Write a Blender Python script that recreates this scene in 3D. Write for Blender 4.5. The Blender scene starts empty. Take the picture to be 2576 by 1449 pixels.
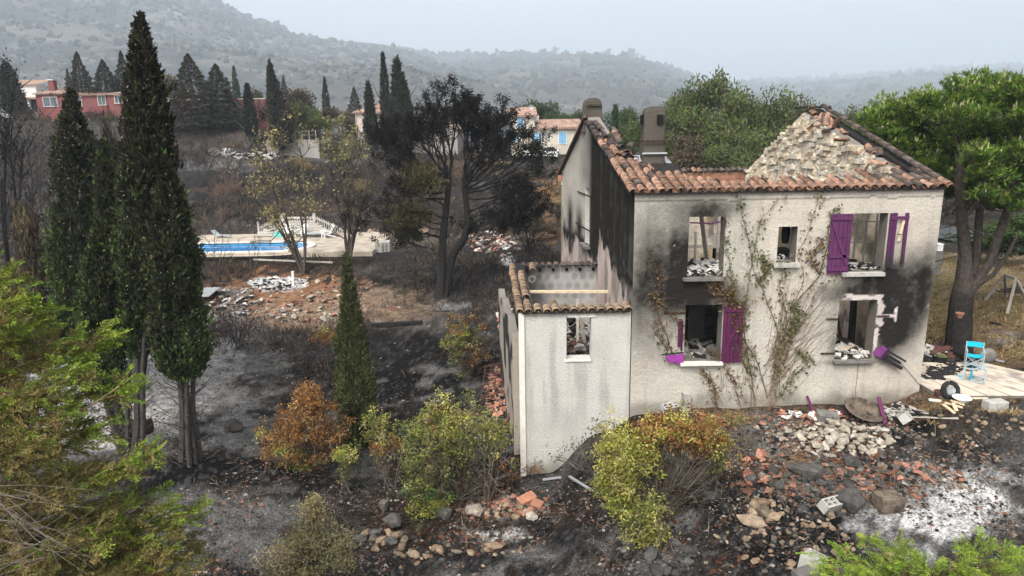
import bpy, bmesh, math, random
import numpy as np
from mathutils import Matrix, Vector, Euler, Quaternion

R = math.radians
SC = bpy.context.scene
COL = SC.collection
rng = np.random.default_rng(11)
random.seed(5)

# ------------------------------------------------------------------ camera, world, sun, exposure
CAM_H = 7.5
PITCH, ROLL = R(13.0), 0.017
FPX, CX, CY = 1730.0, 1288.0, 724.5            # measured in a 2576 x 1449 frame
VF = np.array([0, math.cos(PITCH), -math.sin(PITCH)])
VU0 = np.array([0, math.sin(PITCH), math.cos(PITCH)])
VX = np.array([1.0, 0, 0])
VR = math.cos(ROLL) * VX - math.sin(ROLL) * VU0
VU = math.sin(ROLL) * VX + math.cos(ROLL) * VU0
VC = np.array([0, 0, CAM_H])
cam_data = bpy.data.cameras.new('camera')
cam = bpy.data.objects.new('camera', cam_data)
COL.objects.link(cam)
cam_data.sensor_width = 36.0
cam_data.lens = 36.0 * FPX / 2576.0
cam_data.clip_start, cam_data.clip_end = 0.1, 12000
cam.matrix_world = Matrix(((VR[0], VU[0], -VF[0], 0), (VR[1], VU[1], -VF[1], 0), (VR[2], VU[2], -VF[2], CAM_H), (0, 0, 0, 1)))
SC.camera = cam

SUN_EL, SUN_ROT = R(52), R(205)
world = bpy.data.worlds.new('World')
SC.world = world
world.use_nodes = True
wn, wl = world.node_tree.nodes, world.node_tree.links
wn.clear()
w_out = wn.new('ShaderNodeOutputWorld')
w_bg = wn.new('ShaderNodeBackground')
w_sky = wn.new('ShaderNodeTexSky')
w_sky.sky_type = 'NISHITA'
w_sky.sun_disc = False
w_sky.sun_elevation, w_sky.sun_rotation = SUN_EL, SUN_ROT
w_sky.air_density, w_sky.dust_density, w_sky.ozone_density = 1.0, 6.0, 1.0
w_hs = wn.new('ShaderNodeHueSaturation')
w_hs.inputs['Saturation'].default_value = 0.20
w_tc = wn.new('ShaderNodeTexCoord')
w_mp = wn.new('ShaderNodeMapping')
w_mp.inputs['Scale'].default_value = (1.0, 1.0, 2.6)
w_nz = wn.new('ShaderNodeTexNoise')
w_nz.inputs['Scale'].default_value = 1.7
w_nz.inputs['Detail'].default_value = 5
w_nz.inputs['Roughness'].default_value = 0.45
w_rp = wn.new('ShaderNodeMapRange')
w_rp.inputs['From Min'].default_value, w_rp.inputs['From Max'].default_value = 0.3, 0.7
w_rp.inputs['To Min'].default_value, w_rp.inputs['To Max'].default_value = 0.80, 1.16
w_mul = wn.new('ShaderNodeMixRGB')
w_mul.blend_type = 'MULTIPLY'
w_mul.inputs['Fac'].default_value = 1.0
wl.new(w_sky.outputs[0], w_hs.inputs['Color'])
wl.new(w_tc.outputs['Generated'], w_mp.inputs['Vector'])
wl.new(w_mp.outputs[0], w_nz.inputs['Vector'])
wl.new(w_nz.outputs['Fac'], w_rp.inputs['Value'])
wl.new(w_hs.outputs[0], w_mul.inputs[1])
wl.new(w_rp.outputs[0], w_mul.inputs[2])
wl.new(w_mul.outputs[0], w_bg.inputs['Color'])
w_bg.inputs['Strength'].default_value = 0.15
wl.new(w_bg.outputs[0], w_out.inputs['Surface'])

sun_data = bpy.data.lights.new('sun', 'SUN')
sun = bpy.data.objects.new('sun', sun_data)
COL.objects.link(sun)
sun_data.energy = 1.0
sun_data.angle = R(22)
sun_data.color = (1.0, 0.965, 0.91)
# the sky's sun_rotation turns clockwise from +Y seen from above
_sd = Vector((math.sin(SUN_ROT) * math.cos(SUN_EL), math.cos(SUN_ROT) * math.cos(SUN_EL), math.sin(SUN_EL)))
sun.rotation_euler = _sd.to_track_quat('Z', 'Y').to_euler()
sun.location = (0, 0, 60)

SC.view_settings.view_transform = 'Standard'
SC.view_settings.look = 'None'
SC.view_settings.gamma = 1.0
SC.view_settings.use_curve_mapping = False
SC.view_settings.exposure = 1.0
SC.render.engine = 'CYCLES'
SC.cycles.use_denoising = True
SC.cycles.max_bounces = 5
SC.cycles.diffuse_bounces = 3
SC.cycles.glossy_bounces = 2
SC.cycles.transmission_bounces = 3
SC.cycles.transparent_max_bounces = 6
SC.cycles.volume_bounces = 1
SC.cycles.sample_clamp_indirect = 6.0

# ------------------------------------------------------------------ geometry helpers
def ray(px, py):
    return VF + (px - CX) / FPX * VR + (CY - py) / FPX * VU
def atY(px, py, y):
    d = ray(px, py)
    return VC + d * (y / d[1])
def proj(P):
    q = np.asarray(P, float) - VC
    z = np.maximum(q @ VF, 0.3)
    return CX + FPX * (q @ VR) / z, CY - FPX * (q @ VU) / z

def _hash(ix, iy, seed):
    h = (ix.astype(np.int64) * 374761393 + iy.astype(np.int64) * 668265263 + seed * 1442695041) & 0x7fffffff
    h = ((h ^ (h >> 13)) * 1274126177) & 0x7fffffff
    h = h ^ (h >> 16)
    return (h & 0xffff) / 65535.0
def vnoise(x, y, seed=0):
    x = np.asarray(x, float); y = np.asarray(y, float)
    ix, iy = np.floor(x), np.floor(y)
    fx, fy = x - ix, y - iy
    fx = fx * fx * (3 - 2 * fx); fy = fy * fy * (3 - 2 * fy)
    a = _hash(ix, iy, seed); b = _hash(ix + 1, iy, seed)
    c = _hash(ix, iy + 1, seed); d = _hash(ix + 1, iy + 1, seed)
    return (a * (1 - fx) + b * fx) * (1 - fy) + (c * (1 - fx) + d * fx) * fy
def fbm(x, y, octv=4, seed=0, gain=0.5):
    s, amp, tot = 0, 1.0, 0
    for k in range(octv):
        s = s + amp * vnoise(x * 2 ** k + 17.3 * k, y * 2 ** k - 9.1 * k, seed + k)
        tot += amp; amp *= gain
    return s / tot
def sstep(a, b, x):
    t = np.clip((x - a) / (b - a), 0, 1)
    return t * t * (3 - 2 * t)
def norm(v):
    return v / np.maximum(np.linalg.norm(v, axis=-1, keepdims=True), 1e-9)
def srgb(r, g, b):
    c = np.array([r, g, b]) / 255.0
    return np.where(c <= 0.04045, c / 12.92, ((c + 0.055) / 1.055) ** 2.4)

def wloc(o):
    v = Vector((0, 0, 0))
    while o is not None:
        v = v + o.location
        o = o.parent
    return v

class NM:
    """collects geometry and links it as one mesh object"""
    def __init__(s):
        s.V, s.F, s.C, s.M, s.n = [], [], [], [], 0
    def add(s, V, F, col=(1, 1, 1), mi=0):
        V = np.asarray(V, float).reshape(-1, 3)
        F = np.asarray(F, np.int64)
        if not len(V) or not len(F):
            return s
        c = np.asarray(col, float)
        if c.ndim == 1:
            c = np.broadcast_to(c, (len(V), 3))
        s.V.append(V); s.F.append(F + s.n); s.C.append(c); s.M.append(np.full(len(F), mi))
        s.n += len(V)
        return s
    def box(s, c, size, rot=None, col=(1, 1, 1), mi=0, taper=1.0):
        h = np.array(size, float) / 2
        v = np.array([[-1, -1, -1], [1, -1, -1], [1, 1, -1], [-1, 1, -1], [-1, -1, 1], [1, -1, 1], [1, 1, 1], [-1, 1, 1]], float)
        v[4:, :2] *= taper
        v = v * h
        if rot is not None:
            v = v @ np.array(Euler(rot).to_matrix()).T
        return s.add(v + np.array(c, float), [[0, 3, 2, 1], [4, 5, 6, 7], [0, 1, 5, 4], [1, 2, 6, 5], [2, 3, 7, 6], [3, 0, 4, 7]], col, mi)
    def bar(s, p0, p1, w, h, up=(0, 0, 1), col=(1, 1, 1), mi=0):
        p0, p1 = np.array(p0, float), np.array(p1, float)
        d = norm(p1 - p0)
        up = np.array(up, float)
        if abs(d @ up) > 0.98:
            up = np.array([1.0, 0, 0])
        sd = norm(np.cross(d, up)); u = np.cross(sd, d)
        v = []
        for p in (p0, p1):
            for a, b in ((-1, -1), (1, -1), (1, 1), (-1, 1)):
                v.append(p + sd * a * w / 2 + u * b * h / 2)
        return s.add(v, [[0, 1, 2, 3], [7, 6, 5, 4], [0, 4, 5, 1], [1, 5, 6, 2], [2, 6, 7, 3], [3, 7, 4, 0]], col, mi)
    def tube(s, pts, rad, sides=6, col=(1, 1, 1), mi=0, cap=True):
        P = np.array(pts, float)
        n = len(P)
        r = np.broadcast_to(np.array(rad, float), (n,))
        T = np.gradient(P, axis=0)
        T = norm(T)
        ref = np.array([0, 0, 1.0]) if abs(T[0, 2]) < 0.9 else np.array([1.0, 0, 0])
        A = norm(np.cross(T, ref)); B = np.cross(T, A)
        th = np.arange(sides) * 2 * np.pi / sides
        V = P[:, None, :] + r[:, None, None] * (np.cos(th)[None, :, None] * A[:, None, :] + np.sin(th)[None, :, None] * B[:, None, :])
        i = np.arange(n - 1)[:, None] * sides; j = np.arange(sides)[None, :]; k = (j + 1) % sides
        F = np.stack([i + j, i + k, i + sides + k, i + sides + j], -1).reshape(-1, 4)
        s.add(V.reshape(-1, 3), F, col, mi)
        if cap and sides >= 3:
            c0 = V[-1]
            s.add(c0, [list(range(sides))], col, mi)
            s.add(V[0][::-1], [list(range(sides))], col, mi)
        return s
    def lathe(s, prof, c=(0, 0, 0), seg=20, col=(1, 1, 1), mi=0):
        th = np.arange(seg) * 2 * np.pi / seg
        pr = np.array(prof, float)
        V = np.stack([pr[:, None, 0] * np.cos(th), pr[:, None, 0] * np.sin(th), np.repeat(pr[:, 1:2], seg, 1)], -1) + np.array(c, float)
        i = np.arange(len(pr) - 1)[:, None] * seg; j = np.arange(seg)[None, :]; k = (j + 1) % seg
        F = np.stack([i + j, i + k, i + seg + k, i + seg + j], -1).reshape(-1, 4)
        return s.add(V.reshape(-1, 3), F, col, mi)
    def leaves(s, P, D, L, W, col, mi=0, droop=0.0):
        n = len(P)
        D = norm(np.asarray(D, float))
        S = norm(np.cross(D, rng.normal(size=(n, 3))))
        L = np.broadcast_to(np.asarray(L, float), (n,))[:, None]; W = np.broadcast_to(np.asarray(W, float), (n,))[:, None]
        mid = P + D * L * 0.45
        tip = P + D * L
        if droop:
            tip = tip - np.array([0, 0, 1.0]) * L * droop
        V = np.stack([P, mid + S * W / 2, tip, mid - S * W / 2], 1).reshape(-1, 3)
        F = np.arange(4 * n).reshape(n, 4)
        c = np.asarray(col, float)
        if c.ndim == 1:
            c = np.broadcast_to(c, (n, 3))
        return s.add(V, F, np.repeat(c, 4, 0), mi)
    def arrays(s):
        return np.concatenate(s.V), s.F, np.concatenate(s.C), np.concatenate(s.M)
    def mesh(s, name, mats, off=(0, 0, 0), smooth=False):
        me = bpy.data.meshes.new(name)
        V = np.concatenate(s.V) - np.array(off, float)
        loops = np.concatenate([f.ravel() for f in s.F])
        sizes = np.concatenate([np.full(len(f), f.shape[1]) for f in s.F])
        me.vertices.add(len(V)); me.vertices.foreach_set('co', V.astype(np.float32).ravel())
        me.loops.add(len(loops)); me.loops.foreach_set('vertex_index', loops.astype(np.int32))
        me.polygons.add(len(sizes))
        st = np.concatenate([[0], np.cumsum(sizes)[:-1]]).astype(np.int32)
        me.polygons.foreach_set('loop_start', st)
        me.polygons.foreach_set('material_index', np.concatenate(s.M).astype(np.int32))
        me.polygons.foreach_set('use_smooth', np.full(len(sizes), bool(smooth)))
        at = me.color_attributes.new('Col', 'FLOAT_COLOR', 'POINT')
        C = np.concatenate(s.C)
        at.data.foreach_set('color', np.concatenate([C, np.ones((len(C), 1))], 1).astype(np.float32).ravel())
        for m in (mats if isinstance(mats, (list, tuple)) else [mats]):
            me.materials.append(m)
        me.update(calc_edges=True)
        return me
    def build(s, name, mats, parent=None, smooth=False, loc=None):
        """world-space geometry; parent (unrotated) or own origin at loc"""
        if parent is not None:
            off = wloc(parent); o = bpy.data.objects.new(name, s.mesh(name, mats, off, smooth)); o.parent = parent
        else:
            if loc is None:
                V = np.concatenate(s.V); lo, hi = V.min(0), V.max(0); loc = ((lo[0] + hi[0]) / 2, (lo[1] + hi[1]) / 2, lo[2])
            o = bpy.data.objects.new(name, s.mesh(name, mats, loc, smooth)); o.location = loc
        COL.objects.link(o)
        return o

def tag(o, label=None, cat=None, group=None, kind=None):
    if label: o['label'] = label
    if cat: o['category'] = cat
    if group: o['group'] = group
    if kind: o['kind'] = kind
    return o
def thing(name, label, cat, loc=(0, 0, 0), rotz=0, group=None, scale=1.0):
    o = bpy.data.objects.new(name, None)
    o.empty_display_size = 0.2
    COL.objects.link(o)
    o.location = tuple(float(v) for v in loc); o.rotation_euler = (0, 0, rotz)
    o.scale = (scale,) * 3 if not isinstance(scale, (tuple, list)) else scale
    return tag(o, label, cat, group)
KIDS = {}
def inst(mesh, name, parent=None, loc=(0, 0, 0), rot=(0, 0, 0), scale=1.0):
    o = bpy.data.objects.new(name, mesh)
    COL.objects.link(o)
    if parent is not None: o.parent = parent
    o.location = tuple(float(v) for v in loc)
    o.rotation_euler = rot if not isinstance(rot, Matrix) else rot.to_euler()
    o.scale = (scale,) * 3 if not isinstance(scale, (tuple, list)) else scale
    return o
def copy_tree(o, label=None, loc=None, rot=None, scale=None, group=None, parent=None):
    c = o.copy(); COL.objects.link(c)
    if parent is not None: c.parent = parent
    if label: c['label'] = label
    if group: c['group'] = group
    if loc is not None: c.location = tuple(float(v) for v in loc)
    if rot is not None: c.rotation_euler = rot
    if scale is not None: c.scale = (scale,) * 3 if not isinstance(scale, (tuple, list)) else scale
    for ch in [x for x in list(COL.objects) if x.parent == o]:
        copy_tree(ch, parent=c)
    return c

# ------------------------------------------------------------------ materials
def base_mat(name, rough=0.85):
    m = bpy.data.materials.new(name); m.use_nodes = True
    nt = m.node_tree
    b = nt.nodes['Principled BSDF']
    b.inputs['Roughness'].default_value = rough
    b.inputs['Specular IOR Level'].default_value = 0.12
    return m, nt, b
def node(nt, t, **kw):
    n = nt.nodes.new(t)
    for k, v in kw.items():
        if k in n.inputs.keys(): n.inputs[k].default_value = v
        else: setattr(n, k, v)
    return n
def noise(nt, scale, detail=4, rough=0.55, coord='Object'):
    tc = node(nt, 'ShaderNodeTexCoord')
    n = node(nt, 'ShaderNodeTexNoise', Scale=scale, Detail=detail, Roughness=rough)
    nt.links.new(tc.outputs[coord], n.inputs['Vector'])
    return n
def grad(nt, src, lo, hi, a=0.3, b=0.7):
    r = node(nt, 'ShaderNodeMapRange')
    r.inputs['From Min'].default_value, r.inputs['From Max'].default_value = a, b
    r.inputs['To Min'].default_value, r.inputs['To Max'].default_value = lo, hi
    nt.links.new(src, r.inputs['Value'])
    return r
def mulc(nt, c, f):
    m = node(nt, 'ShaderNodeMixRGB', blend_type='MULTIPLY'); m.inputs[0].default_value = 1.0
    nt.links.new(c, m.inputs[1]); nt.links.new(f, m.inputs[2])
    return m
def bump(nt, b, h, strength, dist=0.02):
    n = node(nt, 'ShaderNodeBump'); n.inputs['Strength'].default_value = strength; n.inputs['Distance'].default_value = dist
    nt.links.new(h, n.inputs['Height']); nt.links.new(n.outputs[0], b.inputs['Normal'])
def mat_plain(name, col, rough=0.8, var=0.2, scale=6, bscale=40, bstr=0.3, bdist=0.01, metal=0.0, rnd=0.15, dirt=None, dirt_scale=3):
    """solid colour with noise mottling, a little difference from object to object, optional dirt patches"""
    m, nt, b = base_mat(name, rough)
    b.inputs['Metallic'].default_value = metal
    rgb = node(nt, 'ShaderNodeRGB'); rgb.outputs[0].default_value = (*col, 1)
    c = rgb.outputs[0]
    if dirt is not None:
        n0 = noise(nt, dirt_scale, 5)
        g0 = grad(nt, n0.outputs['Fac'], 0, 1, 0.5, 0.66)
        mx = node(nt, 'ShaderNodeMixRGB'); mx.inputs[2].default_value = (*dirt, 1)
        nt.links.new(g0.outputs[0], mx.inputs[0]); nt.links.new(c, mx.inputs[1]); c = mx.outputs[0]
    n1 = noise(nt, scale, 5)
    g = grad(nt, n1.outputs['Fac'], 1 - var, 1 + var)
    c = mulc(nt, c, g.outputs[0]).outputs[0]
    if rnd:
        oi = node(nt, 'ShaderNodeObjectInfo')
        g2 = grad(nt, oi.outputs['Random'], 1 - rnd, 1 + rnd, 0, 1)
        c = mulc(nt, c, g2.outputs[0]).outputs[0]
    nt.links.new(c, b.inputs['Base Color'])
    if bstr:
        bump(nt, b, noise(nt, bscale, 4).outputs['Fac'], bstr, bdist)
    return m
def mat_attr(name, rough=0.85, var=0.2, scale=6, bscale=40, bstr=0.3, bdist=0.01, transl=0.0, rnd=0.0, spec=0.2, fine=None):
    """colour from the mesh's own colour attribute, mottled with noise"""
    m, nt, b = base_mat(name, rough)
    b.inputs['Specular IOR Level'].default_value = spec
    at = node(nt, 'ShaderNodeAttribute', attribute_name='Col')
    c = at.outputs['Color']
    if var:
        g = grad(nt, noise(nt, scale, 5).outputs['Fac'], 1 - var, 1 + var)
        c = mulc(nt, c, g.outputs[0]).outputs[0]
    if fine:
        g = grad(nt, noise(nt, fine[0], 3, 0.7).outputs['Fac'], 1 - fine[1], 1 + fine[1])
        c = mulc(nt, c, g.outputs[0]).outputs[0]
    if rnd:
        oi = node(nt, 'ShaderNodeObjectInfo')
        g2 = grad(nt, oi.outputs['Random'], 1 - rnd, 1 + rnd, 0, 1)
        c = mulc(nt, c, g2.outputs[0]).outputs[0]
    nt.links.new(c, b.inputs['Base Color'])
    if bstr:
        bump(nt, b, noise(nt, bscale, 8 if name == 'ground' else 4, .7).outputs['Fac'], bstr, bdist)
    if transl:
        t = node(nt, 'ShaderNodeBsdfTranslucent'); nt.links.new(c, t.inputs['Color'])
        mx = node(nt, 'ShaderNodeMixShader'); mx.inputs[0].default_value = transl
        out = nt.nodes['Material Output']
        nt.links.new(b.outputs[0], mx.inputs[1]); nt.links.new(t.outputs[0], mx.inputs[2]); nt.links.new(mx.outputs[0], out.inputs['Surface'])
    return m

M = {}
M['leaf'] = mat_attr('leaf', rough=0.6, var=0.12, scale=2.0, bstr=0, transl=0.3, spec=0.25)
M['needle'] = mat_attr('needle', rough=0.7, var=0.15, scale=1.5, bstr=0, transl=0.22, spec=0.15)
M['far_leaf'] = mat_attr('far_leaf', rough=0.8, var=0.2, scale=0.6, bstr=0, transl=0.2, rnd=0.15, spec=0.1)
M['char_leaf'] = mat_attr('char_leaf', rough=0.75, var=0.2, scale=2.0, bstr=0, transl=0.05, spec=0.05)
M['bark'] = mat_attr('bark', rough=0.9, var=0.35, scale=9, bscale=30, bstr=0.8, bdist=0.03, spec=0.04)
M['stucco'] = mat_attr('stucco', rough=0.93, var=0.08, scale=1.4, bscale=17, bstr=1.0, bdist=0.035, fine=(22, 0.16), spec=0.03)
M['plaster'] = mat_attr('plaster', rough=0.9, var=0.15, scale=2.5, bscale=30, bstr=0.3, bdist=0.01, fine=(30, 0.1))
M['ground'] = mat_attr('ground', rough=0.95, var=0.35, scale=2.3, bscale=9, bstr=1.0, bdist=0.14, fine=(17, 0.75), spec=0.0)
M['rock'] = mat_attr('rock', rough=0.92, var=0.38, scale=4, fine=(26, .3), bscale=22, bstr=0.6, bdist=0.02, rnd=0.22, spec=0.03)
M['hill'] = mat_attr('hill', rough=1.0, var=0.25, scale=0.02, bstr=0, fine=(0.1, 0.25), spec=0.0)
M['tile'] = mat_plain('terracotta_tile', (0.27, 0.155, 0.104), rough=0.9, var=0.4, scale=11, bscale=45, bstr=0.4, rnd=0.42, dirt=(0.085, 0.068, 0.058), dirt_scale=6)
M['tile_dark'] = mat_plain('sooty_tile', (0.06, 0.05, 0.045), rough=0.8, var=0.4, scale=8, bscale=45, bstr=0.35, rnd=0.4, dirt=(0.16, 0.09, 0.06), dirt_scale=3)
M['tile_old'] = mat_plain('weathered_tile', (0.27, 0.185, 0.12), rough=0.9, var=0.4, scale=10, bscale=45, bstr=0.4, rnd=0.35, dirt=(0.085, 0.07, 0.055), dirt_scale=5)
M['brick'] = mat_plain('terracotta_brick', (0.31, 0.145, 0.09), rough=0.9, var=0.3, scale=10, bscale=50, bstr=0.4, rnd=0.25, dirt=(0.15, 0.1, 0.075), dirt_scale=5)
M['shard'] = mat_plain('terracotta_shard', (0.29, 0.135, 0.09), rough=0.9, var=0.3, scale=10, bscale=40, bstr=0.3, rnd=0.45, dirt=(0.1, 0.08, 0.07), dirt_scale=6)
M['wood_char'] = mat_plain('charred_wood', (0.022, 0.02, 0.019), rough=0.7, var=0.4, scale=10, bscale=35, bstr=0.8, bdist=0.02)
M['wood_white'] = mat_plain('whitened_timber', (0.41, 0.38, 0.34), rough=0.85, var=0.2, scale=12, bscale=30, bstr=0.3)
M['stump'] = mat_plain('scorched_stump', (0.16, 0.125, 0.095), rough=0.9, var=0.4, scale=5, bscale=18, bstr=0.9, bdist=0.05, dirt=(0.03, 0.028, 0.026), dirt_scale=3)
M['wood_grey'] = mat_plain('grey_timber', (0.34, 0.31, 0.27), rough=0.85, var=0.25, scale=12, bscale=30, bstr=0.3)
M['wood_pale'] = mat_plain('pale_timber', (0.56, 0.45, 0.3), rough=0.85, var=0.2, scale=12, bscale=30, bstr=0.3)
M['purple'] = mat_attr('purple_paint', rough=0.55, var=0.18, scale=7, bscale=50, bstr=0.25, bdist=0.006, spec=0.35, fine=(25, 0.1))
M['concrete'] = mat_plain('concrete', (0.40, 0.385, 0.35), rough=0.95, var=0.15, scale=5, bscale=50, bstr=0.5, rnd=0.12, dirt=(0.24, 0.22, 0.19), dirt_scale=4)
M['concrete_dark'] = mat_plain('dirty_concrete', (0.17, 0.16, 0.145), rough=0.95, var=0.3, scale=4, bscale=40, bstr=0.5)
M['mortar'] = mat_attr('mortar', rough=0.95, var=0.25, scale=5, bscale=30, bstr=0.8, bdist=0.03, fine=(14, 0.2))
M['iron'] = mat_plain('rusty_iron', (0.05, 0.032, 0.025), rough=0.7, var=0.4, scale=10, metal=0.3, bstr=0.2)
M['steel'] = mat_plain('galvanised_steel', (0.42, 0.43, 0.44), rough=0.5, var=0.15, scale=8, metal=0.4, bstr=0.1, rnd=0.1)
M['rust'] = mat_plain('rust_brown_metal', (0.105, 0.05, 0.04), rough=0.75, var=0.35, scale=7, metal=0.15, bstr=0.25)
M['dark'] = mat_plain('soot_black', (0.012, 0.012, 0.012), rough=0.9, var=0.3, bstr=0.1, rnd=0)
M['white'] = mat_plain('white_plastic', (0.74, 0.74, 0.72), rough=0.45, var=0.06, bstr=0.05, rnd=0.04)
M['chip'] = mat_plain('white_debris', (0.5, 0.48, 0.45), rough=0.9, var=0.25, scale=9, rnd=0.3, dirt=(0.16, 0.14, 0.13), dirt_scale=5)
M['turq'] = mat_plain('turquoise_canvas', (0.02, 0.42, 0.55), rough=0.7, var=0.1, scale=9, bscale=60, bstr=0.15, rnd=0)
M['teal'] = mat_plain('teal_plastic', (0.02, 0.38, 0.36), rough=0.5, var=0.1, bstr=0.1, rnd=0)
M['alu'] = mat_plain('aluminium', (0.42, 0.5, 0.53), rough=0.4, var=0.08, metal=0.3, bstr=0.0, rnd=0)
M['rubber'] = mat_plain('black_rubber', (0.02, 0.02, 0.02), rough=0.75, var=0.2, bstr=0.2)
M['glass'] = mat_plain('window_glass', (0.10, 0.12, 0.135), rough=0.12, var=0.1, bstr=0, rnd=0.2)
M['shut_blue'] = mat_plain('pale_blue_paint', (0.18, 0.38, 0.56), rough=0.6, var=0.1, scale=5, bstr=0.1, rnd=0.06)
M['red_wall'] = mat_plain('red_render', (0.21, 0.08, 0.076), rough=0.95, var=0.14, scale=0.6, bscale=12, bstr=0.2, rnd=0.05, dirt=(0.24, 0.085, 0.08), dirt_scale=0.35)
M['cream_wall'] = mat_plain('cream_render', (0.52, 0.47, 0.39), rough=0.95, var=0.1, scale=0.5, bscale=12, bstr=0.2, rnd=0.04, dirt=(0.40, 0.36, 0.3), dirt_scale=0.4)
M['pink_wall'] = mat_plain('pale_pink_render', (0.55, 0.45, 0.41), rough=0.95, var=0.1, scale=0.5, bscale=12, bstr=0.2, rnd=0.04)
M['white_wall'] = mat_plain('white_render', (0.62, 0.6, 0.57), rough=0.95, var=0.1, scale=0.5, bscale=12, bstr=0.2, rnd=0.04)
M['grey_wall'] = mat_plain('grey_render', (0.30, 0.28, 0.26), rough=0.95, var=0.15, scale=0.5, bscale=12, bstr=0.2, rnd=0.04)
M['far_roof'] = mat_plain('far_roof_tile', (0.34, 0.225, 0.175), rough=0.9, var=0.3, scale=1.6, bscale=10, bstr=0.2, rnd=0.08, dirt=(0.22, 0.15, 0.11), dirt_scale=0.9)
M['orange_door'] = mat_plain('orange_door_paint', (0.42, 0.10, 0.05), rough=0.6, var=0.12, bstr=0.1, rnd=0)
M['car_white'] = mat_plain('white_car_paint', (0.72, 0.74, 0.76), rough=0.25, var=0.03, bstr=0, rnd=0)
M['car_glass'] = mat_plain('car_glass', (0.03, 0.035, 0.04), rough=0.08, var=0.05, bstr=0, rnd=0)
M['asphalt'] = mat_plain('asphalt', (0.06, 0.064, 0.07), rough=0.9, var=0.15, scale=2, bscale=60, bstr=0.3, rnd=0)
M['pool_deck'] = mat_plain('pool_deck_stone', (0.41, 0.35, 0.28), rough=0.9, var=0.16, scale=1.2, bscale=25, bstr=0.3, rnd=0.06, dirt=(0.25, 0.21, 0.175), dirt_scale=1.0)
M['slab'] = mat_plain('terrace_slab', (0.55, 0.47, 0.38), rough=0.8, var=0.14, scale=2.2, bscale=30, bstr=0.2, rnd=0.06, dirt=(0.30, 0.25, 0.22), dirt_scale=1.6)
M['coping'] = mat_plain('pale_coping', (0.62, 0.58, 0.52), rough=0.85, var=0.1, bstr=0.2, rnd=0.03)
M['flower_pot'] = mat_plain('terracotta_pot', (0.28, 0.14, 0.09), rough=0.85, var=0.2, bstr=0.2, rnd=0)
def mat_water():
    m, nt, b = base_mat('pool_water', 0.08)
    b.inputs['Base Color'].default_value = (0.03, 0.22, 0.50, 1)
    b.inputs['Specular IOR Level'].default_value = 0.5
    bump(nt, b, noise(nt, 3.0, 3).outputs['Fac'], 0.08, 0.02)
    return m
M['water'] = mat_water()
M['liner'] = mat_plain('pool_liner', (0.10, 0.42, 0.62), rough=0.5, var=0.05, bstr=0, rnd=0)

# ------------------------------------------------------------------ terrain
# height profiles (distance, height) along bearings given by a frame column
def _pz(px, Y, py):
    return atY(px, py, Y)[2]
PROF = {
    -700: [(0, -3.2), (20, -2.6), (32, -1.8), (48, -.4), (60, 1.4), (75, 4.2), (88, 8.0), (100, 9.5), (140, 10)],
    0: [(0, -3.0), (14, -2.9), (20, -2.5), (32, -1.8), (48, -.5), (60, 1.2), (75, 4.0), (87, 8.3), (90, 9.6), (140, 10.4)],
    300: [(0, -3.0), (14, -2.8), (19.4, -2.1), (25, -2.1), (34, -1.6), (48, -.75), (59, -.7), (66, 1.3), (75, 3.4), (87, 7.6), (89, 9.3), (140, 10.2)],
    600: [(0, -3.0), (14, -2.65), (18, -2.35), (29, -2.3), (33, -1.6), (38, -1.35), (42, -1.35), (46, -.85), (59, -.75), (61, -.2), (75, 2.3), (87, 5.9), (91, 8.0), (140, 8.8)],
    900: [(0, -3.0), (14, -2.75), (20.5, -2.5), (28, -2.3), (33, -1.5), (38, -1.1), (42, -1.1), (46, -.85), (59, -.75), (61, -.2), (75, 2.2), (85, 4.5), (90, 5.6), (95, 6.4), (140, 7)],
    1150: [(0, -2.9), (14, -2.6), (18, -2.35), (26, -1.8), (30, -1.45), (36, -1.0), (46, -.6), (59, -.3), (70, 1.6), (80, 3.4), (92, 4.6), (140, 5.2)],
    1380: [(0, -2.8), (14, -2.5), (17, -2.3), (20, -1.9), (26, -.9), (36, -.2), (48, .3), (60, 1.0), (70, 2.2), (80, 3.6), (84, 4.15), (140, 4.6)],
    1520: [(0, -2.4), (14, -2.1), (17.2, -1.5), (18.6, -.7), (22, -.3), (36, 0), (60, 1.2), (84, 4.1), (140, 4.4)],
    1640: [(0, -2.2), (14, -1.75), (17.0, -.75), (18.2, -.38), (36, .1), (60, 1.2), (90, 4.2), (140, 4.3)],
    2000: [(0, -2.0), (12.5, -1.7), (15, -1.15), (17.3, -.5), (18.2, -.38), (30, .2), (60, 1.2), (100, 3), (140, 3.5)],
    2576: [(0, -2.0), (12, -1.75), (15, -1.0), (18.2, -.1), (20.5, .35), (30, .6), (38, .35), (46, .6), (60, 1.2), (100, 2.5), (140, 3)],
    3300: [(0, -2.0), (12, -1.75), (15, -1.0), (18.2, 0), (20.5, .4), (30, .6), (38, .4), (46, .6), (60, 1.2), (100, 2.5), (140, 3)],
}
_pk = sorted(PROF)
_pa = np.array([(k - CX) / FPX for k in _pk])
def gz_base(x, y):
    x = np.asarray(x, float); y = np.asarray(y, float)
    a = np.clip(x / np.maximum(y, 12.0), _pa[0], _pa[-1])
    Z = np.stack([np.interp(y, [p[0] for p in PROF[k]], [p[1] for p in PROF[k]]) for k in _pk], 0)
    i = np.clip(np.searchsorted(_pa, a) - 1, 0, len(_pa) - 2)
    t = (a - _pa[i]) / (_pa[i + 1] - _pa[i])
    t = t * t * (3 - 2 * t)
    sh = Z.reshape(len(_pk), -1)
    idx = np.arange(sh.shape[1])
    z = sh[i.ravel(), idx] * (1 - t.ravel()) + sh[i.ravel() + 1, idx] * t.ravel()
    return z.reshape(a.shape)
FLATS = []     # (x0, x1, y0, y1, z, margin) level pads under the pool and the terrace
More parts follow.
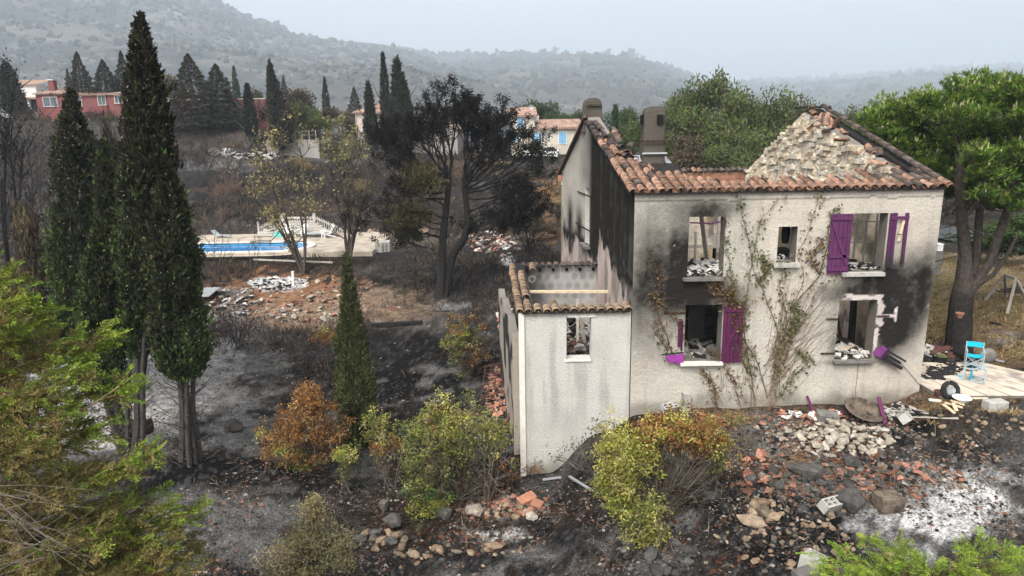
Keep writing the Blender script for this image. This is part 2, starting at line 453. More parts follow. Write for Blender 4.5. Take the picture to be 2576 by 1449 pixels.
def gz(x, y):
    x = np.asarray(x, float); y = np.asarray(y, float)
    z = gz_base(x, y)
    near = sstep(130, 60, y)
    z = z + near * ((fbm(x * .35, y * .35, 4, 3) - .5) * .42 + (fbm(x * 1.6, y * 1.6, 3, 9) - .5) * .16)
    # two dry terraces across the burnt hillside behind the pool
    hs = sstep(60, 66, y) * sstep(90, 84, y)
    z = z + hs * (fbm(x * .12, y * .5, 3, 21) - .5) * 0.9
    # banks of earth round the pine's foot
    z = z + .55 * np.exp(-(((x + 6.6) / 1.3) ** 2 + ((y - 33.0) / 1.0) ** 2)) + .35 * np.exp(-(((x + 3.9) / 1.5) ** 2 + ((y - 31.6) / .9) ** 2))
    z = z + .55 * np.exp(-(((x + 1.6) / .9) ** 2 + ((y - 40.0) / .7) ** 2))
    for (x0, x1, y0, y1, zz, mg) in FLATS:
        dx = np.maximum(np.maximum(x0 - x, x - x1), 0); dy = np.maximum(np.maximum(y0 - y, y - y1), 0)
        w = 1 - sstep(0, mg, np.hypot(dx, dy))
        z = z * (1 - w) + zz * w
    return z
def gpt(px, py, ymax=135.0):
    """the point of the ground seen at a frame position"""
    d = ray(px, py)
    ys = np.geomspace(6.0, ymax, 900)
    P = VC + d * (ys / d[1])[:, None]
    below = P[:, 2] < gz(P[:, 0], P[:, 1])
    i = int(np.argmax(below)) if below.any() else len(ys) - 1
    p = P[i].copy(); p[2] = float(gz(p[0], p[1]))
    return p
POOL_Z = -0.72
FLATS.append((-26.5, -8.5, 46.9, 59.5, POOL_Z - 0.34, 1.6))
FLATS.append((11.7, 16.2, 17.4, 21.0, 0.16, 1.2))

# ground colour: charcoal, ash, bare earth and straw, patch by patch
def _c(*v): return np.array(v, float)
CH, ASH, BROWN, TAN, ORANGE, STRAW, WHITE = _c(.022, .021, .021), _c(.17, .165, .16), _c(.075, .05, .034), _c(.25, .18, .125), _c(.30, .155, .085), _c(.36, .27, .13), _c(.66, .65, .64)
ZONES = [  # frame cx, cy, rx, ry, colour, strength, raggedness
    (800, 620, 620, 90, _c(.085, .065, .05), .6, .5), (650, 670, 260, 45, _c(.06, .045, .036), .9, .5),
    (1130, 650, 240, 60, _c(.06, .056, .053), .9, .4), (1180, 700, 160, 70, _c(.05, .047, .046), .9, .4),
    (740, 755, 235, 78, ORANGE * 1.45, .85, .8), (760, 790, 240, 45, TAN * 1.6, .7, .8), (960, 770, 160, 58, TAN * 1.35, .75, .8), (1010, 810, 120, 30, _c(.3, .21, .14), .5, .9),
    (700, 715, 75, 16, WHITE * .8, .8, .9), (590, 740, 60, 14, ASH * 1.6, .6, .9), (560, 790, 60, 25, ASH * 1.3, .6, .9),
    (1000, 920, 340, 105, CH * .9, .98, .4), (820, 880, 240, 60, CH * 1.5, .8, .6), (620, 880, 110, 90, ASH * .9, .6, .8),
    (330, 990, 300, 170, ASH * 2.4, .9, .6), (490, 940, 110, 140, ASH * 2.1, .8, .9), (300, 1090, 220, 80, _c(.5, .48, .44), .8, .5), (590, 1090, 90, 60, ASH * 1.7, .6, .8), (560, 1000, 70, 120, ASH * 1.8, .6, .8),
    (560, 1195, 280, 50, CH * .8, .97, .35), (420, 1230, 140, 40, CH * .8, .9, .3), (800, 1215, 120, 40, CH, .8, .5),
    (600, 1340, 200, 110, ASH * 1.2, .75, .9), (480, 1290, 130, 60, ASH * .9, .6, .6),
    (1050, 1330, 180, 110, BROWN * .75, .8, .6), (1180, 1300, 130, 40, BROWN * .8, .6, .7),
    (1150, 1420, 300, 60, CH * 1.6, .75, .7), (1255, 1350, 75, 26, WHITE * .95, .95, .75), (1330, 1400, 100, 28, ASH * 1.6, .6, .8), (1660, 1400, 110, 55, ASH * 1.3, .6, .9), (1710, 1310, 60, 30, WHITE * .7, .6, .8),
    (1500, 1350, 200, 70, CH * 1.7, .7, .6),
    (1990, 1170, 220, 75, _c(.14, .105, .08), .85, .6), (2050, 1110, 260, 50, _c(.2, .165, .125), .7, .6), (1900, 1050, 260, 26, _c(.19, .13, .08), .7, .6),
    (2280, 1095, 150, 40, CH * .7, .97, .35), (2470, 1090, 130, 45, _c(.075, .06, .048), .8, .7), (1960, 1100, 80, 22, CH, .8, .5),
    (2420, 1030, 240, 42, _c(.22, .145, .085), .8, .5), (2330, 1055, 110, 14, _c(.34, .235, .11), .7, .5),
    (1960, 1330, 240, 130, CH * .8, .95, .3), (2100, 1290, 160, 40, CH * .8, .9, .4),
    (2400, 1270, 215, 95, WHITE * .72, .95, .9), (2470, 1240, 190, 80, ASH * 2.6, .8, 1.2), (2420, 1280, 165, 70, WHITE * 1.1, .95, .8), (2250, 1215, 120, 35, _c(.16, .12, .1), .6, .7), (2570, 1150, 80, 50, ASH * .8, .7, .8), (2540, 1330, 90, 60, ASH * .6, .6, .8),
    (2480, 760, 250, 130, STRAW, .95, .35), (2460, 680, 200, 50, _c(.30, .22, .13), .8, .5), (2400, 700, 60, 60, _c(.28, .235, .11), .5, .6), (2480, 830, 160, 30, _c(.25, .145, .085), .55, .8), (2520, 745, 130, 16, _c(.14, .11, .08), .6, .7), (2540, 890, 80, 40, _c(.3, .2, .1), .6, .6),
    (2500, 590, 200, 50, _c(.07, .058, .045), .9, .5),
    (1375, 480, 50, 60, _c(.32, .19, .085), .75, .8), (1370, 560, 60, 40, _c(.25, .15, .08), .6, .9), (1370, 440, 60, 22, CH * 2.2, .8, .5),
    (1240, 610, 70, 18, _c(.26, .175, .12), .7, .7), (1275, 655, 22, 14, WHITE * 1.1, 1.0, .6), (1140, 770, 60, 16, ASH * 1.8, .8, .6), (1000, 600, 250, 22, _c(.27, .215, .165), .6, .6),
    (700, 460, 330, 95, _c(.036, .033, .032), .8, .5), (1000, 480, 300, 90, _c(.045, .038, .034), .7, .6), (560, 410, 110, 26, ASH * 1.2, .75, .8), (840, 400, 160, 20, ASH * .9, .5, .9),
    (720, 530, 300, 20, _c(.11, .075, .05), .5, .9), (1080, 430, 160, 30, _c(.17, .10, .06), .45, .9), (620, 470, 140, 14, _c(.13, .085, .055), .5, .9),
    (540, 318, 120, 12, _c(.24, .185, .11), .9, .5), (200, 330, 260, 26, _c(.085, .075, .07), .7, .6), (560, 350, 140, 20, _c(.13, .105, .085), .6, .8), (740, 335, 60, 10, _c(.30, .24, .16), .7, .6),
    (100, 480, 240, 120, _c(.06, .056, .055), .7, .6), (1250, 350, 190, 16, _c(.16, .13, .1), .5, .6), (1380, 400, 60, 8, _c(.12, .12, .06), .6, .6),
]
def ground_col(x, y):
    n1 = fbm(x * .5, y * .5, 5, 31); n2 = fbm(x * 1.7, y * 1.7, 4, 37); n3 = fbm(x * 5.1, y * 5.1, 3, 41)
    C = np.broadcast_to(_c(.05, .046, .043), x.shape + (3,)).copy()
    w = sstep(.45, .62, n1)[..., None]; C = C * (1 - w * .7) + CH * 1.3 * w * .7
    w = sstep(.5, .7, n2)[..., None]; C = C * (1 - w * .5) + BROWN * w * .5
    w = (sstep(.52, .66, fbm(x * .9 + 40, y * .9, 4, 53)) * .45)[..., None]; C = C * (1 - w) + ASH * w
    px, py = proj(np.stack([x, y, gz_base(x, y)], -1))
    front = (y > 5)
    for (cx, cy, rx, ry, col, s, rag) in ZONES:
        d = np.hypot((px - cx) / rx, (py - cy) / ry) + rag * ((n2 - .5) * 1.6 + (n1 - .5) * 1.1 + (n3 - .5) * 1.0)
        w = (s * sstep(1.08, .62, d) * front)[..., None]
        C = C * (1 - w) + col * w
    C = C * (1 + (n3 - .5) * .7)[..., None]
    # loose cinders and ash flakes
    fl = sstep(.70, .78, vnoise(x * 11, y * 11, 61)) * sstep(45, 12, y) * .3
    C = C * (1 - fl[..., None]) + (ASH * 1.5) * fl[..., None]
    ck = sstep(.68, .78, vnoise(x * 9.3, y * 9.3, 67)) * sstep(45, 12, y) * .5
    C = C * (1 - ck[..., None] * .8)
    C = C * np.where(C.mean(-1, keepdims=True) > .35, .85, .66)
    pa = (sstep(.56, .66, fbm(x * 1.1 + 7, y * 1.1, 5, 71)) * sstep(.5, .62, fbm(x * .25, y * .25, 3, 73)) * sstep(40, 26, y) * .5)[..., None]
    C = C * (1 - pa) + ASH * 1.2 * pa
    return np.clip(C, .006, .8)
def build_ground():
    a = np.concatenate([[-9, -5, -3, -2, -1.5], np.linspace(-1.2, 1.15, 540), [1.5, 2, 3, 5, 9]])
    ys = np.concatenate([[-60, -30, -12, -3, 2, 5], np.geomspace(7, 150, 370), [200, 320, 600, 1100, 2300, 4600, 7400]])
    A, Y = np.meshgrid(a, ys)
    Xg = A * np.maximum(Y, 12.0)
    Z = gz(Xg, Y)
    Z = np.where(Y > 150, -3.0 + 0 * Z, Z)
    C = ground_col(Xg, Y)
    n, m = A.shape
    i = np.arange(n - 1)[:, None] * m + np.arange(m - 1)[None, :]
    F = np.stack([i, i + 1, i + m + 1, i + m], -1).reshape(-1, 4)
    nm = NM(); nm.add(np.stack([Xg, Y, Z], -1).reshape(-1, 3), F, C.reshape(-1, 3))
    o = nm.build('ground', M['ground'], loc=(0, 0, 0), smooth=True)
    tag(o, 'burnt ground of charcoal, ash and bare earth', kind='structure')
build_ground()

# ------------------------------------------------------------------ hills
HILLS = {}
def build_hill(name, ridge, Yr, Y0, z0, shape, seed, label, cols, rough):
    rp = np.array([p[0] for p in ridge], float); ry = np.array([p[1] for p in ridge], float)
    a = np.linspace((rp[0] - CX) / FPX, (rp[-1] - CX) / FPX, 260)
    zr = np.array([atY(CX + v * FPX, np.interp(CX + v * FPX, rp, ry), Yr)[2] for v in a])
    t = np.concatenate([np.linspace(0, 1, 90), [1.08, 1.2, 1.5]])
    A, T = np.meshgrid(a, t)
    Yv = Y0 + (Yr - Y0) * T
    Xv = A * Yv
    S = np.where(T <= 1, np.clip(T, 0, 1) ** shape, 1 - (T - 1) * 1.6)
    nz = fbm(Xv * .003, Yv * .003, 5, seed)
    Z = z0 + (zr[None, :] - z0) * S + (nz - .5) * rough * np.sin(np.clip(T, 0, 1) * np.pi) ** .6 * np.clip((zr[None, :] - z0) / 40, .15, 1.2)
    Z = Z + (fbm(Xv * .02, Yv * .02, 3, seed + 5) - .5) * 5 * np.clip(T * 3, 0, 1)
    n1 = fbm(Xv * .0053, Yv * .0053, 5, seed + 9); n2 = fbm(Xv * .02, Yv * .027, 4, seed + 11)
    C = np.broadcast_to(cols[0], Xv.shape + (3,)).copy()
    for w, c in ((sstep(.48, .6, n1), cols[1]), (sstep(.56, .66, n2), cols[2])):
        C = C * (1 - w[..., None]) + c * w[..., None]
    if name == 'mountain':
        cl = sstep(.5, .6, fbm(Xv * .01, Z * .017, 4, 77)) * np.exp(-((A + .50) / .24) ** 2) * sstep(.50, .72, T)
        C = C * (1 - cl[..., None]) + _c(.28, .265, .245) * cl[..., None]
    n, m = A.shape
    i = np.arange(n - 1)[:, None] * m + np.arange(m - 1)[None, :]
    F = np.stack([i, i + 1, i + m + 1, i + m], -1).reshape(-1, 4)
    nm = NM(); nm.add(np.stack([Xv, Yv, Z], -1).reshape(-1, 3), F, C.reshape(-1, 3))
    o = nm.build(name, M['hill'], loc=(0, 0, 0), smooth=True)
    tag(o, label, kind='structure')
    HILLS[name] = (Xv, Yv, Z, T, zr, a)
G1, G2, G3 = _c(.045, .047, .042), _c(.07, .064, .053), _c(.13, .118, .10)
build_hill('mountain', [(-900, -190), (-300, -170), (0, -150), (300, -110), (470, -60), (600, -5), (680, 42), (740, 68), (800, 92), (900, 103), (1000, 113), (1040, 122), (1100, 150), (1250, 215), (1400, 265)],
           2100, 600, 8, 1.1, 101, 'rocky burnt mountain rising behind the red house', (G1, G2, G3), 70)
build_hill('scrub_hill', [(500, 180), (800, 136), (950, 124), (1030, 128), (1100, 138), (1250, 141), (1400, 137), (1500, 140), (1600, 152), (1680, 172), (1720, 190), (1800, 222), (1950, 262), (2100, 290)],
           3000, 700, -2, 1.0, 202, 'burnt scrub hill with small pines on its crest', (G1, G2, _c(.12, .10, .08)), 66)
build_hill('wooded_hill', [(1300, 240), (1600, 226), (1800, 213), (1900, 208), (2000, 203), (2150, 195), (2300, 184), (2450, 173), (2576, 168), (2900, 150), (3500, 140)],
           4500, 900, -4, 1.0, 303, 'far wooded hill fading into haze', (_c(.05, .058, .04), _c(.07, .07, .05), _c(.11, .10, .08)), 60)

# far woods: low crowns standing on the hills, one mass for each hill
def ico(sub):
    bm = bmesh.new(); bmesh.ops.create_icosphere(bm, subdivisions=sub, radius=1.0)
    V = np.array([v.co[:] for v in bm.verts]); F = np.array([[v.index for v in f.verts] for f in bm.faces]); bm.free()
    return V, F
ICO1, ICO2 = ico(1), ico(2)
def clumps(nm, P, S, cols, seed=0):
    V0, F0 = ICO1
    n = len(P)
    k = 1 + (rng.random((n, len(V0), 1)) - .5) * .75
    V = V0[None] * k * S[:, None, :] + P[:, None, :]
    F = F0[None] + (np.arange(n) * len(V0))[:, None, None]
    nm.add(V.reshape(-1, 3), F.reshape(-1, 3), np.repeat(cols, len(V0), 0))
def hill_wood(hname, name, label, n, size, pal, amin, amax, tmin=.03, dens=None):
    Xv, Yv, Z, T, zr, a = HILLS[hname]
    nr, nc = Xv.shape
    nr = 90
    fi = rng.random(n) ** .75 * (nr - 2); fj = rng.random(n) * (nc - 2)
    i, j = fi.astype(int), fj.astype(int)
    u, v = (fi - i)[:, None], (fj - j)[:, None]
    G = np.stack([Xv, Yv, Z], -1)
    P = (G[i, j] * (1 - v) + G[i, j + 1] * v) * (1 - u) + (G[i + 1, j] * (1 - v) + G[i + 1, j + 1] * v) * u
    ok = (P[:, 0] / P[:, 1] > amin) & (P[:, 0] / P[:, 1] < amax) & (fi / nr > tmin)
    d = fbm(P[:, 0] * .0053, P[:, 1] * .0053, 4, 7)
    ok &= rng.random(n) < sstep(.30, .62, d) + .12
    P = P[ok]; n = len(P)
    s = size * (.45 + rng.random(n) ** 2.0 * 1.1) * P[:, 1] / 400
    S = np.stack([s * (.9 + rng.random(n) * .5), s * (.9 + rng.random(n) * .5), s * (.75 + rng.random(n) * .7)], -1)
    P[:, 2] += S[:, 2] * .35
    c = np.array(pal)[rng.integers(0, len(pal), n)] * (.7 + rng.random((n, 1)) * .6)
    nm = NM(); clumps(nm, P, S, c)
    o = nm.build(name, M['hill'], loc=(0, 0, 0)); tag(o, label, kind='stuff')
hill_wood('mountain', 'far_scrub', 'scorched scrub and bare trees covering the mountain', 11500, 1.35, [_c(.035, .038, .032), _c(.05, .048, .04), _c(.08, .07, .058), _c(.13, .115, .1), _c(.04, .045, .033)], -.85, .1)
hill_wood('scrub_hill', 'far_scrub', 'scorched bushes covering the hill behind the pine', 9500, 1.3, [_c(.035, .038, .03), _c(.045, .047, .038), _c(.09, .07, .055), _c(.042, .05, .034)], -.40, .42)
hill_wood('wooded_hill', 'far_woods', 'hazy woods covering the far hill on the horizon', 8000, 1.6, [_c(.035, .045, .03), _c(.05, .055, .038), _c(.07, .065, .05)], .0, 1.0)

# ------------------------------------------------------------------ haze
def build_haze():
    nm = NM(); nm.box((0, 3600, 374), (15000, 7500, 772))
    m = bpy.data.materials.new('haze'); m.use_nodes = True
    nt = m.node_tree; nt.nodes.clear()
    out = nt.nodes.new('ShaderNodeOutputMaterial'); v = nt.nodes.new('ShaderNodeVolumePrincipled')
    v.inputs['Color'].default_value = (.76, .86, .96, 1)
    v.inputs['Density'].default_value = 0.00042
    v.inputs['Anisotropy'].default_value = 0.0
    nt.links.new(v.outputs[0], out.inputs['Volume'])
    o = nm.build('haze', m, loc=(0, 3600, -12)); tag(o, 'thin grey smoke haze over the valley', kind='stuff')
build_haze()

# ------------------------------------------------------------------ the burnt house
YF = 18.2
XL, XR, ZB, ZE = 3.28, 11.43, -0.75, 5.80
AP_Y, BK_Y = 24.4, 29.0
LA, LB = (2.70, AP_Y), (2.12, BK_Y)          # left gable: apex foot, back corner
RA, RB = (10.74, AP_Y + .3), (10.20, BK_Y)    # right gable
ZA = 7.86
ZBK = 5.62
house = thing('burnt_house', 'roofless two storey house with soot stained pale render and purple shutters', 'house', (7.3, 22, -0.4))

def lerp_path(pts):
    pts = np.array(pts, float)
    seg = np.linalg.norm(np.diff(pts, axis=0), axis=1); cum = np.concatenate([[0], np.cumsum(seg)])
    def P(u):
        return np.stack([np.interp(u, cum, pts[:, 0]), np.interp(u, cum, pts[:, 1])], -1)
    return P, cum
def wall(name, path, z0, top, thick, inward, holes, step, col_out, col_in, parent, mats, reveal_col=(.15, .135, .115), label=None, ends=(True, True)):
    """a wall standing on a plan path, with real openings, reveals and thickness; top(u) is its upper edge"""
    P, cum = lerp_path(path)
    L = cum[-1]
    zt = max(float(np.max(top(np.linspace(0, L, 200)))), z0 + .1)
    def axis(a, b, cuts):
        ks = sorted({a, b, *[c for c in cuts if a < c < b]})
        out = []
        for p, q in zip(ks[:-1], ks[1:]):
            k = max(1, int(round((q - p) / step)))
            out += list(np.linspace(p, q, k, endpoint=False))
        return np.array(out + [b])
    us = axis(0, L, [h[i] for h in holes for i in (0, 1)] + list(cum))
    zs = axis(z0, zt, [h[i] for h in holes for i in (2, 3)])
    U, Z = np.meshgrid(us, zs)
    T = top(U)
    Zc = np.minimum(Z, T)
    XY = P(U)
    inward = np.array(inward, float)
    Vo = np.concatenate([XY, Zc[..., None]], -1)
    Vi = Vo + np.array([inward[0], inward[1], 0]) * thick
    uc, zc = (us[:-1] + us[1:]) / 2, (zs[:-1] + zs[1:]) / 2
    UC, ZC = np.meshgrid(uc, zc)
    keep = (Zc[:-1, :-1] < T[:-1, :-1] - 1e-6) | (Zc[:-1, 1:] < T[:-1, 1:] - 1e-6)
    for (u0, u1, a, b) in holes:
        keep &= ~((UC > u0) & (UC < u1) & (ZC > a) & (ZC < b))
    n, m = U.shape
    i = np.arange(n - 1)[:, None] * m + np.arange(m - 1)[None, :]
    Fq = np.stack([i, i + 1, i + m + 1, i + m], -1)[keep]
    nm = NM()
    nm.add(Vo.reshape(-1, 3), Fq, col_out(U, Zc).reshape(-1, 3), 0)
    nm.add(Vi.reshape(-1, 3), Fq[:, ::-1], col_in(U, Zc).reshape(-1, 3), 1)
    # top cap
    ut = us
    to = np.concatenate([P(ut), top(ut)[:, None]], -1); ti = to + np.array([inward[0], inward[1], 0]) * thick
    k = np.arange(len(ut) - 1)
    nm.add(np.concatenate([to, ti]), np.stack([k, k + 1, k + 1 + len(ut), k + len(ut)], -1), (.2, .18, .16), 1)
    for u in [v for v, k in zip((0, L), ends) if k]:
        p = P(np.array([u]))[0]; q = p + inward * thick; zt_ = float(top(np.array([u]))[0])
        nm.add([[*p, z0], [*q, z0], [*q, zt_], [*p, zt_]], [[0, 1, 2, 3]], col_out(np.array([[u]]), np.array([[zt_ * .5]])).reshape(3), 0)
    for (u0, u1, a, b) in holes:
        p, q = P(np.array([u0, u1])); pi, qi = p + inward * thick, q + inward * thick
        rc = reveal_col
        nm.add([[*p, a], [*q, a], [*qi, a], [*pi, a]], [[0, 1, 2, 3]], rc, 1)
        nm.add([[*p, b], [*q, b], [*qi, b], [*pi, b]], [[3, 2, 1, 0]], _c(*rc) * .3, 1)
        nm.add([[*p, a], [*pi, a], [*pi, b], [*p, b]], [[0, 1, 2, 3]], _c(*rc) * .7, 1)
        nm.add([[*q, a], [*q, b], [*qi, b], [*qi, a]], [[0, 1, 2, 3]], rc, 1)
    o = nm.build(name, mats, parent=parent)
    if label: o['label'] = label
    return o

STUCCO = _c(.475, .445, .385); SOOT = _c(.022, .020, .018)
WIN = dict(UL=(4.745, 5.715, 3.51, 5.15), UM=(7.14, 7.65, 3.88, 4.85), UR=(9.06, 10.03, 3.59, 5.17), LL=(4.745, 5.765, 1.12, 2.735), LR=(8.945, 9.985, 1.08, 2.79))
def blob(x, z, cx, cz, rx, rz, p=2.0):
    return np.exp(-(np.abs((x - cx) / rx) ** p + np.abs((z - cz) / rz) ** p))
def facade_col(U, Z):
    x = U + XL; z = Z
    n = fbm(x * 1.3, z * 1.3, 4, 5); nf = fbm(x * 5, z * 5, 3, 8)
    C = np.broadcast_to(STUCCO, x.shape + (3,)).copy()
    C *= (.90 + .2 * n)[..., None]
    warm = sstep(.45, .65, fbm(x * .7 + 9, z * .7, 3, 15)); C = C * (1 - warm[..., None] * .22) + _c(.60, .50, .41) * warm[..., None] * .22
    s = np.zeros_like(x)
    w = (n - .5) * .4 + (nf - .5) * .15 + (fbm(x * 6, z * .8, 3, 77) - .5) * .3 + (fbm(x * 15, z * 15, 2, 78) - .5) * .2
    def add(v): 
        nonlocal s
        s = 1 - (1 - s) * (1 - np.clip(v, 0, 1))
    # upper left window: plume above the lintel and thick soot on its left jamb and below the sill
    add(1.0 * blob(x, z, 5.2, 5.22, .62, .26, 2.0) * (z > 5.0)); add(.75 * blob(x, z, 5.25, 5.40, .85, .24))
    add(1.0 * blob(x, z, 4.72, 3.95, .34, .85)); add(.75 * blob(x, z, 4.45, 3.75, .62, 1.1)); add(.45 * blob(x, z, 4.25, 4.2, .9, 1.5))
    add(.85 * blob(x, z, 5.0, 3.30, .75, .30)); add(.9 * blob(x, z, 4.9, 2.95, 1.15, .32)); add(.95 * blob(x, z, 5.25, 2.76, .7, .20)); add(.55 * blob(x, z, 4.2, 3.1, .9, .7)); add(.5 * blob(x, z, 6.0, 2.95, .6, .35))
    add(.5 * blob(x, z, 3.5, 3.3, .5, 2.0, 3)); add(.38 * blob(x, z, 4.0, 3.0, .9, 1.4)); add(.75 * blob(x, z, 10.95, 2.9, .55, .95)); add(.6 * blob(x, z, 10.6, 2.0, .45, .6)); add(.8 * blob(x, z, 4.62, 3.8, .3, 1.0, 3))
    # right windows
    add(1.0 * blob(x, z, 10.35, 2.75, .7, .85)); add(.8 * blob(x, z, 10.5, 1.9, .38, .6)); add(.5 * blob(x, z, 10.9, 2.4, .45, .9)); add(.98 * blob(x, z, 10.6, 2.95, .72, .62)); add(.8 * blob(x, z, 11.0, 3.3, .55, .62)); add(.45 * blob(x, z, 11.3, 3.6, .4, .8))
    add(.85 * blob(x, z, 9.75, 3.2, .95, .36)); add(.9 * blob(x, z, 9.5, 3.0, .75, .20)); add(.9 * blob(x, z, 10.2, 3.35, .6, .45)); add(.9 * blob(x, z, 10.25, 1.95, .33, .75)); add(.6 * blob(x, z, 10.75, 2.2, .55, .7)); add(.5 * blob(x, z, 10.3, 1.45, .35, .35))
    add(.5 * blob(x, z, 8.9, 1.45, .13, .45)); add(.35 * blob(x, z, 8.75, 2.9, .5, .22)); add(.8 * blob(x, z, 9.55, 3.52, .65, .1)); add(.3 * blob(x, z, 8.82, 2.1, .2, .8))
    add(.75 * blob(x, z, 9.4, 1.0, .7, .07))
    s = np.clip(np.clip(s, 0, 1) ** .85 * 1.04 * (1 + w * .8), 0, 1)
    s = np.clip(s + (s > .04) * (s < .9) * (nf - .5) * .16, 0, 1)
    # spalled render round the lower right opening
    sp = np.zeros_like(x)
    sp = np.maximum(sp, blob(x, z, 9.55, 2.86, .62, .085, 4)); sp = np.maximum(sp, blob(x, z, 10.06, 2.45, .12, .5, 3)); sp = np.maximum(sp, blob(x, z, 10.3, 2.33, .35, .055, 4)); sp = np.maximum(sp, blob(x, z, 10.53, 2.35, .045, .22, 4)); sp = np.maximum(sp, blob(x, z, 10.04, 1.6, .07, .5, 4)); sp = np.maximum(sp, .8 * blob(x, z, 9.2, 2.92, .3, .07, 3))
    sp = sstep(.50, .62, sp + (fbm(x * 5, z * 5, 4, 19) - .5) * 1.5)
    C = C * (1 - s[..., None]) + SOOT * s[..., None]
    C = C * (1 - sp[..., None] * .9) + _c(.60, .53, .50) * sp[..., None] * .9
    # crack under the eaves, damp at the foot, washed streaks
    ck = np.abs(z - 5.585 - (fbm(x * 2.5, x * 0, 4, 4) - .5) * .10) < .020
    C[ck] *= .42
    C *= (1 - .16 * sstep(5.60, 5.66, z) * fbm(x * 3, z * 3, 3, 2))[..., None]
    foot = sstep(.25, -.35, z + (n - .5) * .9)[..., None]
    C = C * (1 - .6 * foot) + _c(.13, .115, .085) * .6 * foot
    bl = (sstep(8.2, 9.2, x) * sstep(.35, -.1, z + (nf - .5) * .4) * .5)[..., None]
    C = C * (1 - bl) + _c(.1, .09, .065) * bl
    st = sstep(.55, .75, fbm(x * 6, z * .5, 3, 29)) * .10
    C *= (1 - st)[..., None]
    return C
def inner_col(U, Z):
    n = fbm(U * 1.5, Z * 1.5, 4, 51)
    C = _c(.36, .31, .24) * (.6 + .8 * n)[..., None]
    s = sstep(.42, .6, fbm(U * .8, Z * .8, 4, 57))[..., None] * .8
    return C * (1 - s) + _c(.05, .045, .04) * s
flat = lambda z: (lambda u: np.full(np.shape(u), z, float))
holes_f = [(w[0] - XL, w[1] - XL, w[2], w[3]) for w in WIN.values()]
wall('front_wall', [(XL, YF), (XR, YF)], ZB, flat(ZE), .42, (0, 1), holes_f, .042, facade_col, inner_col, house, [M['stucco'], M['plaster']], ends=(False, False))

def gable_top(path, zs):
    P, cum = lerp_path(path)
    return lambda u: np.interp(u, cum, zs)
lpath = [(XL, YF + .0), LA, LB]
gl = np.array([0, np.hypot(LA[0] - XL, LA[1] - YF)]); 
def left_col(U, Z):
    v, z = U, Z
    n = fbm(v * 1.1, z * 1.1, 4, 71); nf = fbm(v * 4, z * 4, 3, 73)
    C = np.broadcast_to(_c(.40, .37, .325), v.shape + (3,)).copy() * (.85 + .3 * n)[..., None]
    s = np.zeros_like(v)
    s = np.maximum(s, .92 * sstep(6.2, 4.9, v + (n - .5) * .8) * sstep(2.2, 3.8, z + (nf - .5)))
    s = np.maximum(s, .97 * np.exp(-np.abs((v - 5.0) / 1.05) ** 3) * sstep(2.6, 3.6, z))
    s = np.maximum(s, .86 * sstep(6.0, 4.5, v) * sstep(2.2, 3.2, z + (nf - .5)))
    s = np.maximum(s, .6 * sstep(1.0, .2, v) + 0 * z)
    s = np.maximum(s, .93 * np.exp(-((v - 7.4) / .55) ** 2) * sstep(5.0, 3.9, z) * sstep(2.3, 3.0, z))
    s = np.maximum(s, .92 * np.exp(-((v - 9.0) / .6) ** 2) * sstep(5.4, 4.0, z)); s = np.maximum(s, .97 * np.exp(-((z - 3.35 + (nf - .5) * .6) / .45) ** 2))
    s = np.maximum(s, .5 * sstep(5.0, 6.0, z) * sstep(8, 6, v)); s = np.maximum(s, .42 * sstep(6.3, 7.5, z))
    s = np.clip(s * 1.08 + ((nf - .5) * .12 + (fbm(v * 5, z * .7, 3, 75) - .5) * .2) * (s > .05), 0, 1)
    C = C * (1 - s[..., None]) + SOOT * s[..., None]
    # flaked lower zone: pale smooth coat laid bare, with ragged vertical tongues
    edge = 3.05 + .9 * (vnoise(v * 2.1, v * 0, 79) - .5) + .9 * np.exp(-((v - 3.2) / .6) ** 2) + 1.1 * np.exp(-((v - 4.15) / .22) ** 2) * 1.1 - .25 * np.exp(-((v - 5.2) / .5) ** 2)
    pe = sstep(.06, -.06, z - edge + (nf - .5) * .4) * sstep(.35, .7, v + (n - .5) * .5)
    pink = _c(.46, .38, .335) * (.8 + .4 * n)[..., None]
    g = sstep(.45, .65, fbm(v * 2.2, z * .7, 4, 83))[..., None] * .75
    pink = pink * (1 - g) + _c(.17, .145, .125) * g
    C = C * (1 - pe[..., None]) + pink * pe[..., None]
    return C
zsl = [ZE, ZA, ZBK]
slitz0, slitz1 = 3.45, 5.45
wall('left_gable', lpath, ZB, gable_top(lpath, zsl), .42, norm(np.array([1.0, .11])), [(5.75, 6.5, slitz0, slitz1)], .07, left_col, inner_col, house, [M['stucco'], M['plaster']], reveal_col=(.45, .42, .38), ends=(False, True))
rpath = [(XR, YF + .12), RA, RB]
def gable_in(U, Z):
    f = (.45 + 1.0 * fbm(U * 3, Z * 3, 4, 33))[..., None]
    C = np.where((Z > 3.1)[..., None], _c(.50, .43, .33) * f, np.where((U > 2.35)[..., None], _c(.55, .47, .48) * (.85 + .3 * f), _c(.40, .34, .25) * f))
    C = np.where((Z > 4.6)[..., None], _c(.56, .485, .37) * f, C)
    s = (sstep(.53, .64, fbm(U * 1.6, Z * 1.3, 4, 35)) * .8 * (Z < 4.9))[..., None]
    return C * (1 - s) + SOOT * 3 * s
wall('right_gable', rpath, ZB, gable_top(rpath, [ZE - .05, ZA + .04, ZBK - .1]), .50, norm(np.array([-1.0, -.14])), [], .12, lambda U, Z: np.broadcast_to(_c(.5, .47, .4), U.shape + (3,)) * (.8 + .4 * fbm(U, Z, 3, 3))[..., None],
     gable_in, house, [M['stucco'], M['mortar']], ends=(False, True))
wall('back_wall', [LB, RB], ZB, flat(ZBK - .42), .4, (0, -1), [(2.2, 3.2, 3.6, 5.0), (5.2, 6.3, .2, 2.3)], .12, inner_col, inner_col, house, [M['plaster'], M['plaster']])

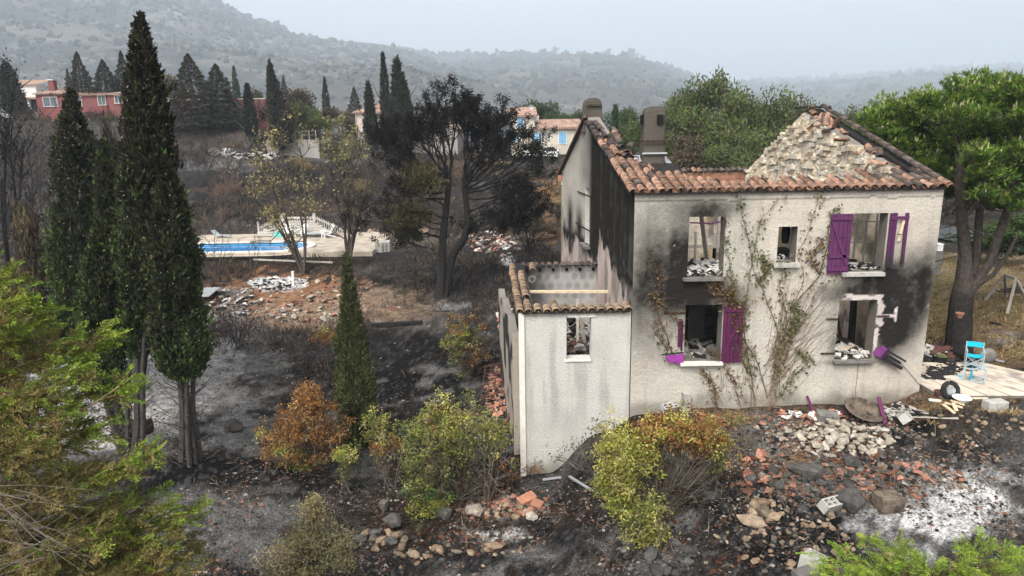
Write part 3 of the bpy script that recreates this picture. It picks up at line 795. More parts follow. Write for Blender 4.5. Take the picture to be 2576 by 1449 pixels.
# upper floor slab (gap shaped at the right to let daylight into the room below), inner walls
nm = NM()
nm.box((5.75, 22.0, 3.02), (4.2, 7.0, .16)); nm.box((9.5, 18.95, 3.02), (3.2, .62, .16)); nm.box((7.4, 25.5, 3.02), (4.5, 6.5, .16))
nm.build('upper_floor', M['concrete_dark'], parent=house)
nm = NM(); nm.box((7.2, 23.4, -.42), (8.6, 10.2, .12)); nm.build('ground_floor', M['concrete_dark'], parent=house)
def ragged(base, amp, seed):
    return lambda u: base + amp * (fbm(np.asarray(u) * 1.2, np.asarray(u) * 0, 4, seed) - .5)
def ochre(U, Z):
    n = fbm(U * 2, Z * 2, 4, 91); C = _c(.40, .31, .19) * (.6 + .8 * n)[..., None]
    g = sstep(.5, .62, fbm(U * .9, Z * 1.1, 4, 97))[..., None]
    C = C * (1 - g * .8) + _c(.55, .5, .43) * g * .8
    s = (sstep(.52, .66, fbm(U * 1.4 + 7, Z * 1.4, 4, 99)) * .75)[..., None]
    return C * (1 - s) + SOOT * 3 * s
wall('partition_wall', [(3.9, 22.4), (8.1, 22.4)], 3.1, ragged(5.0, .5, 3), .18, (0, 1), [(2.75, 3.2, 3.1, 4.6)], .12, ochre, ochre, house, [M['mortar'], M['mortar']])
wall('partition_wall', [(8.3, 21.2), (10.7, 21.2)], -.4, ragged(5.05, .4, 6), .2, (0, 1), [], .12,
     lambda U, Z: np.where((Z > 3.0)[..., None], ochre(U * 1.4, Z * 1.4) * .9, np.where((U > 1.5)[..., None], ochre(U + 5, Z) * 1.15, _c(.52, .44, .44) * (.85 + .3 * fbm(U * 2, Z * 2, 3, 5))[..., None])), ochre, house, [M['mortar'], M['mortar']])
wall('partition_wall', [(3.8, 21.0), (7.0, 21.0)], -.4, flat(2.92), .15, (0, 1), [(2.3, 2.9, -.4, 1.9)], .15,
     lambda U, Z: _c(.15, .145, .135) * (.6 + .8 * fbm(U * .8, Z * .8, 4, 5))[..., None], ochre, house, [M['plaster'], M['plaster']])
wall('partition_wall', [(7.85, 18.7), (7.85, 22.3)], -.4, ragged(4.7, .3, 8), .15, (1, 0), [], .15, ochre, ochre, house, [M['plaster'], M['plaster']])

# sills, lintels
def sill(x0, x1, z, mat, d=.10, h=.075):
    nm = NM(); nm.box(((x0 + x1) / 2, YF + .13 - d / 2 - .065, z - h / 2 - .004), (x1 - x0, .26 + d, h)); nm.build('window_sill', M[mat], parent=house)
sill(4.62, 5.70, 3.51, 'concrete_dark'); sill(7.03, 7.74, 3.88, 'concrete', h=.11); sill(8.90, 10.03, 3.59, 'concrete', h=.10); sill(4.63, 5.80, 1.12, 'coping', h=.085); sill(8.90, 10.0, 1.075, 'concrete_dark', h=.05)

# --- shutters: boards, ledges and a brace, every board a piece of its own
PUR, PURD = _c(.085, .019, .076), _c(.072, .010, .045)
def board(nm, x, z0, z1, w, y, t, col, burn=None):
    """upright board with rows of points, so that charring can run along it"""
    n = 10
    zz = np.linspace(z0, z1, n)
    V, C = [], []
    for k, z in enumerate(zz):
        c = _c(*col)
        if burn is not None:
            b = float(sstep(burn[1], burn[0], z)); c = c * (1 - b) + SOOT * b
        jit = 0 if 0 < k < n - 1 else .004 * random.random()
        for (dx, dy) in ((-w / 2, -t / 2), (w / 2, -t / 2), (w / 2, t / 2), (-w / 2, t / 2)):
            V.append((x + dx, y + dy, z + jit)); C.append(c)
    F = []
    for k in range(n - 1):
        b0, b1 = 4 * k, 4 * (k + 1)
        F += [[b0 + i, b0 + (i + 1) % 4, b1 + (i + 1) % 4, b1 + i] for i in range(4)]
    F += [[3, 2, 1, 0], [4 * n - 4, 4 * n - 3, 4 * n - 2, 4 * n - 1]]
    nm.add(V, F, np.array(C))
def shutter(x0, x1, z0, z1, col, label, boards, flip=False, burn=None, ledges=True, brace=True, y=YF - .06, missing=(), ends=None):
    sh = bpy.data.objects.new('shutter', None); COL.objects.link(sh); sh.parent = house
    sh.location = Vector((x0, y, z0)) - wloc(house); sh['label'] = label
    w = (x1 - x0) / boards
    for k in range(boards):
        if k in missing: continue
        nm = NM(); bz0 = z0 + (ends[k] if ends else 0)
        board(nm, x0 + (k + .5) * w, bz0, z1, w - .009, y + random.uniform(-.003, .003), .028, _c(*col) * random.uniform(.88, 1.1), burn)
        nm.build('plank', M['purple'], parent=sh)
    h = z1 - z0
    if ledges:
        for f in ((.08, .10, .93) if ledges == 3 else (.10, .92)) if ledges != 1 else (.915,):
            nm = NM(); z = z0 + h * f
            if ledges == 3 and f == .10: z = z0 + h * .30
            nm.box(((x0 + x1) / 2, y - .03, z), (x1 - x0 - .02, .028, .085), col=_c(*col) * 1.12); nm.build('ledge', M['purple'], parent=sh)
    if brace:
        a, b = (x0 + .05, x1 - .05) if not flip else (x1 - .05, x0 + .05)
        nm = NM(); nm.bar((a, y - .031, z0 + h * .87), (b, y - .031, z0 + h * .15), .085, .026, up=(0, -1, 0), col=_c(*col) * 1.08)
        nm.build('brace', M['purple'], parent=sh)
    nm = NM(); nm.box(((x0 + x1) / 2 + .02, y - .052, z0 + h * .62), (.14, .012, .022)); nm.build('latch', M['iron'], parent=sh)
    return sh
shutter(8.49, 9.06, 3.55, 5.17, PUR, 'open purple shutter with a long diagonal brace beside the upper right window', 5, ledges=3)
shutter(10.05, 10.55, 3.70, 5.17, PUR * .95, 'broken purple shutter with a missing middle and charred lower ends', 5, burn=(3.75, 4.35), missing=(2, 3), ledges=1, brace=False, ends=(.02, 0, 0, 0, .08))
shutter(5.77, 6.325, 1.08, 2.72, PURD, 'open dark purple shutter right of the lower left window', 5, flip=True)
nm = NM(); nm.bar((10.43, YF - .06, 5.0), (10.34, YF - .06, 4.42), .07, .02, up=(0, -1, 0)); nm.build('bare_splinter', M['wood_pale'], parent=house)
# remains of shutters
nm = NM(); board(nm, 4.60, 1.55, 2.35, .09, YF - .03, .03, PURD, None); board(nm, 4.66, 1.45, 2.3, .04, YF - .05, .03, PURD * .5, None)
o = nm.build('shutter_remnant', M['purple'], parent=house)
nm = NM(); pk = _c(.26, .04, .26)
nm.bar((4.24, YF - .10, 1.27), (4.72, YF - .07, 1.31), .05, .09, col=pk); nm.bar((4.28, YF - .14, 1.18), (4.72, YF - .09, 1.21), .05, .08, col=pk); nm.box((4.6, YF - .1, 1.16), (.2, .05, .18), col=pk * .9); nm.bar((4.1, YF - .12, 1.36), (4.72, YF - .07, 1.40), .03, .035, col=SOOT)
nm.build('shutter_remnant', M['purple'], parent=house)['label'] = 'bright purple broken slats at the lower left window sill'
nm = NM(); nm.box((5.77, YF + .05, 4.35), (.05, .06, 1.55), col=PUR * .55); nm.bar((4.76, YF - .01, 5.0), (5.3, YF + .03, 4.97), .03, .035, col=PUR * .4); nm.bar((5.25, YF + .02, 4.95), (5.74, YF, 5.03), .03, .035, col=PUR * .7)
nm.build('window_frame', M['purple'], parent=house)
# half burnt shutter hanging askew at the lower right window
hs = bpy.data.objects.new('hanging_shutter', None); COL.objects.link(hs); hs.parent = house; hs.location = Vector((10.1, YF - .1, 1.35)) - wloc(house); hs['label'] = 'charred shutter hanging askew with a purple upper end'
d = norm(np.array([.84, -.06, -.50])); nrm = np.array([.5, 0, .84])
for k, (o_, l0, l1) in enumerate(((-.14, 0, .95), (-.03, 0, .82), (.085, .1, .92))):
    a = np.array([10.02, YF - .12, 1.46]) + nrm * o_
    nm = NM(); nm.bar(a + d * l0, a + d * .34, .10, .03, up=(0, -1, 0), col=_c(.16, .035, .155)); nm.build('plank', M['purple'], parent=hs)
    nm = NM(); nm.bar(a + d * .335, a + d * l1, .095 - .02 * k, .032, up=(0, -1, 0), col=SOOT); nm.build('plank', M['wood_char'], parent=hs)
nm = NM(); nm.bar(np.array([10.02, YF - .16, 1.46]) + d * .3 - nrm * .2, np.array([10.02, YF - .16, 1.46]) + d * .3 + nrm * .15, .09, .03, up=(0, -1, 0), col=_c(.03, .012, .03)); nm.build('ledge', M['purple'], parent=hs)
nm = NM(); nm.tube([(10.75, YF - .08, 1.0), (11.1, YF - .05, .65), (11.43, YF - .04, .28)], .008, 4); nm.build('stay_rod', M['iron'], parent=house)
# strap hinges and stays left on the wall
for (xa, xb, z) in ((4.16, 4.74, 2.52), (8.62, 8.94, 2.27), (10.0, 10.35, 2.33), (8.55, 8.95, 1.28)):
    nm = NM(); nm.box(((xa + xb) / 2, YF - .02, z), (xb - xa, .012, .05)); nm.build('hinge_strap', M['iron'], parent=house)
for (va, vb, z) in ((5.4, 7.6, slitz0 + 1.75), (5.5, 7.9, slitz0 + .55)):
    P_, _ = lerp_path(lpath); a, b = P_(np.array([va, vb]))
    nm = NM(); nm.bar((a[0] - .03, a[1], z), (b[0] - .03, b[1], z), .02, .05); nm.build('hinge_strap', M['iron'], parent=house)
P_, _ = lerp_path(lpath); a, b = P_(np.array([5.6, 6.65]))
nm = NM(); nm.bar((a[0] - .06, a[1], slitz0 - .05), (b[0] - .06, b[1], slitz0 - .05), .25, .1); nm.build('window_sill', M['concrete_dark'], parent=house)

# things seen through the openings
nm = NM(); nm.bar((5.38, 19.6, 5.4), (5.95, 20.4, 3.2), .10, .09); nm.build('fallen_beam', M['wood_grey'], parent=house)['label'] = 'pale fallen beam leaning inside the upper left window'
nm = NM(); nm.bar((5.6, 21.9, 3.72), (7.1, 21.9, 3.70), .06, .10); nm.bar((5.75, 21.2, 3.1), (5.75, 21.2, 4.3), .06, .06); nm.bar((6.75, 22.2, 3.1), (6.75, 22.2, 4.9), .08, .08); nm.build('shelf_frame', M['wood_grey'], parent=house)
nm = NM()
for x in (9.92, 10.2, 10.5): nm.box((x, 19.6, 4.2), (.05, .04, 2.0))
for z in (3.6, 4.15, 4.75): nm.box((10.2, 19.62, z), (.9, .03, .03))
nm.build('partition_studs', M['wood_grey'], parent=house)
nm = NM(); nm.bar((4.75, 19.4, 1.2), (5.55, 20.6, 2.6), .09, .10); nm.box((5.42, 20.7, 1.9), (.12, .1, 1.9)); nm.build('charred_post', M['wood_char'], parent=house)
nm = NM(); nm.bar((10.16, 19.7, .5), (10.2, 19.9, 2.75), .20, .12); nm.bar((9.4, 19.2, 2.1), (9.85, 19.6, .9), .07, .06); nm.bar((10.1, 19.2, .9), (9.45, 19.4, 1.5), .06, .07); nm.bar((9.45, 19.3, 1.0), (9.9, 19.5, 1.25), .3, .12); nm.bar((9.25, 19.2, 3.75), (10.0, 19.6, 3.62), .08, .07); nm.build('charred_post', M['wood_char'], parent=house)
nm = NM(); nm.lathe([(.0, -.3), (.09, -.28), (.12, 0), (.1, .25), (0, .3)], (7.66, 19.0, 4.55), 10); nm.box((7.62, 19.1, 3.95), (.34, .5, .3)); nm.build('boiler', M['dark'], parent=house)
def rubbish(name, cx, cy, cz, rx, ry, n, mats, smin, smax, label=None):
    nm = NM()
    for k in range(n):
        s = random.uniform(smin, smax)
        x, y = cx + random.uniform(-rx, rx), cy + random.uniform(-ry, ry)
        nm.box((x, y, cz + random.uniform(0, .14)), (s, s * random.uniform(.3, 1), s * random.uniform(.08, .4)), (random.uniform(-.6, .6), random.uniform(-.6, .6), random.uniform(0, 3)), mi=random.choice(range(len(mats))))
    o = nm.build(name, [M[m] for m in mats], parent=house); o['kind'] = 'stuff'
    if label: o['label'] = label
rubbish('debris', 5.3, 19.3, 3.5, .7, .8, 190, ('chip', 'chip', 'chip', 'wood_char', 'concrete'), .06, .26)
rubbish('debris', 5.9, 20.9, 3.12, .9, 1.0, 160, ('chip', 'wood_char', 'concrete_dark', 'chip', 'wood_grey'), .08, .4)
rubbish('debris', 5.2, 18.42, 3.52, .46, .18, 70, ('chip', 'chip', 'wood_char'), .05, .16)
rubbish('debris', 9.5, 18.45, 1.10, .48, .22, 90, ('chip', 'concrete', 'coping', 'concrete_dark', 'wood_char'), .05, .22)
rubbish('debris', 9.3, 19.4, 1.0, .7, .6, 110, ('chip', 'wood_char', 'coping', 'wood_pale'), .1, .4)
rubbish('debris', 9.55, 18.5, 3.60, .46, .2, 60, ('wood_char', 'chip', 'wood_char'), .04, .16)
rubbish('debris', 5.2, 19.3, 1.0, .8, .8, 120, ('teal_grey' if 'teal_grey' in M else 'concrete_dark', 'wood_char', 'concrete'), .1, .4)
rubbish('debris', 7.4, 18.45, 3.89, .22, .18, 24, ('chip', 'concrete'), .03, .1)

# --- roof tiles
def tile_mesh(name, mat, r0=.110, r1=.09, L=.46, up=True, th=.014, seg=7, bent=0.0):
    nm = NM()
    A = np.linspace(-np.pi / 2, np.pi / 2, seg + 1)
    rings = []
    for (y, r) in ((0, r0), (L, r1)):
        for rr in (r, r - th):
            rings.append(np.stack([rr * np.sin(A), np.full_like(A, y), rr * np.cos(A) * .82 * (1 if up else -1) + bent * y], -1))
    V = np.concatenate(rings); n = seg + 1
    o0, i0, o1, i1 = 0, n, 2 * n, 3 * n
    F = []
    for k in range(seg):
        F += [[o0 + k, o0 + k + 1, o1 + k + 1, o1 + k], [i0 + k + 1, i0 + k, i1 + k, i1 + k + 1], [o0 + k + 1, o0 + k, i0 + k, i0 + k + 1], [o1 + k, o1 + k + 1, i1 + k + 1, i1 + k]]
    F += [[o0, o1, i1, i0], [o0 + seg, i0 + seg, i1 + seg, o1 + seg]]
    nm.add(V, F)
    return nm.mesh(name, mat, smooth=False)
TM = {k: tile_mesh('roof_tile', M[k]) for k in ('tile', 'tile_dark', 'tile_old')}
TU = {k: tile_mesh('channel_tile', M[k], .112, .09, up=False) for k in ('tile', 'tile_dark', 'tile_old')}
def tile_rot(along, across):
    y = norm(np.array(along, float)); x = norm(np.array(across, float) - y * (np.array(across, float) @ y)); z = np.cross(x, y)
    return Matrix([[x[i], y[i], z[i]] for i in range(3)])
def put_tile(parent, P, along, across, kind='tile', chan=False, jit=1.0, bury=0.0):
    m = (TU if chan else TM)[kind]
    rot = tile_rot(np.array(along, float) + rng.normal(0, .02 * jit, 3), np.array(across, float) + rng.normal(0, .02 * jit, 3))
    return inst(m, 'roof_tile' if not chan else 'channel_tile', parent, tuple(Vector(np.array(P, float) + rng.normal(0, .006 * jit, 3)) - wloc(parent)), rot)
sl = norm(np.array([-.105, 1.0, (ZA - ZE) / (AP_Y - YF)]))          # up the front slope at the left end
def eave(x): return np.array([x, YF - .13, ZE + .015])
PIT = (XR - XL + .16) / 33
for c in range(34):
    x = XL - .06 + c * PIT
    t = c / 33
    s_ = norm(np.array([-.105 - .06 * t, 1.0, (ZA - ZE) / (AP_Y - YF)]))
    nrow = 1 if (c * 7) % 5 < 3 else 2
    if c < 9: nrow = (15, 15, 6, 5, 3, 3, 3, 2, 2)[c]
    elif c in (12, 13, 16, 20, 31): nrow = 1 + (c % 2)
    elif c in (26, 30, 32): nrow = 3
    for r in range(nrow):
        if c == 1 and r in (6, 10, 12): continue
        p = eave(x) + s_ * (r * .385) + np.array([0, 0, .035 - .0 * r])
        if c in (12, 13) and r >= 1: continue
        dk = rng.random()
        kind = 'tile'
        if c < 2 and r > 3: kind = 'tile_dark' if rng.random() < .10 + .10 * (r - 3) else 'tile'
        if c >= 29 and rng.random() < .6: kind = 'tile_dark'
        if r >= 1 and rng.random() < .25: kind = 'tile_dark'
        if c == 33: kind = 'tile'
        put_tile(house, p, s_, (1, 0, 0), kind)
    for r in range(min(nrow, 15)):
        if c == 33 or (c < 3 and r > 11): continue
        put_tile(house, eave(x + PIT / 2) + s_ * (r * .385 + .03) + np.array([0, 0, .035]), s_, (1, 0, 0), 'tile_dark' if rng.random() < .5 else 'tile', chan=True)
# verge of the right gable: one charred row up to the ridge
s_r = norm(np.array([RA[0] + .05 - XR, RA[1] - YF, ZA - ZE + .18]))
for r in range(17):
    kind = 'tile' if r == 0 else 'tile_dark'
    put_tile(house, np.array([XR + .06, YF - .10, ZE + .085]) + s_r * (r * .40), s_r, (1, -.1, 0), kind, jit=.6)
nm = NM(); nm.bar(np.array([XR - .04, YF + .2, ZE + .0]), np.array([RA[0] - .02, RA[1], ZA + .10]), .3, .10); nm.bar(np.array([XR - .3, YF + 1.0, ZE + .2]), np.array([RA[0] - .1, RA[1] - .3, ZA + .05]), .10, .10)
nm.build('verge_rafter', M['wood_char'], parent=house)
for k in range(34):      # broken tiles slipped along the top of the stone gable
    f = rng.random() ** .8
    p = np.array([XR - .42, YF + .5, ZE + .06]) * (1 - f) + np.array([RA[0] - .35, RA[1], ZA]) * f + np.array([rng.uniform(-.16, .18), 0, rng.uniform(-.02, .05)])
    put_tile(house, p, rng.normal(size=3) * .5 + s_r, (1, 0, rng.uniform(-.5, .5)), 'tile' if rng.random() < .6 else 'tile_dark', jit=6)
for k in range(26):      # far side of the right gable
    f = k / 26
    p = np.array([RA[0] - .3, RA[1], ZA + .06]) * (1 - f) + np.array([RB[0] - .3, RB[1], ZBK - .03]) * f
    put_tile(house, p, (-.1, -1, .45), (1, 0, rng.uniform(-.3, .3)), 'tile' if rng.random() < .5 else 'tile_dark', jit=4)
# ridge scraps at the right apex
nm = NM(); nm.bar((RA[0] - .75, RA[1] + .05, ZA + .20), (RA[0] + .45, RA[1] + .05, ZA + .22), .22, .07); nm.build('ridge_plank', M['wood_char'], parent=house)
# left verge, back slope: a dark edge
s_b = norm(np.array([LB[0] - LA[0], BK_Y - AP_Y, ZBK - ZA]))
nm = NM(); nm.bar((LA[0] - .05, LA[1], ZA + .02), (LB[0] - .05, LB[1] + .2, ZBK + .0), .2, .07); nm.build('verge_board', M['tile_dark'], parent=house)
for r in range(11):
    put_tile(house, np.array([LA[0] + .05, LA[1], ZA + .06]) + s_b * (.46 + r * .40), -s_b, (1, 0, 0), 'tile_dark')
# roof deck left under the eaves tiles
nm = NM()
for k in range(3):
    nm.bar(eave(XL) + sl * (.12 + .27 * k) + np.array([0, 0, -.06]), eave(XR) + sl * (.12 + .27 * k) + np.array([0, 0, -.06]), .16, .03)
nm.bar(eave(XL + .05) + np.array([0, .15, -.07]), eave(XL + .05) + sl * 6.3 + np.array([0, 0, -.07]), .36, .04, up=(0, 0, 1))
nm.bar(eave(XL + .9) + np.array([0, .25, -.05]), eave(XL + .9) + sl * 2.2 + np.array([0, 0, -.06]), 1.7, .05)
nm.build('roof_deck', M['wood_char'], parent=house)
# broken tile edge beside the left verge
for k in range(10):
    p = eave(XL + .50) + sl * (2.3 + k * .24) + np.array([rng.uniform(-.08, .1), 0, rng.uniform(.02, .1)])
    put_tile(house, p, sl + rng.normal(0, .3, 3), (1, 0, rng.uniform(-.6, .2)), 'tile' if rng.random() < .35 else 'tile_dark', jit=4)
# ---- back wall bricks and coping tiles
nb = 17
LBv, RBv = np.array([*LB, 0.0]), np.array([*RB, 0.0])
def brick_mesh(name, size, mat):
    nm = NM(); nm.box((0, 0, 0), size); return nm.mesh(name, mat)
BR = brick_mesh('brick', (.40, .20, .245), M['brick'])
nm = NM(); nm.bar(LBv + (0, -.2, ZBK - .21), RBv + (0, -.2, ZBK - .21), .16, .40); nm.build('mortar_bed', M['coping'], parent=house)
dv = norm(RBv - LBv)
for r in range(2):
    for k in range(nb + 1):
        if r == 1 and 3 < k < 14 and k != 9: 
            pass
        p = LBv + dv * ((k + .5 * (r % 2) + .15) * .43) + (0, -.23, ZBK - .13 - r * .275)
        if r == 1 and k < 12: continue
        inst(BR, 'brick', house, tuple(Vector(p) - wloc(house)), (rng.normal(0, .01), 0, math.atan2(dv[1], dv[0])))
for k in range(33):
    p = LBv + dv * (.1 + k * .235) + (0, -.42, ZBK + .02)
    put_tile(house, p, (0, 1, .25), dv, 'tile_dark' if rng.random() < .75 else 'tile', jit=2)
# ---- stones of the inner face of the right gable
def hull_mesh(name, mat, seed, sx=1, sy=1, sz=1, n=13, col=(1, 1, 1)):
    r_ = np.random.default_rng(seed)
    v = norm(r_.normal(size=(n, 3))) * (.38 + .16 * r_.random((n, 1)))
    v = np.clip(v, -.42, .42) * np.array([sx, sy, sz])
    bm = bmesh.new()
    for p in v: bm.verts.new(p)
    bmesh.ops.convex_hull(bm, input=bm.verts)
    for vv in [x for x in bm.verts if not x.link_faces]: bm.verts.remove(vv)
    bmesh.ops.recalc_face_normals(bm, faces=bm.faces)
    me = bpy.data.meshes.new(name); bm.to_mesh(me); bm.free()
    at = me.color_attributes.new('Col', 'FLOAT_COLOR', 'POINT')
    at.data.foreach_set('color', np.tile(np.array([*col, 1.0]), len(me.vertices)).astype(np.float32))
    me.materials.append(mat)
    return me
LIME = [_c(.62, .54, .42), _c(.57, .485, .36), _c(.66, .59, .48), _c(.5, .42, .31), _c(.58, .54, .46)]
GST = [hull_mesh('stone', M['rock'], 900 + k, 1, 1, 1, 15, LIME[k % 5]) for k in range(10)]
PR, cumr = lerp_path(rpath)
inw = norm(np.array([-1.0, -.14]))
topR = gable_top(rpath, [ZE - .05, ZA + .04, ZBK - .1])
z = 5.02; row = 0; cnt = 0
cand = []
while z < ZA + .1:
    h = rng.uniform(.10, .17); v = .5 + rng.uniform(0, .2)
    while v < cumr[-1] - .1:
        w = rng.uniform(.14, .40)
        if z + h * .5 < float(topR(v + w / 2)) - .02: cand.append((v + w / 2, z + h / 2 + rng.normal(0, .035), w, h * rng.uniform(.7, 1.35)))
        v += w
    z += h
random.shuffle(cand)
far_ = NM()
for k, (v, z, w, h) in enumerate(cand):
    p = PR(np.array([v]))[0] + inw * .50
    if abs(v - 6.35) < .16 and 6.15 < z < 6.95: continue           # the upright slot
    if rng.random() < .06: continue
    tang = math.atan2(PR(np.array([v + .1]))[0][1] - PR(np.array([v]))[0][1], PR(np.array([v + .1]))[0][0] - PR(np.array([v]))[0][0])
    loc = (p[0], p[1], z)
    if cnt < 300:
        inst(GST[k % 10], 'stone', house, tuple(Vector(loc) - wloc(house)), (rng.normal(0, .14), rng.normal(0, .25), tang + rng.normal(0, .12)), (w * 1.25, rng.uniform(.05, .10), h * 1.45)); cnt += 1
    else:
        far_.box(loc, (w * .9, .2, h * .9), (0, 0, tang), LIME[k % 5])
if far_.n:
    far_.build('small_stones', M['rock'], parent=house)['kind'] = 'stuff'

# ---- chimneys
def chimney(cx, cy, z0, z1, w0, w1, d, name, openings, label=None):
    nm = NM()
    prof = [(z0, w0 * 1.12), (z0 + .25, w0), (z1 - w1 * .42, w1)]
    pts = []
    for z, w in prof: pts.append((z, w, d * w / w0))
    for k in range(1, 7):
        a = k / 6 * np.pi / 2; pts.append((z1 - w1 * .42 + w1 * .42 * math.sin(a), w1 * max(math.cos(a), .12) ** .55, d * w1 / w0 * (1 - .12 * k / 6)))
    V, F = [], []
    for (z, w, dd) in pts:
        c_ = .12
        for (sx, sy) in ((-1, -1 + c_), (-1 + c_, -1), (1 - c_, -1), (1, -1 + c_), (1, 1 - c_), (1 - c_, 1), (-1 + c_, 1), (-1, 1 - c_)):
            V.append((cx + sx * w / 2, cy + sy * dd / 2, z))
    for k in range(len(pts) - 1):
        F += [[8 * k + i, 8 * k + (i + 1) % 8, 8 * k + 8 + (i + 1) % 8, 8 * k + 8 + i] for i in range(8)]
    nm.add(V, F, _c(.095, .084, .07) * (.8 + .4 * rng.random((len(V), 1))))
    nm.add([V[8 * len(pts) - 8 + i] for i in range(8)], [list(range(8))], (.05, .045, .04))
    o = nm.build(name, M['stucco'], parent=house)
    if label: o['label'] = label
    for (dx, dz, w, h) in openings:
        nm = NM(); nm.box((cx + dx, cy - d * w1 / w0 / 2 + .06, dz), (w, .14, h)); nm.build('flue_opening', M['dark'], parent=o)
    return o
cb = atY(1640, 418, 20.6); ct = atY(1640, 268, 20.6)
ch = chimney(cb[0], 20.6, cb[2] - .25, ct[2], .64, .60, .58, 'chimney', [], 'tall sooty chimney with a rounded top and two flue openings')
for dx, w in ((.135, .17), ):
    nm = NM(); nm.box((cb[0] + dx, 20.6 - .30, ct[2] - .36), (w, .10, .25)); nm.build('flue_opening', M['dark'], parent=ch)
nm = NM(); nm.box((cb[0] - .335, 20.6 - .04, ct[2] - .37), (.10, .20, .26)); nm.build('flue_opening', M['dark'], parent=ch)
nm = NM()
for k in range(13): nm.box((cb[0] - .43 + k * .075, 20.6 - .37, ct[2] - .98 + .02 * (k % 2)), (.05, .05, .045))
nm.box((cb[0], 20.6 - .36, ct[2] - .98), (.98, .03, .025)); nm.bar((cb[0] + .38, 20.25, ct[2] - 1.5), (cb[0] + .40, 20.25, ct[2] - .95), .02, .02); nm.bar((cb[0] - .48, 20.25, ct[2] - 1.7), (cb[0] - .46, 20.25, ct[2] - .98), .012, .012)
nm.build('iron_band', M['iron'], parent=ch)
nm = NM(); nm.box((cb[0], 20.6 - .335, ct[2] - 1.32), (.72, .05, .045)); nm.build('steel_strap', M['steel'], parent=ch)
nm = NM()
nm.bar((cb[0] - .62, 20.2, cb[2] + .05), (cb[0] + .55, 20.2, cb[2] + .0), .24, .03); nm.bar((cb[0] - .46, 20.15, cb[2] + .03), (cb[0] - .40, 21.0, cb[2] + .30), .22, .03); nm.bar((cb[0] + .48, 20.15, cb[2] + .0), (cb[0] + .42, 21.0, cb[2] + .25), .16, .03)
nm.build('lead_flashing', M['steel'], parent=house)
a2 = atY(1490, 247, AP_Y + .5)
nm0 = chimney(a2[0], AP_Y + .5, ZA - .5, a2[2], .66, .64, .5, 'chimney', [], 'short round topped chimney behind the left gable peak')
nm = NM(); nm.box((a2[0] + .03, AP_Y + .2, a2[2] - .24), (.5, .05, .07)); nm.build('cap_tile', M['tile_dark'], parent=house)

# ------------------------------------------------------------------ annex
annex = thing('house_annex', 'low roofless cream annex joined to the left side of the burnt house', 'annex', (1.7, 20, -2))
AX0, AX1, AZB, AZE = .27, 3.20, -2.6, 2.60
def annex_col(U, Z):
    x, z = U + AX0, Z
    n = fbm(x * 1.2, z * 1.2, 4, 205); nf = fbm(x * 4, z * 3, 3, 207)
    C = _c(.49, .475, .435) * (.9 + .2 * n)[..., None]
    st = sstep(.5, .72, fbm(x * 4.5, z * .45, 4, 211)) * sstep(-1.6, .4, z) * sstep(2.6, 1.6, z)
    C = C * (1 - .22 * st)[..., None]
    foot = sstep(-1.5, -2.35, z + (n - .5) * .8)[..., None]
    C = C * (1 - .75 * foot) + _c(.18, .155, .12) * .75 * foot
    for cx, cz, r in ((2.1, -1.4, .5), (1.2, -.2, .6), (2.9, -1.9, .35)):
        g = (.16 * blob(x, z, cx, cz, r, r))[..., None]; C = C * (1 - g) + _c(.3, .29, .27) * g
    e = (sstep(2.5, 2.6, z) * .15)[..., None]; C = C * (1 - e)
    return C
wall('front_wall', [(AX0, YF - .02), (AX1 + .05, YF - .02)], AZB, flat(AZE), .38, (0, 1), [(1.48 - AX0, 2.16 - AX0, 1.24, 2.455)], .04, annex_col, inner_col, annex, [M['stucco'], M['plaster']], reveal_col=(.5, .48, .44))
nm = NM(); nm.box((1.9, YF - .035, 2.50), (.78, .04, .10), col=_c(.6, .58, .53)); nm.box((1.8, YF - .035, 1.205), (.72, .05, .045), col=_c(.7, .68, .64)); nm.build('window_surround', M['stucco'], parent=annex)
apath = [(AX0, YF), (AX0 - .22, YF + 4.7)]
def aleft(U, Z):
    n = fbm(U * 1.2, Z * 1.2, 4, 221)
    C = _c(.52, .47, .40) * (.8 + .4 * n)[..., None]
    s = (sstep(.5, 1.2, U) * sstep(-1, 1.5, Z + n) * .85)[..., None]
    return C * (1 - s) + SOOT * 2 * s
wall('side_wall', apath, AZB, gable_top(apath, [AZE, 3.05]), .34, norm(np.array([1.0, .05])), [(.42, 1.6, .9, 2.5), (2.0, 3.4, -2.3, .2)], .12, aleft, inner_col, annex, [M['stucco'], M['plaster']])
def aback(U, Z):
    n = fbm(U * 1.5, Z * 1.5, 4, 231)
    C = _c(.33, .315, .30) * (.75 + .5 * n)[..., None]
    for k in range(3):
        for j in range(9):
            cx, cz = .55 + j * .30 + (k % 2) * .1, 2.62 - k * .33
            d = np.hypot(U - cx, (Z - cz) * .9)
            g = (.5 * sstep(.12, .08, d) + .0)[..., None] * (1.0 if (j * 7 + k * 3) % 4 else .4)
            C = C * (1 - g) + _c(.13, .12, .115) * g
    s = (sstep(1.3, .2, U + (n - .5)) * .85)[..., None]
    C = C * (1 - s) + SOOT * 2.2 * s
    d = np.abs(np.hypot(U - .62, Z - 2.55) - .10) < .022
    C[d] = _c(.42, .4, .34)
    return C
wall('back_wall', [(AX0 - .2, YF + 4.55), (2.92, YF + 4.55)], AZB, flat(2.96), .3, (0, 1), [], .04, aback, inner_col, annex, [M['plaster'], M['plaster']])
nm = NM()
for k in range(6):
    nm = NM(); nm.box((.5 + k * .45, YF + 4.52, 2.87), (.09, .12, .1)); nm.build('joist_pocket', M['dark'], parent=annex)
nm = NM(); nm.bar((.42, YF + 2.4, 2.62), (2.95, YF + 2.4, 2.58), .11, .07); nm.build('roof_beam', M['wood_pale'], parent=annex)
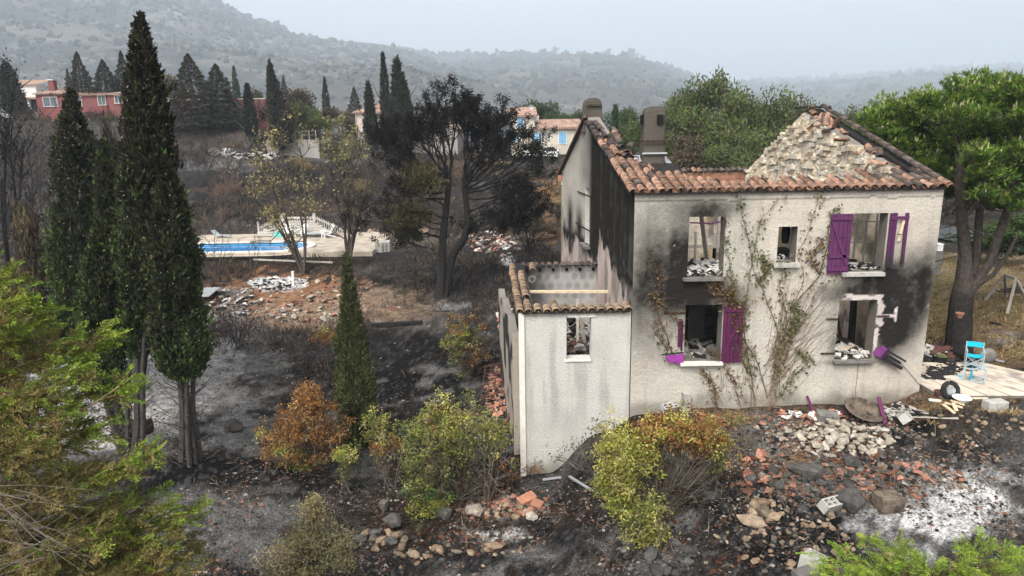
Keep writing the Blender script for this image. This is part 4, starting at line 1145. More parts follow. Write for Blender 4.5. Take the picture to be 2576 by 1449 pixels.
# tiles: eaves row, verge, crest
sa = norm(np.array([-.05, 1.0, .095]))
np_ = 12
for c in range(np_ + 1):
    x = AX0 - .06 + c * (AX1 - AX0 + .02) / np_
    for r in range(11 if c == 0 else 9 if c == 1 else (2 if c == 4 else 1)):
        if c == 1 and r in (2,): continue
        put_tile(annex, np.array([x, YF - .17, AZE + .06]) + sa * r * .40, sa, (1, 0, 0), 'tile_old', jit=1.4)
    if c < np_:
        for r in range(5 if c == 0 else 1): put_tile(annex, np.array([x + .12, YF - .13, AZE + .06]) + sa * r * .4, sa, (1, 0, 0), 'tile_old', chan=True)
for r in range(2): put_tile(annex, np.array([AX0 + .42, YF + 3.5 + r * .4, AZE + .46]), sa, (1, 0, 0), 'tile_old')
for k in range(12):
    put_tile(annex, (AX0 + .1 + k * .225, YF + 4.3, 3.0), (0, 1, .06), (1, 0, 0), 'tile_dark')
nm = NM(); nm.box(((AX0 + AX1) / 2, YF + .12, AZE + .02), (AX1 - AX0, .5, .045)); nm.bar((AX0 + .1, YF, AZE + .03), (AX0 - .1, YF + 4.6, AZE + .46), .42, .05); nm.build('roof_deck', M['wood_char'], parent=annex)
nm = NM(); nm.box((AX0 - .03, YF - .03, .05), (.16, .1, 5.1)); nm.build('corner_pilaster', M['coping'], parent=annex)
nm = NM(); nm.box((1.6, YF + 2.4, .6), (2.7, 4.2, .12)); nm.build('floor', M['concrete_dark'], parent=annex)
def annex_rub(n, mats):
    nm = NM()
    for k in range(n):
        s = random.uniform(.1, .4)
        nm.box((random.uniform(.6, 2.9), YF + random.uniform(.6, 4.2), .7 + random.uniform(0, .55)), (s, s * random.uniform(.2, .8), s * random.uniform(.1, .4)), (random.uniform(-.7, .7), random.uniform(-.7, .7), random.uniform(0, 3)), mi=random.choice(range(len(mats))))
    nm.build('debris', [M[m] for m in mats], parent=annex)['kind'] = 'stuff'
annex_rub(260, ('shard', 'chip', 'wood_char', 'concrete', 'tile_old', 'wood_char'))
for x0, z0, x1, z1 in ((1.95, 1.0, 1.95, 2.5), (2.15, 1.2, 2.0, 2.4)):
    nm = NM(); nm.bar((x0, YF + 1.6, z0), (x1, YF + 1.8, z1), .1, .08); nm.build('charred_post', M['wood_grey'], parent=annex)

# ------------------------------------------------------------------ vegetation
def rand_dirs(n, up=0.0):
    d = norm(rng.normal(size=(n, 3))); d[:, 2] += up
    return norm(d)
def pick(pal, n, var=.25):
    c = np.array(pal)[rng.integers(0, len(pal), n)]
    return np.clip(c * (1 + (rng.random((n, 1)) - .5) * 2 * var), .004, .9)

def cypress_geo(nm, h, prof, n, pal_fn, leaf=(.22, .05), lump=.22, base=(0, 0, 0), lean=(0, 0), seed=0, cones=0):
    """columnar crown: prof = [(height fraction, radius)] ; pal_fn(t, angle, n) -> colours"""
    base = np.array(base, float)
    hf = np.array([p[0] for p in prof]); rf = np.array([p[1] for p in prof])
    t0, t1 = hf[0], hf[-1]
    tt = np.linspace(t0, t1, 200); rr = np.interp(tt, hf, rf) + .03
    cdf = np.cumsum(rr); cdf /= cdf[-1]
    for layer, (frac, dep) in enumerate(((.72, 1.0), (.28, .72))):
        k = int(n * frac)
        q = max(1, k // 11); ti = np.interp(rng.random(q), cdf, tt); ai = rng.random(q) * 2 * np.pi; ri = (.95 + .30 * (rng.random(q) - .70)) * (1 + .25 * (rng.random(q) < .05))
        cid = rng.integers(0, q, k)
        rl = np.maximum(np.interp(ti, hf, rf), .05)[cid]
        t = np.clip(ti[cid] + rng.normal(0, .5, k) * leaf[0] / h, t0, t1); a = ai[cid] + rng.normal(0, .6, k) * leaf[0] * .55 / rl
        r = np.interp(t, hf, rf) * (ri[cid] if h > 2 else 1)
        lm = 1 + lump * 2 * (vnoise(a * 1.6 + 3 * seed, t * h * 1.1, seed) - .5) + lump * (vnoise(a * 4.1, t * h * 2.6, seed + 3) - .5) * 1.4
        r = r * lm * (dep - .16 * rng.random(k) ** 2)
        P = np.stack([r * np.cos(a) + lean[0] * t * h, r * np.sin(a) + lean[1] * t * h, t * h], -1) + base
        out = np.stack([np.cos(a), np.sin(a), np.zeros(k)], -1)
        D = out * .38 + np.array([0, 0, 1.0]) + rng.normal(0, .4, (k, 3))
        c = pal_fn(t, a, k) * (1 - .4 * layer) * (.75 + 1.1 * vnoise(a * 3 + seed, t * h * 2.2, seed + 8))[:, None]  # inner leaf layer gets darker colours: shade inside the crown painted in
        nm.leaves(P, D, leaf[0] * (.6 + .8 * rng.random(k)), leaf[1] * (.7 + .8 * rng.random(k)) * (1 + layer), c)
    if cones:
        t = np.interp(rng.random(cones), cdf, tt); a = rng.random(cones) * 2 * np.pi
        r = np.interp(t, hf, rf) * (1.02 + .1 * rng.random(cones))
        P = np.stack([r * np.cos(a) + lean[0] * t * h, r * np.sin(a) + lean[1] * t * h, t * h], -1) + base
        V0, F0 = ICO1
        keepm = t > .35
        P = P[keepm]
        q = len(P)
        s = (.010 + .010 * rng.random(q))
        V = V0[None] * s[:, None, None] + P[:, None, :]
        nm.add(V.reshape(-1, 3), (F0[None] + (np.arange(q) * len(V0))[:, None, None]).reshape(-1, 3), np.repeat(pick([_c(.42, .39, .34), _c(.26, .23, .2)], q), len(V0), 0))

def grow(start, d, length, r0, depth, rg, kids=(3, 5), spread=.6, shrink=.66, up=.1, wob=.12, seg=5, out=None, tips=None, minr=.004, first=.35):
    """recursive limbs -> list of (points, radii); tips = [(point, direction)]"""
    if out is None: out, tips = [], []
    P = [np.array(start, float)]; d = norm(np.array(d, float))
    for k in range(seg):
        d = norm(d + rg.normal(0, wob, 3) + np.array([0, 0, up * .3]))
        P.append(P[-1] + d * length / seg)
    r = np.linspace(r0, max(r0 * .5, minr), seg + 1)
    out.append((np.array(P), r))
    if depth <= 0:
        tips.append((P[-1], d)); tips.append((P[-2], d))
        return out, tips
    n = rg.integers(kids[0], kids[1] + 1)
    for k in range(n):
        f = first + (1 - first) * (k + rg.random() * .8) / n
        f = min(f, 1.0); q = f * seg; i = min(int(q), seg - 1)
        p = P[i] + (P[i + 1] - P[i]) * (q - i)
        ax = norm(rg.normal(size=3)); side = norm(np.cross(d, ax))
        nd = norm(d * (1 - spread * .6) + side * spread + np.array([0, 0, up]))
        grow(p, nd, length * shrink * (.7 + .5 * rg.random()), max(np.interp(q, range(seg + 1), r) * .62, minr), depth - 1, rg, kids, spread, shrink, up, wob, max(3, seg - 1), out, tips, minr, first)
    tips.append((P[-1], d))
    return out, tips
def limbs(nm, segs, col, sides=(7, 5, 4, 3), big=.05):
    for P, r in segs:
        s = sides[0] if r[0] > .12 else sides[1] if r[0] > big else sides[2] if r[0] > .015 else sides[3]
        c = col * rng.uniform(.75, 1.25)
        nm.tube(P, r, s, c, cap=False)
def plant(name, label, cat, base, group=None):
    return thing(name, label, cat, base, group=group)

# --- the big cypresses at the left
DKG = [_c(.030, .044, .015), _c(.040, .056, .018), _c(.024, .034, .014)]
BRT = [_c(.062, .112, .02), _c(.08, .135, .026), _c(.045, .085, .018)]
BRN = [_c(.042, .036, .019), _c(.03, .026, .016), _c(.055, .044, .022)]
BLK = [_c(.013, .013, .010), _c(.018, .016, .012)]
def cyp_pal(green_side, topblack, lowgreen):
    def f(t, a, n):
        g = np.clip(.5 + .5 * np.cos(a - green_side), 0, 1) ** 1.6
        w = np.clip(g * 1.0 + lowgreen * sstep(.6, .2, t) - topblack * sstep(.35, .85, t) + rng.normal(0, .16, n), 0, 1)
        c = pick(BRN + BLK + DKG, n)
        m = rng.random(n) < w * .85 + .1
        c[m] = pick(BRT + DKG, int(m.sum()))
        b = rng.random(n) < topblack * sstep(.45, .9, t) * .8
        c[b] = pick(BLK + BRN[:1], int(b.sum()))
        return c
    return f
def big_cypress(label, bpx, bpy, tpx, tpy, prof_px, n, gside, topb, lowg, cones, seed, y=None, stems=((0, 0),)):
    """prof_px: (frame y, left x, right x) rows from the crown's foot to its top"""
    b = gpt(bpx, bpy) if y is None else np.array([*(atY(bpx, bpy, y)[:2]), 0])
    if y is not None: b[2] = float(gz(b[0], b[1]))
    Y = b[1]
    top = atY(tpx, tpy, Y); h = top[2] - b[2]
    rows = sorted([( (atY((l + r) / 2, py, Y)[2] - b[2]) / h, (r - l) / 2 * Y * 1.03 / FPX, (atY((l + r) / 2, py, Y)[0] - b[0])) for py, l, r in prof_px])
    prof = [(f, rr) for f, rr, _ in rows]
    nm = NM(); cypress_geo(nm, h, prof, int(n * 1.7), cyp_pal(gside, topb, lowg), (.145, .055), .30, (0, 0, 0), seed=seed, cones=cones)
    # bend the crown so that its axis follows the photographed one
    hz = np.array([0] + [f * h for f, _, _ in rows]); ax = np.array([0] + [x for _, _, x in rows])
    for k in range(len(nm.V)):
        nm.V[k] = nm.V[k] + np.stack([np.interp(nm.V[k][:, 2], hz, ax), 0 * nm.V[k][:, 2], 0 * nm.V[k][:, 2]], -1) + b
    t = plant('cypress_tree', label, 'tree', b, 'big scorched cypresses')
    nm.build('crown', M['needle'], parent=t)
    for k, (dx, dy) in enumerate(stems):
        tr = NM()
        zz = np.linspace(-.3, h * .86, 9)
        pts = np.stack([np.interp(zz, hz, ax) + dx * (1 - zz / h) + .05 * np.sin(zz * 1.3 + k), dy * (1 - zz / h) + .05 * np.cos(zz), zz], -1) + b
        tr.tube(pts + np.cumsum(rng.normal(0, .035, (9, 3)) * (1, 1, 0), 0), np.linspace(.14 if k == 0 else .085, .03, 9), 7, _c(.062, .057, .052))
        rg = np.random.default_rng(seed + k)
        for j in range(26):
            f = rg.random() * .45; p = pts[0] + (pts[-1] - pts[0]) * f; an = rg.random() * 6.28
            d = np.array([math.cos(an), math.sin(an), .5])
            q = p + d * rg.uniform(.25, 1.0)
            tr.tube([p, (p + q) / 2 + rg.normal(0, .04, 3), q + (0, 0, .15)], [.018, .012, .005], 3, _c(.07, .062, .055), cap=False)
        tr.build('trunk', M['bark'], parent=t)
    return t
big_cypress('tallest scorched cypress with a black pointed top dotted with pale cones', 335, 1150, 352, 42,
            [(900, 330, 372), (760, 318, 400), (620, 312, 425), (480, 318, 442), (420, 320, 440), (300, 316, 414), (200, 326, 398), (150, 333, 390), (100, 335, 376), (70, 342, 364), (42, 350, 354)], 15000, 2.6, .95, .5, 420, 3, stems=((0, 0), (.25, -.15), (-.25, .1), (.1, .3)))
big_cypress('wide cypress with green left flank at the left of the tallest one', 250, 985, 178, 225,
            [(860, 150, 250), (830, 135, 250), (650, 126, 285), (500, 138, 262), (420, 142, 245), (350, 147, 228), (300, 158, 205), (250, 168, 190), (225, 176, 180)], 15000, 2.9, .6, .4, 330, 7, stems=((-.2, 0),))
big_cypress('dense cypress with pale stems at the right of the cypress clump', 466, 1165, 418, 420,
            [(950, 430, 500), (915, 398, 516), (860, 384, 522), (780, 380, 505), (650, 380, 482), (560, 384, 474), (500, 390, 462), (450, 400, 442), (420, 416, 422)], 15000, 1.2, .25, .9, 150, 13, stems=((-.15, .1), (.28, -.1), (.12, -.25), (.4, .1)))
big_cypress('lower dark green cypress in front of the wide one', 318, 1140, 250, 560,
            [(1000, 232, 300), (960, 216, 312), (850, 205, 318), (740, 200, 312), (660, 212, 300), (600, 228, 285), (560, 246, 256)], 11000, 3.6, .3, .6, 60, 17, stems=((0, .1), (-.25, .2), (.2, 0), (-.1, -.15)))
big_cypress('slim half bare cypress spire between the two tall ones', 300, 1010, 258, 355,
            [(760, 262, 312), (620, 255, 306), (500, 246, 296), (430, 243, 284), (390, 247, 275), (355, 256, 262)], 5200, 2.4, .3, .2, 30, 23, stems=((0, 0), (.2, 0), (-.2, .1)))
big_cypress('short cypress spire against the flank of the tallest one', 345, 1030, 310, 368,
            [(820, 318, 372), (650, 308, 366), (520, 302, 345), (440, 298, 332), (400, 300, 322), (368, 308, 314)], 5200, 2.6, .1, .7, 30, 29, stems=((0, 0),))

# small cypress left of the house
def small_cyp():
    b = gpt(905, 1118); Y = b[1]; h = atY(893, 640, Y)[2] - b[2]
    nm = NM()
    pal = [_c(.062, .072, .026), _c(.05, .062, .022), _c(.075, .075, .032), _c(.045, .045, .02)]
    cypress_geo(nm, h, [(.0, .34), (.08, .57), (.28, .64), (.45, .53), (.65, .34), (.8, .2), (.93, .085), (1, .01)], 20000, lambda t, a, n: pick(pal, n) * (.75 + .4 * np.clip(np.cos(a + 1.0), -1, 1) * .5 + .2)[:, None], (.17, .036), .16, b, seed=41)
    t = plant('cypress_tree', 'single small olive green cypress on the black slope left of the house', 'tree', b)
    nm.build('crown', M['needle'], parent=t)
    tr = NM(); tr.tube([b - (0, 0, .2), b + (0, 0, h * .9)], [.1, .01], 6, _c(.1, .09, .08)); tr.build('trunk', M['bark'], parent=t)
small_cyp()

# --- charred umbrella pine in the middle
def charred_pine():
    b = gpt(1106, 748); Y = b[1]
    t = plant('charred_pine', 'large charred pine with two black stems and burnt drooping needles', 'tree', b)
    rg = np.random.default_rng(8)
    def pt(px, py, dy=0): return atY(px, py, Y + dy)
    stemA = np.array([b + (0, 0, -.2), pt(1110, 690), pt(1112, 640), pt(1118, 560), pt(1128, 480), pt(1130, 440)])
    stemB = np.array([b + (.25, 0, -.2), pt(1128, 690, .2), pt(1140, 640, .3), pt(1168, 600, .3), pt(1178, 560, .3), pt(1172, 500, .4), pt(1166, 450, .5)])
    bk = _c(.030, .028, .027)
    tr = NM(); tr.tube(stemA, [.32, .23, .2, .18, .16, .13], 10, bk); tr.tube(stemB, [.2, .2, .2, .2, .18, .15, .12], 10, bk * .8)
    segs, tips = [], []
    # limbs fan out from the two stems to ends on the crown's outline
    T = [('A', 1, 1100, 222), ('A', 1, 1146, 226), ('B', 1, 1179, 226), ('B', 1, 1224, 246), ('B', 1, 1264, 262), ('B', .97, 1287, 290), ('B', .94, 1290, 326), ('A', 1, 1067, 258), ('A', .98, 1030, 276), ('A', .98, 1046, 300), ('A', 1, 1120, 262), ('B', 1, 1200, 272), ('B', .98, 1245, 290), ('A', 1, 1090, 290), ('B', .98, 1160, 262),
         ('A', .95, 952, 332), ('A', .93, 963, 360), ('A', .9, 981, 396), ('A', .95, 985, 340), ('A', .88, 1010, 410), ('B', .92, 1336, 348), ('B', .9, 1356, 368), ('B', .88, 1348, 420), ('B', .85, 1316, 456), ('B', .9, 1310, 380), ('B', .93, 1262, 360), ('B', .95, 1230, 330),
         ('A', .75, 984, 464), ('A', .7, 1010, 480), ('A', .8, 1040, 450), ('A', .55, 928, 524), ('A', .5, 970, 562), ('A', .5, 1038, 584), ('A', .58, 1000, 540), ('A', .62, 1030, 520), ('B', .7, 1316, 498), ('B', .66, 1356, 520), ('B', .6, 1340, 535), ('B', .62, 1276, 545), ('B', .72, 1290, 480), ('B', .68, 1300, 510), ('B', .55, 1310, 560), ('B', .75, 1330, 470), ('B', .6, 1250, 560), ('A', .4, 1010, 600), ('B', .45, 1180, 560), ('A', .9, 1085, 350), ('B', .93, 1210, 380)]
    for (st, f, px, py) in T:
        S = stemA if st == 'A' else stemB
        q = f * (len(S) - 1); i = min(int(q), len(S) - 2); p = S[i] + (S[i + 1] - S[i]) * (q - i)
        dy = rg.uniform(-2.2, 2.2)
        e = pt(px, py + 26 if py < 330 else py, dy); mid = p * .45 + e * .55 + np.array([0, 0, -.55 if py < 470 else .1]) + rg.normal(0, .12, 3)
        r = .075 if py < 470 else .045
        tt = np.linspace(0, 1, 9)[:, None]
        P = (1 - tt) ** 2 * p + 2 * tt * (1 - tt) * mid + tt ** 2 * e
        P[1:-1] += rg.normal(0, .05, (7, 3))
        segs.append((P, np.linspace(r, .014, 9)))
        tips.append((e, norm(e - P[-3])))
        for k in range(6):
            i0 = rg.integers(3, 8); st_ = P[i0]
            e2 = e + rg.normal(0, 1, 3) * np.array([.55, .7, .26]) * (1.2 - .06 * i0) - (e - st_) * rg.uniform(0, .25)
            m2 = (st_ + e2) / 2 + np.array([0, 0, -.16]) + rg.normal(0, .07, 3); t2 = np.linspace(0, 1, 6)[:, None]
            Q = (1 - t2) ** 2 * st_ + 2 * t2 * (1 - t2) * m2 + t2 ** 2 * e2
            segs.append((Q, np.linspace(.028, .009, 6))); tips.append((e2, norm(e2 - Q[-2])))
            for j in range(3):
                s3 = Q[rg.integers(2, 5)]; e3 = e2 + rg.normal(0, 1, 3) * np.array([.33, .33, .2])
                segs.append((np.array([s3, (s3 + e3) / 2 + rg.normal(0, .05, 3) - (0, 0, .05), e3]), np.array([.013, .010, .007]))); tips.append((e3, norm(e3 - s3)))
    limbs(tr, segs, bk, big=.04)
    tr.build('trunk', M['bark'], parent=t)
    TP = np.array([p for p, d in tips]); TD = np.array([d for p, d in tips])
    px, py = proj(TP)
    lush = ((np.abs(px - 1070) < 60) & (np.abs(py - 450) < 50)) | ((px < 1095) & (py > 510) & (py < 610) & (px > 990))
    nm = NM()
    keep = rng.random(len(TP)) < np.where(py < 350, .92, np.where((py > 480) & (px > 1230), .75, .55))
    P, D = TP[keep], TD[keep]; q = len(P); K = 50
    ax_ = norm(D * .6 + np.array([0, 0, .8]))
    along = rng.random((q * K, 1))
    Pk = np.repeat(P, K, 0) + np.repeat(ax_, K, 0) * (along - .35) * .42 + rng.normal(0, .075, (q * K, 3))
    Dk = np.repeat(D, K, 0) * .35 + rng.normal(0, .55, (q * K, 3)) + np.array([0, 0, .1])
    c = pick([_c(.011, .011, .011), _c(.015, .014, .013), _c(.024, .019, .015), _c(.009, .009, .010)], q * K)
    g = np.repeat(lush[keep], K) & (rng.random(q * K) < .7)
    c[g] = pick([_c(.085, .078, .035), _c(.07, .058, .028), _c(.055, .05, .024)], int(g.sum()))
    nm.leaves(Pk, Dk, rng.uniform(.12, .27, q * K), .048, c, droop=.3)
    # singed olive patches
    for (cx, cy, rx, ry, n) in ((1062, 440, 40, 36, 1500), (1090, 462, 36, 22, 600), (1050, 545, 44, 18, 900), (1000, 556, 30, 18, 500)):
        u = norm(rng.normal(size=(n, 3))) * rng.random((n, 1)) ** .4
        s = Y / FPX
        P = pt(cx, cy, -1.0) + u * np.array([rx * s, .9, ry * s])
        nm.leaves(P, rand_dirs(n, .1), rng.uniform(.15, .3, n), .05, pick([_c(.095, .088, .04), _c(.07, .06, .03), _c(.12, .105, .05), _c(.045, .04, .02)], n), droop=.3)
    nm.build('needles', M['char_leaf'], parent=t)
charred_pine()

# --- umbrella pine at the right
def umbrella_pine():
    b = gpt(2412, 888); Y = b[1]
    t = plant('umbrella_pine', 'tall umbrella pine with a bright green dome and charred trunk foot', 'tree', b)
    def pt(px, py, dy=0): return atY(px, py, Y + dy)
    tr = NM(); rg = np.random.default_rng(4)
    main = np.array([b + (0, 0, -.3), pt(2412, 840), pt(2418, 760), pt(2425, 710), pt(2428, 640), pt(2420, 560), pt(2415, 480), pt(2418, 400)])
    mm = np.stack([np.interp(np.linspace(0, 7, 40), range(8), main[:, i]) for i in range(3)], -1); mr = np.interp(np.linspace(0, 7, 40), range(8), [.44, .36, .33, .27, .18, .15, .14, .11])
    ch_ = sstep(1.9, 3.1, np.linspace(0, 7, 40))[:, None, None] + rng.normal(0, .16, (40, 12, 1)); ch_ = np.clip(ch_, 0, 1)
    tr.tube(mm, mr * (1 + rng.normal(0, .02, 40)), 12, (_c(.026, .024, .022) * (1 - ch_) + _c(.068, .056, .048) * ch_).reshape(-1, 3), cap=False)
    S = [([pt(2425, 740), pt(2455, 660, .2), pt(2462, 560, .3), pt(2468, 480, .3), pt(2462, 400, .4)], .15), ([pt(2432, 745, -.1), pt(2490, 660, -.2), pt(2520, 570, -.3), pt(2550, 480, -.4), pt(2590, 400, -.5)], .15), ([pt(2440, 730, -.1), pt(2500, 690, -.5), pt(2535, 640, -.8), pt(2560, 590, -1)], .08)]
    segs, tips = [], []
    for P, r in S: tr.tube(P, np.linspace(r, r * .55, len(P)), 9, _c(.066, .055, .048))
    ends = [main[-1], main[-2], main[-3], np.array(S[0][0][-1]), np.array(S[0][0][-2]), np.array(S[1][0][-1]), np.array(S[1][0][-2])]
    for k in range(24):
        e = ends[k % len(ends)]
        tx = rg.uniform(2340, 2640); tg = pt(tx, rg.uniform(250, 440), rg.uniform(3.5, 6.5) if tx < 2390 else rg.uniform(-1.5, 3))
        tt = np.linspace(0, 1, 6)[:, None]; mid = (e + tg) / 2 + np.array([0, 0, .2])
        segs.append(((1 - tt) ** 2 * e + 2 * tt * (1 - tt) * mid + tt ** 2 * tg, np.linspace(.05, .015, 6)))
    for k in range(16):      # dead snags under the crown
        p = pt(rg.uniform(2405, 2440), rg.uniform(480, 660)); a = rg.random() * 6.28
        grow(p, (math.cos(a), math.sin(a) * .6, .0), rg.uniform(.7, 1.5), .025, 1, rg, (2, 3), .5, .6, -.1, .2, 4, segs, tips, .006)
    limbs(tr, segs, _c(.085, .07, .06)); tr.build('trunk', M['bark'], parent=t)
    # dome of needle tufts: lobes
    lobes = []
    s = Y / FPX
    dome = [(2140, 305), (2230, 250), (2300, 215), (2380, 190), (2470, 180), (2580, 190), (2700, 230), (2720, 440), (2600, 500), (2520, 510), (2440, 500), (2390, 490), (2330, 450), (2250, 395), (2180, 345)]
    dx_ = np.array([p[0] for p in dome]); dy_ = np.array([p[1] for p in dome])
    def inside(x, y):
        c = False
        for i in range(len(dome)):
            x1, y1 = dome[i]; x2, y2 = dome[i - 1]
            if (y1 > y) != (y2 > y) and x < (x2 - x1) * (y - y1) / (y2 - y1) + x1: c = not c
        return c
    while len(lobes) < 200:
        x, y = rg.uniform(2140, 2720), rg.uniform(180, 512)
        if not inside(x, y): continue
        d_ = rg.uniform(3.4, 7.0) if x < 2390 else rg.uniform(.8, 5) if x < 2450 else rg.uniform(-1.4, 4)
        k_ = (Y + d_) / Y; r_ = rg.uniform(30, 52) * s * k_ * (.75 if x < 2200 else 1)
        lobes.append((pt(x, y + 30, d_), np.array([r_ * 1.15, r_ * 1.1, r_ * .9])))
    nm = NM()
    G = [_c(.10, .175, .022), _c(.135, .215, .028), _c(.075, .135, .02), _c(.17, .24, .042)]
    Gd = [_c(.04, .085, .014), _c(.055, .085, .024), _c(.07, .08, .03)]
    for (c0, r) in lobes:
        n = int(rg.uniform(85, 115))
        u = norm(rng.normal(size=(n, 3))); u[:, 2] = np.where(u[:, 2] < -.35, -u[:, 2] * .5, u[:, 2])
        q = rng.random((n, 1)) ** .35
        P = c0 + u * r * q
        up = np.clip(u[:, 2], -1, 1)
        K = 10
        D = np.repeat(norm(u * .6 + np.array([0, 0, .6])), K, 0) + rng.normal(0, .5, (n * K, 3))
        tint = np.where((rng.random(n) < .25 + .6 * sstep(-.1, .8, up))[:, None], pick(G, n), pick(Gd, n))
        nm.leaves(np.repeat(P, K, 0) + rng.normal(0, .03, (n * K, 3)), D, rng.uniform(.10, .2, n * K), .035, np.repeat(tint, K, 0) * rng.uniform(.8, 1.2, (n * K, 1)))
        # pale new candles on the upper left of the dome
        m = (up > .45) & (rng.random(n) < np.where(c0[0] < b[0] + 1.0, .30, .04))
        Pc = P[m]; q = len(Pc)
        if q:
            nm.leaves(np.repeat(Pc, 3, 0) + rng.normal(0, .015, (q * 3, 3)) + (0, 0, .06), np.repeat([[0, 0, 1.0]], q * 3, 0) + rng.normal(0, .14, (q * 3, 3)), rng.uniform(.10, .2, q * 3), .04, pick([_c(.46, .42, .2), _c(.38, .38, .14), _c(.5, .45, .28)], q * 3))
    nm.build('crown', M['needle'], parent=t)
umbrella_pine()

# --- leafy bushes
YG = [_c(.27, .27, .045), _c(.34, .31, .075), _c(.2, .225, .038), _c(.4, .35, .13)]
OL = [_c(.14, .16, .04), _c(.19, .19, .06), _c(.105, .13, .028), _c(.27, .25, .11)]
RU = [_c(.22, .10, .03), _c(.28, .14, .04), _c(.17, .075, .025), _c(.33, .2, .08)]
DB = [_c(.07, .045, .025), _c(.05, .032, .02), _c(.10, .065, .035)]
GN = [_c(.055, .11, .025), _c(.08, .14, .03)]
def bush(label, base, blobs, leaf=(.085, .04), stems=14, name='laurel_bush', group=None, stemcol=_c(.13, .11, .09), yoff=0.0, cat='bush', mat='leaf', droop=.15, up=.25):
    """blobs: (px, py, rx, ry, n, palette, depth offset)"""
    b = gpt(*base); Y = b[1] + yoff; s = Y * 1.05 / FPX
    t = plant(name, label, cat, b, group)
    tr = NM(); rg = np.random.default_rng(int(base[0] * 7 + base[1]))
    nm = NM()
    for (px, py, rx, ry, n, pal, dy) in blobs:
        c0 = atY(px, py, Y + dy); r = np.array([rx * s, (rx + ry) / 2 * s * .9, ry * s])
        ns = max(2, int(stems * rx / 90))
        for k in range(ns):
            e = c0 + norm(rg.normal(size=3)) * r * .75
            st = b + np.array([rg.uniform(-.18, .18), rg.uniform(-.15, .15), -.08])
            mid = (st + e) / 2 + np.array([0, 0, .15]) + rg.normal(0, .1, 3)
            tt = np.linspace(0, 1, 6)[:, None]
            P = (1 - tt) ** 2 * st + 2 * tt * (1 - tt) * mid + tt ** 2 * e
            tr.tube(P, np.linspace(.020, .006, 6), 4, stemcol * rg.uniform(.7, 1.2), cap=False)
            sg, tp = [], []
            for j in range(3):
                i = rg.integers(2, 6); grow(P[i], norm(rg.normal(size=3) + (0, 0, .5)), r.mean() * .5, .007, 1, rg, (2, 4), .6, .6, .1, .2, 3, sg, tp, .003)
            for Pp, rr in sg: tr.tube(Pp, rr, 3, stemcol * rg.uniform(.7, 1.2), cap=False)
        if not n: continue
        # leaves gathered in twig clusters
        nc = max(8, n // 26)
        u = norm(rng.normal(size=(nc, 3))) * (rng.random((nc, 1)) ** .45)
        u *= (1 + 1.0 * (vnoise(u[:, 0] * 3 + px, u[:, 2] * 3 + py, 5)[:, None] - .5)) * (1 + .5 * (rng.random((nc, 1)) < .06))
        cc = c0 + u * r
        k = n // nc
        P = np.repeat(cc, k, 0) + rng.normal(0, .075, (nc * k, 3)) * np.array([1, 1, .9])
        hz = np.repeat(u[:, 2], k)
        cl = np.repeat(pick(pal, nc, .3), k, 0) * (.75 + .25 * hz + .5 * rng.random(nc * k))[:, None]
        nm.leaves(P, rand_dirs(nc * k, up), leaf[0] * rng.uniform(.45, 1.4, nc * k), leaf[1] * rng.uniform(.7, 1.2, nc * k), cl, droop=droop)
    tr.build('stems', M['bark'], parent=t)
    if nm.n: nm.build('foliage', M[mat], parent=t)
    return t
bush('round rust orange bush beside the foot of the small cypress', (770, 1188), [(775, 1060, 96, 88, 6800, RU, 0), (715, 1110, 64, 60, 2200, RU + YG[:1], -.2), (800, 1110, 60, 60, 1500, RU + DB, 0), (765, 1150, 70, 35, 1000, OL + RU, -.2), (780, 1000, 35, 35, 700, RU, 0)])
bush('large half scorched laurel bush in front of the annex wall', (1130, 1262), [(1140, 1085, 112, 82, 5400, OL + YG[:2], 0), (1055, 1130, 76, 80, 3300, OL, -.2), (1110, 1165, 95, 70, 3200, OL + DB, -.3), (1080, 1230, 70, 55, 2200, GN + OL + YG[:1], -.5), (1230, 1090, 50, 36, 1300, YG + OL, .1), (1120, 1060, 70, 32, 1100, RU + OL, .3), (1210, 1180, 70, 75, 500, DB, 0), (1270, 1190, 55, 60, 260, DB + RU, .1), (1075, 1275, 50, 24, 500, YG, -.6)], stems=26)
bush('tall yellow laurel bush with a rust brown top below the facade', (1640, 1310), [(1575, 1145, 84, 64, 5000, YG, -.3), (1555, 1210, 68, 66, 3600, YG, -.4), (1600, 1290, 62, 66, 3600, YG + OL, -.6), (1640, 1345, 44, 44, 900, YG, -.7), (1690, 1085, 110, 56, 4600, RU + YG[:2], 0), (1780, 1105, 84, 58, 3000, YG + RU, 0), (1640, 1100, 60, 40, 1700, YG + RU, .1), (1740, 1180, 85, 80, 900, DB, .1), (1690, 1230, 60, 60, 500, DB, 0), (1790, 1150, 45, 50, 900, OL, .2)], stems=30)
bush('brown and green bush left of the annex tiles', (1175, 950), [(1150, 850, 48, 44, 1300, OL + YG[:1], 0), (1185, 820, 55, 45, 900, DB + RU, .2), (1190, 880, 60, 60, 1100, DB + RU, .1), (1160, 910, 45, 40, 700, DB + OL, 0)], leaf=(.10, .05))
bush('small yellow green sapling touching the small cypress', (950, 1190), [(945, 1060, 30, 36, 900, YG + OL, 0), (945, 1095, 22, 22, 250, OL, 0)], stems=5)
bush('pale brown sapling with a bent bare stem', (985, 1230), [(985, 1110, 28, 30, 450, OL + RU, 0), (955, 1130, 24, 26, 380, YG + RU, 0), (1005, 1120, 26, 24, 240, RU, 0)], stems=5)
bush('small olive sapling under the rust orange bush', (872, 1235), [(872, 1150, 32, 34, 900, OL + YG, 0), (868, 1195, 22, 24, 220, OL, 0)], stems=5)
bush('ochre bush on the black slope above the rust orange bush', (825, 930), [(810, 850, 36, 36, 420, RU + YG[:1], 0), (845, 870, 30, 34, 360, RU + OL, 0)], stems=8, leaf=(.11, .055))
